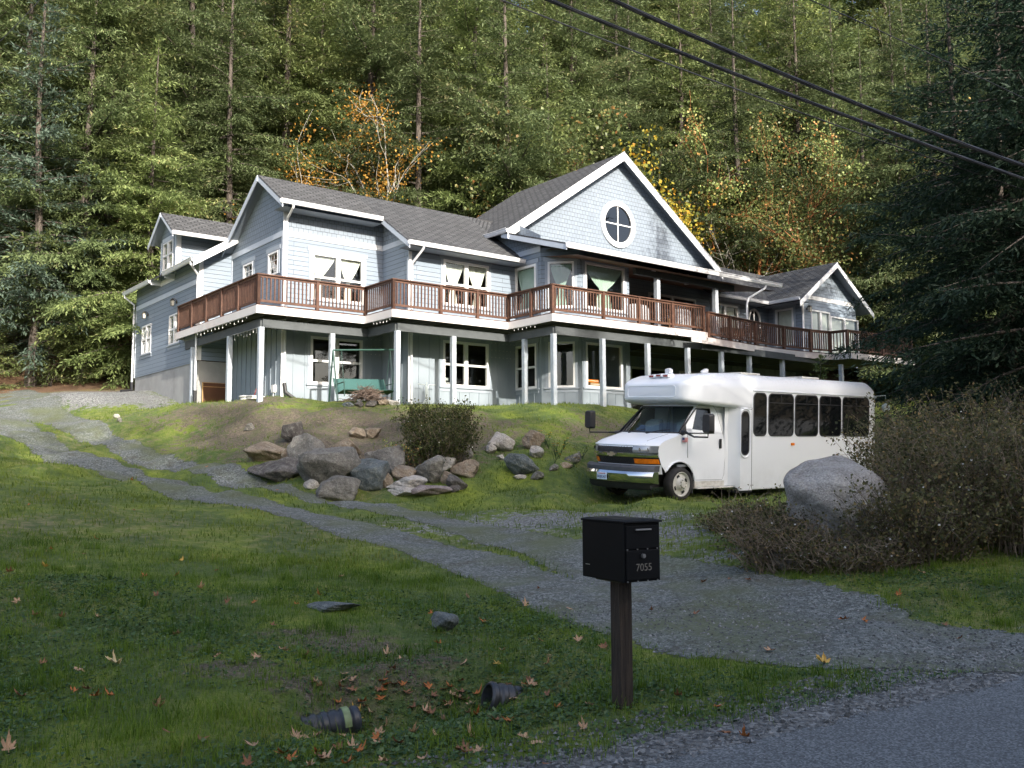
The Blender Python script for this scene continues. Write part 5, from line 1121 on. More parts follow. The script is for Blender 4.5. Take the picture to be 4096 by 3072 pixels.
def make_broad(mat, bark, **k):
    V, F, vv, tb = broad(**k); return npmesh('leaves', V, F, MT[mat], attr={'v': vv}, data_only=True), npmesh('trunk', np.array(tb.v), tb.f, MT[bark], data_only=True, smooth=True)
def fit(sx, sytop, sybase, d): p = P(sx, sybase, d); q = P(sx, sytop, d); return p, q[2]-p[2]
def broadtree(kind, mat, bark, seed, sx, top, base, d, label, hs=1.15, **k):
    p, H = fit(sx, top, base, d); h = ht(p[0], p[1]); H += p[2]-h
    m_ = make_broad(mat, bark, seed=seed, H=H*hs, **k); return place_tree(kind, m_, (p[0], p[1], h-.1), label, names=('leaves', 'trunk'))
broadtree('orange_birch', 'orange', 'barkpale', 21, 725, 165, 400, 47.5, 'orange leaved birch with pale branches above the long left roof', hs=1.0, spread=.42, nl=6500, leaf=.14, clump=.45, leafless=.1, trunk_r=.13, levels=4)
broadtree('orange_birch', 'yellow', 'barkpale', 27, 765, 340, 430, 45.5, 'low golden yellow tree just behind the long left roof', hs=.95, spread=.7, nl=4500, leaf=.15, clump=.5, trunk_r=.09, levels=3)
broadtree('maple_tree', 'yellow', 'bark', 31, 1450, 325, 570, 49.3, 'yellow and orange maple right of the big gable', hs=1.12, spread=.42, nl=7000, leaf=.22, clump=.5, trunk_r=.10, levels=4, fork=3)
broadtree('maple_tree', 'yellow', 'bark', 23, 1525, 490, 600, 53, 'small yellow maple above the right end of the porch roof', hs=.4, spread=.5, nl=350, leaf=.24, clump=.5, trunk_r=.06, levels=3)
broadtree('madrone_tree', 'madrone', 'barkred', 24, 1570, 165, 600, 56, 'tall red barked evergreen with sparse glossy leaves right of the maple', spread=.45, nl=14000, leaf=.17, clump=.36, trunk_r=.16, levels=4, leafless=.1)
broadtree('madrone_tree', 'madrone', 'barkred', 25, 1660, 220, 600, 57, 'red barked evergreen tree behind the valley of the right roofs', spread=.5, nl=16000, leaf=.17, clump=.38, trunk_r=.14, levels=4)
broadtree('madrone_tree', 'madrone', 'barkred', 26, 1750, 330, 600, 58, 'leafy red barked tree behind the right gable', spread=.55, nl=14000, leaf=.15, clump=.5, trunk_r=.14, levels=4)
broadtree('bare_tree', 'twig', 'barkpale', 28, 1690, 330, 600, 55, 'bare grey lichen covered tree among the red barked trees', spread=.7, nl=900, leaf=.10, clump=.3, trunk_r=.07, levels=4, leafless=.2)
broadtree('maple_tree', 'yellow', 'bark', 29, 290, 200, 500, 62, 'orange maple glimpsed between the firs on the left', spread=.6, nl=4000, leaf=.3, clump=.9, trunk_r=.12, levels=3)
broadtree('cedar_tree', 'madrone', 'bark', 30, 1090, 360, 470, 50, 'yellow green drooping cedar left of the big gable roof', spread=.5, nl=9000, leaf=.2, clump=.5, trunk_r=.10, levels=4)

MT['bushg'] = leaf_mat('dark_green_bush_leaves', (.045, .062, .018), (.13, .155, .045), (.20, .17, .06))
# ---- brushwood: stems and small leaves
def brush(seed, R_, H, ns, nl, leaf=.05, wh=0, curve=.35, core=.0):
    r = np.random.default_rng(seed); tb = MB(); pts = []
    for i in range(ns):
        a = r.uniform(0, 6.28); q = math.sqrt(r.random())*.55; p = np.array([R_[0]*q*math.cos(a), R_[1]*q*math.sin(a), -.1]); o = np.array([R_[0]*math.cos(a)*.5*r.uniform(.3, 1.1), R_[1]*math.sin(a)*.5*r.uniform(.3, 1.1), 0]); h = H*r.uniform(.5, 1.0)*(1-.45*q)
        ch = [p+o*(s**1.5)+np.array([0, 0, h*(s-.18*s*s)*1.2])+r.normal(0, .03, 3) for s in np.linspace(0, 1, 6)]; tb.tube(ch, [.009, .008, .006, .005, .004, .002], 3, caps=False)
        for k in range(5):
            j = r.integers(1, 6); d = unit(r.normal(0, 1, 3)+np.array([0, 0, .5])); e = ch[j]+d*r.uniform(.12, .4)*min(1, H); tb.tube([ch[j], (ch[j]+e)/2+r.normal(0, .02, 3), e], [.004, .003, .0015], 3, caps=False); pts += [e, (ch[j]+e)/2]
        pts += ch[2:]
    E = np.array(pts); idx = r.integers(0, len(E), nl); C = E[idx]+r.normal(0, .035, (nl, 3)); D = unit(r.normal(0, 1, (nl, 3))); N = unit(np.cross(D, r.normal(0, 1, (nl, 3)))); L = leaf*r.uniform(.5, 1.3, nl)
    V, F, vv = quads_from(C, D, N, L, L*.7, r.random(nl)); return V, F, vv, tb
def bush(name, seed, loc_, R_, H, ns, nl, label, leaf=.05, mat='bush', group=None, berries=0):
    if name == 'thicket': ns = int(ns*1.3); nl = int(nl*1.0)
    V, F, vv, tb = brush(seed, R_, H, ns, nl, leaf); me = npmesh('leaves', V, F, MT[mat], attr={'v': vv}, data_only=True); st = npmesh('stems', np.array(tb.v), tb.f, MT['twig'], attr={'v': rng.random(len(tb.v))}, data_only=True)
    o = place_tree(name, (me, st), loc_, label, 'bush', group, names=('leaves', 'stems'))
    if berries:
        r = np.random.default_rng(seed+50); C = V[r.integers(0, len(V), berries)]; mb = MB()
        for c in C: h_ = .007*r.uniform(.6, 1.5); mb.box(c-h_, c+h_)
        b = mb.build('berries', MT['pvc'], o); b['kind'] = 'stuff'
    return o
for i, (sx, sy, d, rx, ry, H, ns, nl, lf, lab) in enumerate(((1975, 1200, 11.6, 1.1, 1.0, 1.15, 130, 7000, .05, 'brown green thicket just right of the big boulder'), (2080, 1195, 12.4, 1.7, 1.3, 2.0, 170, 13000, .05, 'tall brown thicket in the middle of the right bank'), (2200, 1200, 12.0, 1.6, 1.3, 2.0, 160, 13000, .05, 'tall brown thicket at the right edge'), (2040, 1120, 15, 1.5, 1.4, 2.0, 170, 9000, .055, 'thicket hiding the rear corner of the bus'), (2130, 1120, 16, 2.2, 1.6, 2.5, 170, 12000, .055, 'tall thicket behind the boulder row on the right'), (2260, 1110, 15.5, 2.2, 1.6, 2.6, 160, 11000, .055, 'tall thicket at the foot of the right spruces'), (2330, 1200, 12, 1.6, 1.3, 2.0, 120, 8000, .05, 'thicket cut by the right edge'),
        (1680, 1185, 12.6, .85, .8, .85, 110, 5000, .042, 'low brown thicket left of the big boulder'), (1735, 1205, 11.6, 1.2, .7, .8, 140, 4000, .042, 'low brown thicket in front of the big boulder'), (1840, 1218, 11.2, 1.0, .6, .6, 130, 4000, .042, 'low brown thicket at the right foot of the big boulder'), (1600, 1125, 14.2, .7, .6, .4, 80, 4500, .042, 'low scrub beside the bus step'), (1680, 1130, 13.6, .9, .8, .5, 80, 3500, .042, 'low scrub behind the big boulder'))):
    p = P(sx, sy, d); bush('thicket', 40+i, (p[0], p[1], ht(p[0], p[1])), (rx, ry), H, ns, nl, lab, lf, berries=40)
p = G(952, 1000); bush('bush', 60, tuple(p), (.95, .8), 1.35, 120, 11000, 'dark green bush with small white berries on the bank above the boulders', .055, mat='bushg', berries=40)
p = G(945, 935); bush('bush', 61, tuple(p), (1.1, .8), .95, 100, 10000, 'upper dark green bush below the middle windows', .055, mat='bushg', berries=40)
p = G(895, 1005); bush('bush', 62, tuple(p), (.8, .7), .8, 60, 3500, 'low yellow green bush among the boulders', .05, 'madrone')

# ---- grass and ground cover near the viewer
def scatter(n, x0, x1, y0, y1, seed, fn):
    r = np.random.default_rng(seed); x = r.uniform(x0, x1, n); y = r.uniform(y0, y1, n); k = r.random(n) < fn(x, y, r); return x[k], y[k], r
def vis(x, y, m=.06):
    z = -1.2; a = x/np.maximum(y, .1); return (np.abs(a) < .5562+m)
def free(x, y):
    s = x*RN[0]+y*RN[1]; g = gravelmask(x, y); g2 = blob(x, y, PATCH); return (s > 4.25)*(1-np.clip(g*1.25, 0, 1))*(1-np.clip(g2*.8, 0, .85))*(1-.75*np.clip(blob(x, y, DIRT), 0, 1))*np.where(s < 4.9, .45, 1)
def wav(x, y): return .5+.5*np.sin(x*1.7+2*np.sin(y*.9))*np.sin(y*1.3+1.5*np.sin(x*.8+1))
MT['grass'] = leaf_mat('grass_blades', (.022, .078, .008), (.155, .235, .022), (.28, .25, .09), .7, .25, 0); MT['clover'] = leaf_mat('clover_leaves', (.025, .062, .022), (.085, .150, .055), (.15, .20, .09), .6, .2, 0); MT['fargrass'] = leaf_mat('bank_grass', (.055, .100, .014), (.165, .215, .032), (.27, .24, .09), .8, .2, 0)
def fieldn(x, y):
    f = 0
    for k, (a, b, w) in enumerate(((.7, .9, 1), (1.9, 1.6, .7), (3.7, 4.1, .5), (8.3, 7.1, .35))): f = f+w*np.sin(a*x+1.7*k+1.4*np.sin(b*y*.8+k))*np.sin(b*y+2.3*k+1.2*np.sin(a*x*.7))
    return .5+.32*f
def blades(name, x, y, r, h, wd, mat, label, cat):
    n = len(x); z = hts(x, y); B = np.stack([x, y, z-.005], 1); az = r.uniform(0, 6.28, n); hh = h*r.uniform(.5, 1.4, n); lean = r.uniform(.15, .9, n)
    d = np.stack([np.cos(az), np.sin(az), 0*az], 1); s = np.stack([-np.sin(az), np.cos(az), 0*az], 1)*(wd*r.uniform(.6, 1.3, n))[:, None]
    T = B+d*(hh*lean)[:, None]+np.array([0, 0, 1.])*hh[:, None]; Mid = B+d*(hh*lean*.35)[:, None]+np.array([0, 0, .6])*hh[:, None]
    V = np.stack([B-s*.5, B+s*.5, Mid+s*.4, T, Mid-s*.4], 1).reshape(-1, 3); i = np.arange(n)[:, None]*5; F = np.concatenate([i+np.array([[0, 1, 2, 4]])]); F2 = i+np.array([[4, 2, 3, 3]])
    tri = np.concatenate([i+np.array([[0, 1, 2]]), i+np.array([[0, 2, 4]]), i+np.array([[4, 2, 3]])]); o = npmesh(name, V, tri, MT[mat], attr={'v': np.repeat(np.clip(.45*r.random(n)+.62*fieldn(x, y)-.05, 0, .96)+(r.random(n) > .985)*.3, 5)}); tag(o, label, cat, kind='stuff'); return o
x, y, r = scatter(420000, -9, 9, 3.6, 13.5, 71, lambda x, y, r: vis(x, y)*free(x, y)*(.25+.75*wav(x, y))*np.clip(8.5/y, .25, 1)**1.3); blades('lawn_grass', x, y, r, .045, .0045, 'grass', 'short green grass of the shaded lawn and ditch', 'grass')
# taller tufts
r = np.random.default_rng(72); tx, ty, rr = scatter(900, -8, 8, 4.6, 13, 73, lambda x, y, r: vis(x, y)*free(x, y)); X_ = []; Y_ = []
for a, b_ in zip(tx, ty): k = r.integers(25, 80); q = r.uniform(.03, .13); X_.append(a+r.normal(0, q, k)); Y_.append(b_+r.normal(0, q, k))
blades('grass_tufts', np.concatenate(X_), np.concatenate(Y_), r, .10, .005, 'grass', 'taller dark grass tufts in the lawn', 'grass')
x, y, r = scatter(200000, -16, 16, 12, 31, 74, lambda x, y, r: vis(x, y)*free(x, y)*(.08+.92*wav(x*1.3, y*1.3)**1.5)*np.clip(17/y, .3, 1)); blades('bank_grass', x, y, r, .07, .013, 'fargrass', 'sunlit yellow green grass of the bank and parking area', 'grass')
# round ground cover leaves
x, y, r = scatter(300000, -7, 8, 3.8, 11, 75, lambda x, y, r: vis(x, y)*free(x, y)*np.clip(wav(x*.8+2, y*.8)-.1, 0, 1)*np.clip(7/y, .2, 1)); n = len(x); z = hts(x, y)+r.uniform(.005, .035, n)
C = np.stack([x, y, z], 1); az = r.uniform(0, 6.28, n); D = unit(np.stack([np.cos(az), np.sin(az), r.normal(0, .35, n)], 1)); N = unit(np.cross(D, np.array([0, 0, 1.])+r.normal(0, .35, (n, 3)))); L = r.uniform(.016, .044, n)
V, F, vv = quads_from(C, D, N, L, L*.8, r.random(n)); o = npmesh('ground_cover', V, F, MT['clover'], attr={'v': vv}); tag(o, 'small leaved green ground cover in the ditch and lawn', 'ground cover', kind='stuff')
# loose gravel on the shoulder and the drive mouth
x, y, r = scatter(60000, -3, 9, 3.6, 10.5, 76, lambda x, y, r: vis(x, y)*np.maximum(((x*RN[0]+y*RN[1]) > 3.85)*((x*RN[0]+y*RN[1]) < 4.8)*.7, gravelmask(x, y)*.35)); n = len(x); z = hts(x, y)+.012; L = r.uniform(.005, .016, n)
tet = np.array([[1, 1, -.3], [-1, .8, -.3], [-.2, -1, -.3], [.1, .1, .8]]); a = r.uniform(0, 6.28, n); ca, sa = np.cos(a), np.sin(a); T4 = tet[None]*L[:, None, None]*r.uniform(.6, 1.3, (n, 4, 1)); T4 = np.stack([T4[..., 0]*ca[:, None]-T4[..., 1]*sa[:, None], T4[..., 0]*sa[:, None]+T4[..., 1]*ca[:, None], T4[..., 2]], -1)+np.stack([x, y, z], 1)[:, None]
i = np.arange(n)[:, None]*4; MT['pebble'] = leaf_mat('pebbles', (.05, .053, .052), (.16, .165, .16), (.30, .30, .29), .9, 0, 0)
o = npmesh('loose_gravel', T4.reshape(-1, 3), np.concatenate([i+np.array([[0, 1, 3]]), i+np.array([[1, 2, 3]]), i+np.array([[2, 0, 3]])]), MT['pebble'], attr={'v': np.repeat(r.random(n), 4)}); tag(o, 'loose grey gravel on the road shoulder and drive mouth', 'gravel', kind='stuff')
# ------------------------------------------------------------------ rocks
def rock_mat(name, c1, c2, c3, lich=.3):
    m = M_(name); t = NT(m); co = t.coord(); n = t.noise(2.2, 8, co, .65, .6); n2 = t.noise(11, 8, co, .7); n3 = t.noise(40, 4, co, .7)
    c = t.ramp(n, [(.3, c1), (.5, c2), (.72, c3)]); c = t.mix(t.ramp(n2, [(.52, 0), (.62, lich)]), c, (.42, .42, .36)); c = t.mix(1, c, t.ramp(n3, [(.3, .55), (.65, 1.2)]), 'MULTIPLY')
    t.set(c, .92); t.bump(t.math('ADD', n, t.math('MULTIPLY', n2, .9)), 1.0, .09); return m
RK = {'g': rock_mat('grey_rock', (.09, .085, .075), (.185, .178, .158), (.31, .295, .255)), 'b': rock_mat('blue_grey_rock', (.06, .075, .08), (.13, .155, .16), (.24, .26, .25)), 't': rock_mat('tan_rock', (.14, .10, .07), (.26, .21, .15), (.38, .32, .25)),
      'l': rock_mat('speckled_grey_rock', (.24, .23, .21), (.42, .40, .37), (.62, .60, .56), .5), 'p': rock_mat('pale_rock', (.28, .26, .23), (.44, .42, .38), (.56, .54, .5), .1), 'd': rock_mat('dark_rock', (.05, .042, .038), (.11, .10, .09), (.20, .185, .17)), 'm': rock_mat('mauve_rock', (.16, .12, .115), (.27, .22, .21), (.38, .34, .33))}
ico = bmesh.new(); bmesh.ops.create_icosphere(ico, subdivisions=5, radius=1); IV = np.array([v.co[:] for v in ico.verts]); IF = np.array([[v.index for v in f.verts] for f in ico.faces]); ico.free()
def rock_mesh(seed, sx, sy, sz, nf=11, mat='g', sub=None):
    r = np.random.default_rng(seed); N = unit(r.normal(0, 1, (nf, 3))); D = r.uniform(.62, 1.0, nf); u = IV
    q = D[None]/np.maximum(u @ N.T, .12); k = 14; rad = (np.power(q, -k).sum(1))**(-1/k); rad = np.minimum(rad, 1.35)
    ph = r.uniform(0, 6, 6); rad = rad*(1+.035*np.sin(u[:, 0]*5+ph[0])*np.sin(u[:, 1]*6+ph[1])+.025*np.sin(u[:, 2]*9+ph[2]+u[:, 0]*7)+.012*np.sin(u[:, 1]*19+ph[3])*np.sin(u[:, 2]*17+ph[4]))
    V = u*rad[:, None]; V = V-(V.max(0)+V.min(0))/2; V = V/((V.max(0)-V.min(0))/2); V = V*np.array([sx, sy, sz]); return V
ca_ = math.cos(YAW*0); 
def rock(seed, cx, base, w, h, mat, label, name='boulder', k=.6329, ox=900, oy=1550, dep=.8, sink=.12, nf=11, rot=0., group=None, lift=0.):
    """w,h: outline size as read off a magnified view"""
    px, py = (ox+k*cx)/SK, (oy+k*base)/SK; p = G(px, py); d = CM[2] @ p; wm, hm = 1.22*w*k*d/FPX, 1.2*h*k*d/FPX
    V = rock_mesh(seed, wm/2, wm/2*dep, hm/2*(1+sink), nf); a = math.atan2(-p[0], p[1])+rot
    fwd = np.array([p[0], p[1], 0])/np.hypot(p[0], p[1]); c = p+fwd*wm*.5*dep*.45
    o = npmesh(name, V+np.array([0, 0, hm/2*(1-sink)]), IF, RK[mat], smooth=True); o.data.set_sharp_from_angle(angle=R(32)); o.location = (c[0], c[1], p[2]+lift); o.rotation_euler = (0, 0, a); tag(o, label, 'rock', group); return o
for i, a in enumerate(((290, 468, 280, 110, 't', 'long flat brown boulder at the left end of the rock pile'), (405, 485, 85, 92, 't', 'small orange brown rock against the long flat boulder'), (340, 598, 330, 135, 'd', 'low dark brown lichened boulder at the lower left of the pile'), (430, 352, 125, 115, 'd', 'dark upright rock above the pile at its left'), (512, 520, 200, 195, 'g', 'tall grey boulder with a pale top behind the largest one'),
        (660, 618, 340, 205, 'g', 'largest grey boulder in the middle of the pile'), (900, 655, 250, 175, 'b', 'blue grey boulder joined to the right of the largest one'), (715, 718, 235, 138, 'g', 'blocky grey boulder standing in front at the drive'), (770, 448, 150, 105, 't', 'brown rock on the bank above the largest boulder'), (835, 325, 92, 62, 't', 'small tan rock high on the bank left of its twin'), (930, 322, 95, 58, 't', 'small pale tan rock high on the bank below the bush'),
        (1010, 568, 215, 172, 'g', 'sloping grey tan boulder under the bush'), (1135, 600, 135, 90, 't', 'tan triangular rock between the sloping and the round boulder'), (1150, 648, 215, 78, 'p', 'pale domed rock at the foot of the pile'), (1130, 685, 175, 50, 'p', 'flat whitish rock lying below the domed one'), (1310, 682, 220, 55, 'm', 'long low mauve rock at the front right of the pile'), (1280, 612, 170, 155, 'g', 'round grey boulder with layered side'), (1385, 532, 135, 92, 'p', 'light grey slanted rock above the round boulder'),
        (1470, 484, 165, 112, 'g', 'pointed grey rock high at the right of the pile'), (1515, 566, 155, 95, 't', 'tan grey rock at the right end of the pile'), (1465, 655, 115, 88, 'd', 'dark grey rock at the lower right corner of the pile'), (1408, 610, 80, 70, 't', 'brown rock wedged between the round boulder and the right end'), (545, 638, 85, 52, 'p', 'small pale rock in the grass left of the blocky boulder'), (1030, 632, 62, 78, 't', 'small tan rock right of the blue grey boulder'), (1745, 405, 148, 108, 'p', 'white angular rock alone on the bank to the right'),
        (1685, 420, 56, 52, 'p', 'small white rock beside the white angular one'), (1880, 565, 195, 125, 'b', 'big dark blue grey boulder nearest to the bus'), (1950, 390, 122, 102, 't', 'tan rock beside the yellow flowers'), (1970, 448, 78, 68, 'p', 'pale rock below the tan one near the flowers'), (1975, 584, 72, 46, 'g', 'small grey rock right of the blue grey boulder'), (1865, 578, 72, 26, 'p', 'flat pale rock under the blue grey boulder'), (2200, 480, 92, 58, 'g', 'grey rock close to the bus mirror'),
        (2080, 528, 52, 38, 'g', 'small grey rock halfway between the blue grey boulder and the bus'), (2160, 508, 72, 30, 't', 'small tan rock near the bus bumper'), (155, 272, 60, 42, 'g', 'small grey rock alone on the left slope'), (1740, 460, 40, 30, 'p', 'tiny pale stone below the small white rock'), (1450, 660, 62, 42, 'd', 'small dark stone at the right foot of the pile'), (600, 700, 40, 24, 'g', 'small stone at the left foot of the blocky boulder'))):
    rock(100+i, *a)
o = rock(171, 1822, 1190, 200, 172, 'l', 'large rounded grey boulder between the thicket and the bus', k=1.85172, ox=0, oy=0, dep=.85, nf=70, sink=.06)
rock(151, 1925, 1140, 75, 100, 't', 'brown boulder just behind the large rounded boulder', k=1.85172, ox=0, oy=0)
rock(152, 1683, 1230, 34, 36, 'g', 'small pointed rock in the grass below the thicket', 'rock', k=1.85172, ox=0, oy=0); rock(153, 1712, 1230, 26, 18, 'g', 'small flat stone beside the pointed rock', 'rock', k=1.85172, ox=0, oy=0)
rock(154, 961, 1366, 50, 36, 'b', 'light grey rock alone in the lawn', 'rock', k=1.85172, ox=0, oy=0); rock(155, 720, 1320, 96, 16, 'b', 'flat grey paving slab sunk in the lawn', 'flat_stone', k=1.85172, ox=0, oy=0, dep=.7, nf=8)
for i, (x, y, w, h) in enumerate(((938, 1350, 42, 26), (960, 1390, 30, 34), (2010, 1420, 45, 24), (1210, 1445, 16, 12))): rock(160+i, x, y, w, h, 'pgtg'[i], ('pale stone at the edge of the left slope', 'dark stone below the pale one on the left slope', 'tan stone half buried in the slope above the pile', 'small stone on the grassy slope')[i], 'rock', k=.4973, ox=0, oy=1000)
# ------------------------------------------------------------------ mailbox
mp = G(1345, 1527); mb_ = empty('mailbox', tuple(mp), 0); fwd = np.array([mp[0], mp[1]]); 
# the road side (front) faces right and slightly towards the viewer
sc_ = (CM[2] @ mp)
MBA = R(31.0)
mb_.rotation_euler = (0, 0, MBA); tag(mb_, 'black metal parcel mailbox numbered 7055 on a dark wooden post', 'mailbox')
MT['mbox'] = simple('black_powder_coat', (.004, .0045, .0055), .6, .15, 9); MT['mbox'].node_tree.nodes['Principled BSDF'].inputs['Specular IOR Level'].default_value = .15; MT['dkwood'] = bark_mat('dark_wet_post', (.022, .016, .012), (.070, .050, .036), (30, 30, 2)); MT['silver'] = simple('dull_silver', (.32, .32, .32), .35, .1, 9, metal=.7); MT['number'] = simple('grey_number_sticker', (.16, .15, .13), .7, .15, 30)
zb = (1863-(1247*SK))/FPX  # not used for placement, kept for reference
H0, H1 = .852, 1.248; XW, YL = .15, .235      # x: half width of the front, y: half length
# local axes: +x right along the front face, -y out of the front
def MX(): return MB()
m = MX(); m.loft([[(-XW, -YL, z), (XW, -YL, z), (XW, YL, z), (-XW, YL, z)] for z in (H0, H1-.012)]); m.build('box', MT['mbox'], mb_, bevel=.006)
m = MX(); m.loft([[(-XW-.008, -YL-.022, H1-.012), (XW+.008, -YL-.022, H1-.012), (XW+.008, YL+.006, H1-.012), (-XW-.008, YL+.006, H1-.012)], [(-XW-.008, -YL-.02, H1+.0), (XW+.008, -YL-.02, H1+.0), (XW+.008, YL+.006, H1), (-XW-.008, YL+.006, H1)], [(-XW+.03, -YL+.03, H1+.010), (XW-.03, -YL+.03, H1+.010), (XW-.03, YL-.02, H1+.01), (-XW+.03, YL-.02, H1+.01)]]); m.build('lid', MT['mbox'], mb_, bevel=.003)
m = MX(); m.box((-XW+.012, -YL-.008, H0+.215), (XW-.012, -YL-.0, H1-.03)); dr = m.build('upper_door', MT['mbox'], mb_, bevel=.004)
m = MX(); m.box((-.065, -YL-.022, H1-.062), (.065, -YL-.008, H1-.052)); m.build('pull_handle', MT['silver'], dr, bevel=.002)
m = MX(); m.box((-XW+.012, -YL-.010, H0+.015), (XW-.012, -YL-.0, H0+.205)); dl = m.build('lower_door', MT['mbox'], mb_, bevel=.004)
m = MX(); m.tube([(-.005, -YL-.008, H0+.168), (-.005, -YL-.026, H0+.168)], .0145, 16); m.tube([(-.005, -YL-.026, H0+.168), (-.005, -YL-.030, H0+.168)], .009, 10); m.build('lock', MT['silver'], dl, smooth=True)
text('7055', 'house_number', MT['number'], dl, .068, fr4((.004, -YL-.0115, H0+.092), (1, 0, 0), (0, 0, 1)), .001)
m = MX()
for zz, yy in ((H0+.212, -YL-.009), (H0+.006, -YL-.009)):
    for k in range(4): x = -XW+.02+k*(2*XW-.05)/3; m.tube([(x, yy+.004, zz), (x, yy-.004, zz)], .0042, 8)
m.build('rivets', MT['silver'], mb_)
m = MX(); m.box((-.10, -.13, H0-.016), (.10, .15, H0-.001)); m.build('mounting_plate', MT['black'], mb_, bevel=.002)
m = MX(); m.box((-.052, -.052, -.12), (.052, .052, H0-.016)); m.build('post', MT['dkwood'], mb_, bevel=.004)
m = MX(); m.box((-XW-.0015, YL-.09, H0+.085), (-XW-.0005, YL-.04, H0+.090)); m.build('scratch', MT['silver'], mb_)
# ------------------------------------------------------------------ culvert pipes
def pipe(loc_, ang, length, r_, label, band=False, tilt=0.):
    o = empty('culvert_pipe', loc_, ang); tag(o, label, 'drain pipe'); m = MB(); n = int(length/.016); pts = []; rs = []
    prof = []
    for k in range(n+1):
        x = k*length/n; ph = (x/.075) % 1; rr = r_+(.014 if .2 < ph < .75 else (.007 if .12 < ph < .83 else 0)); prof.append((x, rr))
    out = [[(x, rr*math.cos(t), rr*math.sin(t)) for t in np.linspace(0, 2*math.pi, 33)[:-1]] for x, rr in prof]; inn = [[(x, (r_-.012)*math.cos(t), (r_-.012)*math.sin(t)) for t in np.linspace(0, 2*math.pi, 33)[:-1]] for x in (length, 0)]
    m.loft(out+inn+[out[0]], caps=False); m.build('tube', MT['pipe'], o, smooth=True)
    if band:
        m = MB(); m.loft([[(x, rr*math.cos(t), rr*math.sin(t)) for t in np.linspace(0, math.pi, 20)] for x, rr in ((.075, r_+.012), (.08, r_+.018), (.125, r_+.018), (.13, r_+.012))], caps=False, closed=False); m.build('band', MT['paleband'], o, smooth=True)
    else:
        m = MB(); m.loft([[(x, (r_+.0165)*math.cos(t), (r_+.0165)*math.sin(t)) for t in (1.18, 1.25, 1.32)] for x in (.02, .3)], caps=False, closed=False); m.build('stripe', MT['paleband'], o)
    o.rotation_euler = (0, tilt, ang); return o
MT['pipe'] = simple('black_corrugated_plastic', (.030, .034, .042), .42, .25, 14, dirt=(.07, .065, .055)); MT['paleband'] = simple('pale_green_band', (.20, .26, .12), .6, .25, 18)
pr = G(1052, 1532); pipe((pr[0]+.0, pr[1]+.02, pr[2]+.09), R(24), .50, .108, 'open black corrugated pipe end under the drive mouth right of the ditch', tilt=R(14))
pl_ = G(775, 1568); pipe((pl_[0], pl_[1], pl_[2]+.04), R(24+180), .60, .10, 'half buried black corrugated pipe with a pale green band left of the ditch', band=True, tilt=R(5))
# ------------------------------------------------------------------ fallen maple leaves
def leaf_mesh(seed, curl):
    r = np.random.default_rng(seed); lobes = [(0, 1.0), (42, .88), (-42, .88), (95, .62), (-95, .62)]; P_ = []
    ang = []
    for a, L in sorted([(0, 1.0), (48, .92), (-48, .92), (104, .68), (-104, .68)]): ang += [(a-24, L*.50), (a-13, L*.66), (a-11, L*.80), (a-5, L*.80), (a, L), (a+5, L*.80), (a+11, L*.80), (a+13, L*.66), (a+24, L*.50)]
    out = [(ra*math.sin(R(a)), ra*math.cos(R(a))) for a, ra in ang]; out = [(-.06, -.18)]+out+[(.06, -.18)]
    # three rings for curling
    V = [(0, 0, 0)]; n = len(out)
    for k in (.35, .7, 1.0):
        for x, y in out: V.append((x*k, y*k, 0))
    V = np.array(V, float)*[1, .9, 1]; rr = np.hypot(V[:, 0], V[:, 1]); th = np.arctan2(V[:, 0], V[:, 1])
    V[:, 2] = curl*rr**2*(.5+.5*np.sin(th*2+r.uniform(0, 6)))+.10*rr*np.sin(th*5+r.uniform(0, 6))+curl*.4*rr**2
    V[:, 0] *= 1-.25*curl*rr; V[:, :2] += r.normal(0, .03, (len(V), 2))*(rr[:, None] > .5)
    F = [(0, 1+i, 1+(i+1) % n) for i in range(n)]+[(1+k*n+i, 1+(k+1)*n+i, 1+(k+1)*n+(i+1) % n, 1+k*n+(i+1) % n) for k in range(2) for i in range(n)]
    b = len(V); V = np.vstack([V, [[-.02, 0, .01], [.02, 0, .01], [.05, -.7, .06], [.02, -.7, .06]]]); F.append((b, b+1, b+2, b+3)); return V, F
def dead_mat(name, c1, c2):
    m = M_(name); t = NT(m); n = t.noise(3, 6, t.coord(), .7); t.set(t.ramp(n, [(.3, c1), (.7, c2)]), .7); t.bump(n, .3, .02); return m
LM = [dead_mat('orange_dead_leaf', (.25, .07, .015), (.48, .17, .04)), dead_mat('brown_dead_leaf', (.13, .055, .025), (.28, .13, .06)), dead_mat('tan_dead_leaf', (.30, .17, .09), (.52, .34, .20)), dead_mat('yellow_dead_leaf', (.45, .24, .04), (.62, .42, .10)), dead_mat('cream_dead_leaf', (.50, .36, .17), (.66, .55, .30))]
LN = ['orange', 'brown', 'tan', 'yellow', 'pale cream']; LMSH = {}
for c in range(5):
    for k in range(4):
        V, F = leaf_mesh(c*10+k, (.3, .7, 1.0, .5)[k]); me = npmesh('leaf', V, F, LM[c], data_only=True, smooth=True); LMSH[c, k] = me
def leaf(sx, sy, size, c, k, label, group, rz, tilt=(0, 0), p=None):
    p = G(sx, sy) if p is None else p; o = bpy.data.objects.new('maple_leaf', LMSH[c, k]); COL.objects.link(o); o.location = (p[0], p[1], p[2]+.022+.012*abs(tilt[0])); o.rotation_euler = (tilt[0], tilt[1], rz); o.scale = (size, size, size); tag(o, label, 'fallen leaf', group); return o
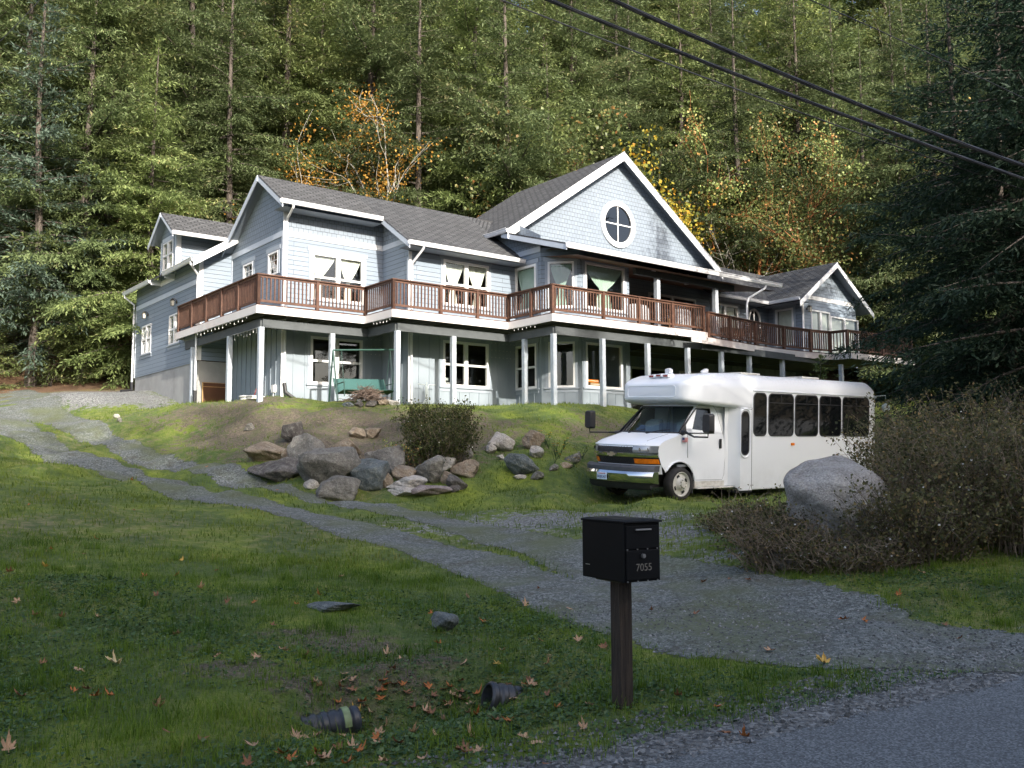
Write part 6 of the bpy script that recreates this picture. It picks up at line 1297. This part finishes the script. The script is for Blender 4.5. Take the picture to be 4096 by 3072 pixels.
leaf(252, 1440, .125, 4, 1, 'large pale cream maple leaf lying alone in the left lawn', None, 1.9, (.35, .1)); leaf(18, 1628, .08, 2, 2, 'curled tan maple leaf in the lower left corner', None, .5, (.5, 0)); leaf(1078, 1440, .07, 3, 0, 'bright yellow leaf above the right pipe', None, 1, (.1, 0)); leaf(1782, 1438, .10, 3, 1, 'single yellow leaf on the green patch beside the drive', None, .8, (.3, 0)); leaf(770, 1560, .10, 3, 2, 'yellow leaf resting on the half buried pipe', None, .8, (.3, 0))
spots = [(112, 1190, 0), (180, 1200, 1), (290, 1105, 0), (20, 1240, 1), (38, 1305, 2), (100, 1228, 3), (210, 1168, 0), (312, 1250, 0), (378, 1248, 0), (285, 1040, 0), (60, 1095, 0), (392, 1215, 3), (75, 1335, 2), (468, 1425, 2), (610, 1410, 2), (550, 1305, 0), (432, 1275, 2), (470, 1235, 0), (640, 1310, 0), (690, 1290, 0), (588, 1355, 1), (380, 1375, 2), (660, 1420, 1), (90, 1440, 1), (160, 1500, 0), (205, 1510, 0), (340, 1520, 1), (240, 1510, 0), (50, 1510, 1),
         (1165, 1275, 0), (1405, 1322, 1), (1500, 1330, 1), (1825, 1342, 0), (1865, 1346, 0), (2040, 1355, 1), (2070, 1385, 1), (1665, 1410, 2), (1620, 1256, 0), (1520, 1262, 1), (1575, 1255, 1), (1940, 1290, 0), (1990, 1240, 2), (1250, 1390, 2), (1190, 1422, 2), (1305, 1405, 1), (1270, 1530, 2), (1170, 1390, 0), (1230, 1505, 0), (950, 1395, 0), (1000, 1440, 2), (930, 1330, 0), (1050, 1350, 0), (1100, 1565, 0), (1420, 1500, 2), (1465, 1510, 1), (1560, 1590, 1), (1610, 1600, 0), (1545, 1535, 0), (1130, 1600, 2), (1020, 1600, 2), (735, 1250, 2), (600, 1060, 0), (445, 1010, 0)]
r_ = random.Random(3)
for i, (x, y, c) in enumerate(spots):
    reg = 'left lawn' if x < 700 else ('lawn beside the mailbox' if x < 1330 else 'gravel and grass right of the mailbox')
    leaf(x, y, r_.uniform(.05, .082), c, r_.randrange(4), '%s maple leaf scattered on the %s' % (LN[c], reg), '%s maple leaves on the %s' % (LN[c], reg), r_.uniform(0, 6.28), (r_.uniform(-.5, .5), r_.uniform(-.4, .4)))
# drift of leaves in the ditch and along the bottom edge
pts = []
for _ in range(52): pts.append((r_.gauss(950, 110), r_.gauss(1515, 38)))
for _ in range(30): pts.append((r_.gauss(830, 190), r_.gauss(1625, 22)))
for _ in range(22): pts.append((r_.uniform(0, 1250), r_.uniform(1270, 1650)))
pts = [(x, min(1680, y)) for x, y in pts]; Q = Gs(pts)
for (x, y), p in zip(pts, Q):
    c = r_.choice((0, 1, 1, 2, 2, 2)); low = y > 1590; reg = 'lower edge of the lawn' if low else 'ditch between the two pipes'
    if x < 700 and not low: reg = 'left lawn'
    leaf(0, 0, r_.uniform(.05, .078), c, r_.randrange(4), '%s maple leaf lying in the %s' % (LN[c], reg) if 'ditch' in reg else '%s maple leaf fallen on the %s' % (LN[c], reg), '%s leaves on the %s' % (LN[c], reg), r_.uniform(0, 6.28), (r_.uniform(-.5, .5), r_.uniform(-.4, .4)), p)
# ------------------------------------------------------------------ overhead cables
MT['cable'] = simple('black_cable', (.012, .013, .016), .5, .2, 5)
def cable(pts, d0, d1, r_, label, strands=3, mat='cable', k=.7235, ox=2500):
    n = len(pts); xs_ = [(ox+k*x)/SK for x, y in pts]; ys_ = [k*y/SK for x, y in pts]; t = np.linspace(0, 1, 90); cx = np.interp(t, np.linspace(0, 1, n), xs_)
    co = np.polyfit(xs_, ys_, 2); cy = np.polyval(co, cx); W_ = [P(x, y, d0+(d1-d0)*(x-xs_[0])/(xs_[-1]-xs_[0])) for x, y in zip(cx, cy)]
    L_ = np.concatenate([[0], np.cumsum(np.linalg.norm(np.diff(np.array(W_), axis=0), axis=1))]); m = MB()
    for s in range(strands):
        q = []
        for p, l in zip(W_, L_):
            a = l*2.2+s*2*math.pi/strands; q.append(p+np.array([.3*math.cos(a), .6*math.cos(a), math.sin(a)])*r_*(.9 if strands > 1 else 0))
        m.tube(q, r_ if strands > 1 else r_, 6, caps=False)
    o = m.build('overhead_cable', MT[mat], smooth=True); tag(o, label, 'cable'); return o
cable([(-1200, -560), (-560, -220), (0, 48), (500, 262), (1000, 448), (1500, 640), (2206, 912), (2600, 1065)], 12, 16, .019, 'upper thick bundle of black overhead cables', 4)
cable([(-1200, -330), (-560, -60), (0, 172), (500, 368), (1000, 556), (1500, 742), (2206, 988), (2600, 1125)], 12.5, 16.5, .017, 'lower thick bundle of black overhead cables', 4)
cable([(-1400, -270), (-620, 0), (0, 245), (500, 452), (1000, 655), (1500, 822), (2206, 1045), (2600, 1170)], 18, 26, .016, 'thin overhead wire below the two thick bundles', 1)
cable([(700, -140), (1100, 30), (1420, 178), (1800, 350), (2206, 545), (2600, 740)], 16, 20, .010, 'thin overhead wire in the upper right corner', 1)
cable([(-30, 290), (0, 262), (120, 140), (250, 0), (330, -90)], 20, 20, .007, 'short piece of thin wire crossing the upper left corner', 1, k=.6329, ox=0)
# ------------------------------------------------------------------ things on the terrace and the deck
sw = wor((2.06, -1.0, 0)); gz = ht(sw[0], sw[1]); swing = empty('garden_swing', (sw[0], sw[1], 1.93), HA); tag(swing, 'green metal garden swing with teal mesh seat in front of the lower left windows', 'garden swing')
def rod(pts, r_, name, mat, par, n=8): m = MB(); m.tube(pts, r_, n); return m.build(name, MT[mat], par, smooth=True)
SWL = 2.35
rod([(.13, .35, 1.62), (SWL+.03, .35, 1.80)], .028, 'top_bar', 'green', swing)
for x, sgn, zt in ((.13, -1, 1.62), (SWL, 1, 1.80)):
    rod([(x, .35, zt), (x-.16*(sgn < 0)+.0-.16*(sgn > 0), -.30, .0)], .026, 'leg', 'green', swing); rod([(x, .35, zt), (x+.18, .95, .02)], .026, 'leg', 'green', swing)
for x, zt in ((.42, 1.64), (2.14, 1.78)):
    rod([(x, .35, zt), (x, .18, .52)], .008, 'hanger', 'green', swing, 6); rod([(x, .35, zt), (x, .62, .55)], .008, 'hanger', 'green', swing, 6)
m = MB(); V = [(.38, .10, .40), (2.18, .10, .46), (2.18, .58, .36), (.38, .58, .30)]; m.prism(V, (0, 0, .02)); m.build('seat', MT['teal'], swing)
m = MB(); m.prism([(.38, .58, .30), (2.18, .58, .36), (2.18, .80, .86), (.38, .80, .80)], (0, .015, .0)); m.build('backrest', MT['teal'], swing)
for x, z in ((.38, .38), (2.18, .44)): rod([(x, .06, z-.18), (x, .06, z+.02), (x, .60, z-.08), (x, .82, z+.44)], .018, 'seat_frame', 'green', swing); rod([(x, .08, z+.26), (x, .66, z+.22)], .018, 'armrest', 'green', swing); rod([(x, .08, z+.26), (x, .08, z)], .014, 'arm_support', 'green', swing)
rod([(.38, .06, .40), (2.18, .06, .46)], .02, 'front_bar', 'green', swing)
# brush pile in a ring of stones
bp_ = wor((2.62, -1.95, 0)); bz = ht(bp_[0], bp_[1]); m = MB(); rr = np.random.default_rng(9)
for k in range(230):
    a = rr.uniform(0, 6.28); c = np.array([rr.normal(0, .22), rr.normal(0, .22), 0]); h = max(0, .46-.9*np.hypot(c[0], c[1]))*rr.uniform(.2, 1); L_ = rr.uniform(.15, .42); e = np.array([math.cos(a)*L_, math.sin(a)*L_, rr.normal(0, .08)]); c[2] = h+.03; m.tube([c-e, c+rr.normal(0, .02, 3), c+e], [.006, .009, .004], 4, caps=False)
o = m.build('brush_pile', MT['brushw']) if 'brushw' in MT else m.build('brush_pile', bark_mat('dead_sticks', (.10, .065, .045), (.26, .20, .16), (6, 6, 6))); o.location = (bp_[0], bp_[1], bz); tag(o, 'heap of dead sticks piled in front of the garden swing', 'brush pile')
for i, (x, w, h, t) in enumerate(((-.75, .36, .13, 'b'), (-.42, .34, .16, 'd'), (-.05, .44, .18, 'd'), (.36, .40, .17, 't'), (.70, .42, .16, 'p'))):
    q = wor((2.62+x, -2.38+.12*abs(x), 0)); V = rock_mesh(200+i, w/2, w*.35, h/2*1.3); o = npmesh('ring_stone', V+np.array([0, 0, h*.35]), IF, RK[t], smooth=True); o.location = (q[0], q[1], ht(q[0], q[1])); o.rotation_euler = (0, 0, HA); tag(o, ('leftmost', 'second', 'middle', 'fourth', 'rightmost pale')[i]+' flat stone of the ring below the stick heap', 'stone')
# round tank lids, board, tap, pipe stub, folded cart
def houseobj(name, l, label, cat): w_ = wor(l); o = empty(name, (w_[0], w_[1], w_[2]), HA); tag(o, label, cat); return o
q = wor((.55, 1.5, 0)); g = ht(q[0], q[1]); o = houseobj('tank_lid', (.62, 1.75, g), 'round cream plastic tank lid on the ground under the deck corner', 'lid'); m = MB(); m.tube([(0, 0, -.1), (0, 0, .05)], .36, 32); m.build('riser', MT['pvc'], o, smooth=True); m = MB(); m.tube([(0, 0, .05), (0, 0, .09)], .40, 32); m.build('cover', MT['pvc'], o, smooth=True, bevel=.01)
q = wor((.5, 3.3, 0)); g = ht(q[0], q[1]); o = houseobj('tank_lid', (.5, 3.5, g), 'second tank lid farther back beside the leaning board', 'lid'); m = MB(); m.tube([(0, 0, -.1), (0, 0, .06)], .34, 32); m.build('riser', MT['pvc'], o, smooth=True); m = MB(); m.tube([(0, 0, .06), (0, 0, .09)], .38, 32); m.build('cover', MT['pvc'], o, smooth=True, bevel=.01)
o = houseobj('leaning_board', (.48, 5.72, 1.95), 'brown sheet of board leaning on the concrete wall under the deck', 'board'); m = MB(); m.prism([(0, 0, 0), (.95, 0, 0), (.95, 0, .98), (0, 0, .98)], (0, .03, 0)); m.build('sheet', MT['woodpanel'], o); m = MB(); m.box((-.03, -.015, 0), (-.002, .04, 1.0)); m.box((0, -.01, .985), (.95, .04, 1.0)); m.box((0, -.012, .84), (.95, -.001, .86)); m.build('edge_strip', MT['woodlight'], o)
o = houseobj('hose_reel', (1.30, 2.75, 2.0), 'dark hose hung on the lower wall behind the corner post', 'hose'); m = MB(); 
for k in range(5): m.tube([(0, .16*math.cos(t)+.01*k, .62+.20*math.sin(t)) for t in np.linspace(0, 6.28, 20)], .011, 5)
m.tube([(0, .05, .5), (-.08, .25, .25), (-.1, .3, .02)], .011, 5); m.build('coil', MT['green'], o, smooth=True); m = MB(); m.tube([(.1, 0, .75), (-.05, 0, .75)], .03, 8); m.tube([(-.05, .02, .72), (-.25, .12, .0)], .014, 6); m.build('tap_pipe', MT['redlens'], o)
q = wor((3.75, -.9, 0)); o = houseobj('pipe_stub', (4.0, .2, 1.93), 'white plastic vent pipe elbow standing by the swing', 'pipe'); m = MB(); m.tube([(0, 0, 0), (0, 0, .34), (.03, 0, .37), (.27, 0, .37)], .025, 10); m.build('elbow', MT['pvc'], o, smooth=True)
o = houseobj('folded_cart', (5.65, -.55, 1.93), 'bent grey tube cart frame folded beside the lower middle window', 'cart frame')
for s in (-1, 1): rod([(s*.08, 0, 0), (s*.05, 0, .25), (s*.04, 0, .62), (s*.08, 0, .74), (s*.34, 0, .75)], .014, 'side_tube', 'galv', o); rod([(s*.05, 0, .25), (s*.16, -.05, .12), (s*.32, -.1, .02)], .014, 'foot_tube', 'galv', o)
rod([(0, 0, 0), (0, 0, .82)], .014, 'centre_tube', 'galv', o)
# window sill things
def thingbox(x, y, z, dx, dy, dz, mat, name, label, cat, bev=.01):
    o = houseobj(name, (x, y, z), label, cat); m = MB(); m.loft([rring(xx, 0, dy, 0, dz, min(.02, dz*.3)) for xx in (0, dx)]); m.build('case', mat, o, bevel=.003); m = MB(); m.box((.01, -.004, dz*.45), (dx-.01, -.001, dz*.6)); m.build('strip', MT['trim'], o); return o
thingbox(6.56, .0, 3.02, .16, .2, .20, MT['amber'], 'storage_box', 'yellow box on the stack inside the lower middle window', 'box'); thingbox(6.54, .0, 2.90, .34, .25, .11, MT['galv'], 'printer', 'grey printer inside the lower middle window', 'printer'); thingbox(6.54, -.02, 2.77, .40, .3, .12, MT['blackplastic'], 'drawer_unit', 'black drawer unit under the printer', 'drawers')
thingbox(10.95, -2.5, 2.90, .62, .3, .10, MT['amber'], 'tool_case', 'orange box on the sill of the lower bay window', 'box'); thingbox(11.15, -2.52, 2.77, .5, .3, .12, MT['woodlight'], 'wooden_crate', 'light wooden crate under the orange box in the lower bay window', 'crate')
# covered grills and deck furniture
def covered(x, y, w, d, h, label, mat='coverg', r=.12):
    o = houseobj('covered_grill', (x, y, DT), label, 'grill'); m = MB(); rg = []
    for z, s in ((0, 1.06), (.1, 1.0), (h*.55, .97), (h*.85, .93), (h*.97, .80), (h, .55)):
        ring_ = []; 
        for t in np.linspace(0, 2*math.pi, 33)[:-1]:
            c, s_ = math.cos(t), math.sin(t); n = (abs(c)**5+abs(s_)**5)**(-1/5); fold = 1+.02*math.sin(t*9)*(1-z/h); ring_.append((c*n*w/2*s*fold, s_*n*d/2*s*fold, z))
        rg.append(ring_)
    m.loft(rg); m.build('cover', MT[mat], o, smooth=True); m = MB()
    for sx_ in (-1, 1): m.tube([(sx_*w*.4, -d*.5, .02), (sx_*w*.4, d*.5, .02)], .03, 8)
    m.build('wheels', MT['blackplastic'], o); return o
covered(13.3, -2.7, 1.0, .6, .98, 'grill under a grey cover left of the first porch post'); covered(15.7, -2.7, .85, .6, 1.05, 'grill under a pale cover right of the first porch post')
o = houseobj('firewood', (14.3, -3.0, DT), 'few light sticks and a wooden crate leaning between the two grills', 'crate'); m = MB(); m.box((0, 0, 0), (.45, .3, .13)); m.build('crate', MT['woodlight'], o); m = MB(); m.bar((.5, .05, 0), (.62, .15, .62), .05, .03); m.bar((.56, .1, 0), (.7, .2, .55), .05, .03); m.build('sticks', MT['woodlight'], o)
dw = simple('weathered_grey_teak', (.17, .16, .15), .8, .2, 8)
def dchair(x, y, rz, label):
    o = houseobj('deck_chair', (x, y, DT-.2), label, 'chair'); o.rotation_euler = (0, 0, HA+rz); 
    for i, j in ((-1, -1), (1, -1), (-1, 1), (1, 1)): m = MB(); m.bar((i*.25, j*.24, 0), (i*.25, j*.24+(.06 if j > 0 else 0), .62 if j < 0 else .95), .045, .045, (0, 1, 0)); m.build('leg', dw, o)
    m = MB(); [m.box((-.25, -.24+k*.09, .41), (.25, -.17+k*.09, .43)) for k in range(6)]; m.build('seat', dw, o)
    m = MB(); [m.box((-.25, .27, .5+k*.1), (.25, .29, .56+k*.1)) for k in range(5)]; m.build('backrest', dw, o)
    for i in (-1, 1): m = MB(); m.box((i*.25-.03, -.27, .62), (i*.25+.03, .28, .645)); m.build('armrest', dw, o)
o = houseobj('deck_table', (19.0, -2.6, DT-.2), 'grey weathered wooden table on the lower deck behind the railing', 'table')
m = MB(); [m.box((-1.0, -.48+k*.12, .72), (1.0, -.38+k*.12, .75)) for k in range(8)]; m.build('tabletop', dw, o)
for i, j in ((-1, -1), (1, -1), (-1, 1), (1, 1)): m = MB(); m.bar((i*.85, j*.38, 0), (i*.85, j*.38, .72), .08, .08, (0, 1, 0)); m.build('leg', dw, o)
for i, (x, y, rz, lab) in enumerate(((17.5, -2.6, 1.57, 'weathered deck chair at the left end of the deck table'), (18.5, -3.35, 3.14, 'weathered deck chair on the near left side of the deck table'), (19.5, -3.3, 3.14, 'weathered deck chair on the near right side of the deck table'), (20.5, -2.6, -1.57, 'weathered deck chair at the right end of the deck table'), (18.6, -1.85, 0, 'weathered deck chair on the far left side of the deck table'), (19.5, -1.85, 0, 'weathered deck chair on the far right side of the deck table'), (16.4, -3.2, 2.4, 'weathered deck chair alone beside the pale covered grill'))): dchair(x, y, rz, lab)
# flowers near the bus
MT['yflower'] = simple('yellow_petals', (.75, .42, .02), .6, .1); MT['wflower'] = simple('white_petals', (.75, .75, .70), .6, .05)
def flower(name, sx, sy, mat, label, group, n=5):
    p = G(sx, sy); o = empty(name, tuple(p)); tag(o, label, 'flower', group); r = np.random.default_rng(int(sx*7+sy)); m = MB(); hs = []
    for k in range(n): a = r.uniform(0, 6.28); L_ = r.uniform(.18, .34); e = np.array([math.cos(a)*.14, math.sin(a)*.14, L_]); m.tube([(0, 0, 0), e*.5+[0, 0, .04], e], .004, 4, caps=False); hs.append(e)
    m.build('stem', MT['clover'], o)
    for e in hs[:3]:
        m = MB()
        for q in range(5): t = q*1.2566; d = np.array([math.cos(t), math.sin(t), .4]); s = np.array([-math.sin(t), math.cos(t), 0]); m.add([e, e+d*.03+s*.022, e+d*.045, e+d*.03-s*.022], [(0, 1, 2, 3)])
        m.build('blossom', MT[mat], o)
for sx, sy in ((1178, 962), (1186, 970), (1200, 985), (1208, 990), (1217, 972), (1198, 1003), (1240, 1010), (1170, 958)): flower('yellow_flower', sx, sy, 'yflower', 'yellow flowers growing in the grass between the pale rocks and the bus', 'yellow flowers left of the bus')
for sx, sy in ((1252, 985), (1258, 992), (1250, 1000)): flower('white_flower', sx, sy, 'wflower', 'small white flowers in the grass near the bus bumper', 'white flowers left of the bus', 4)
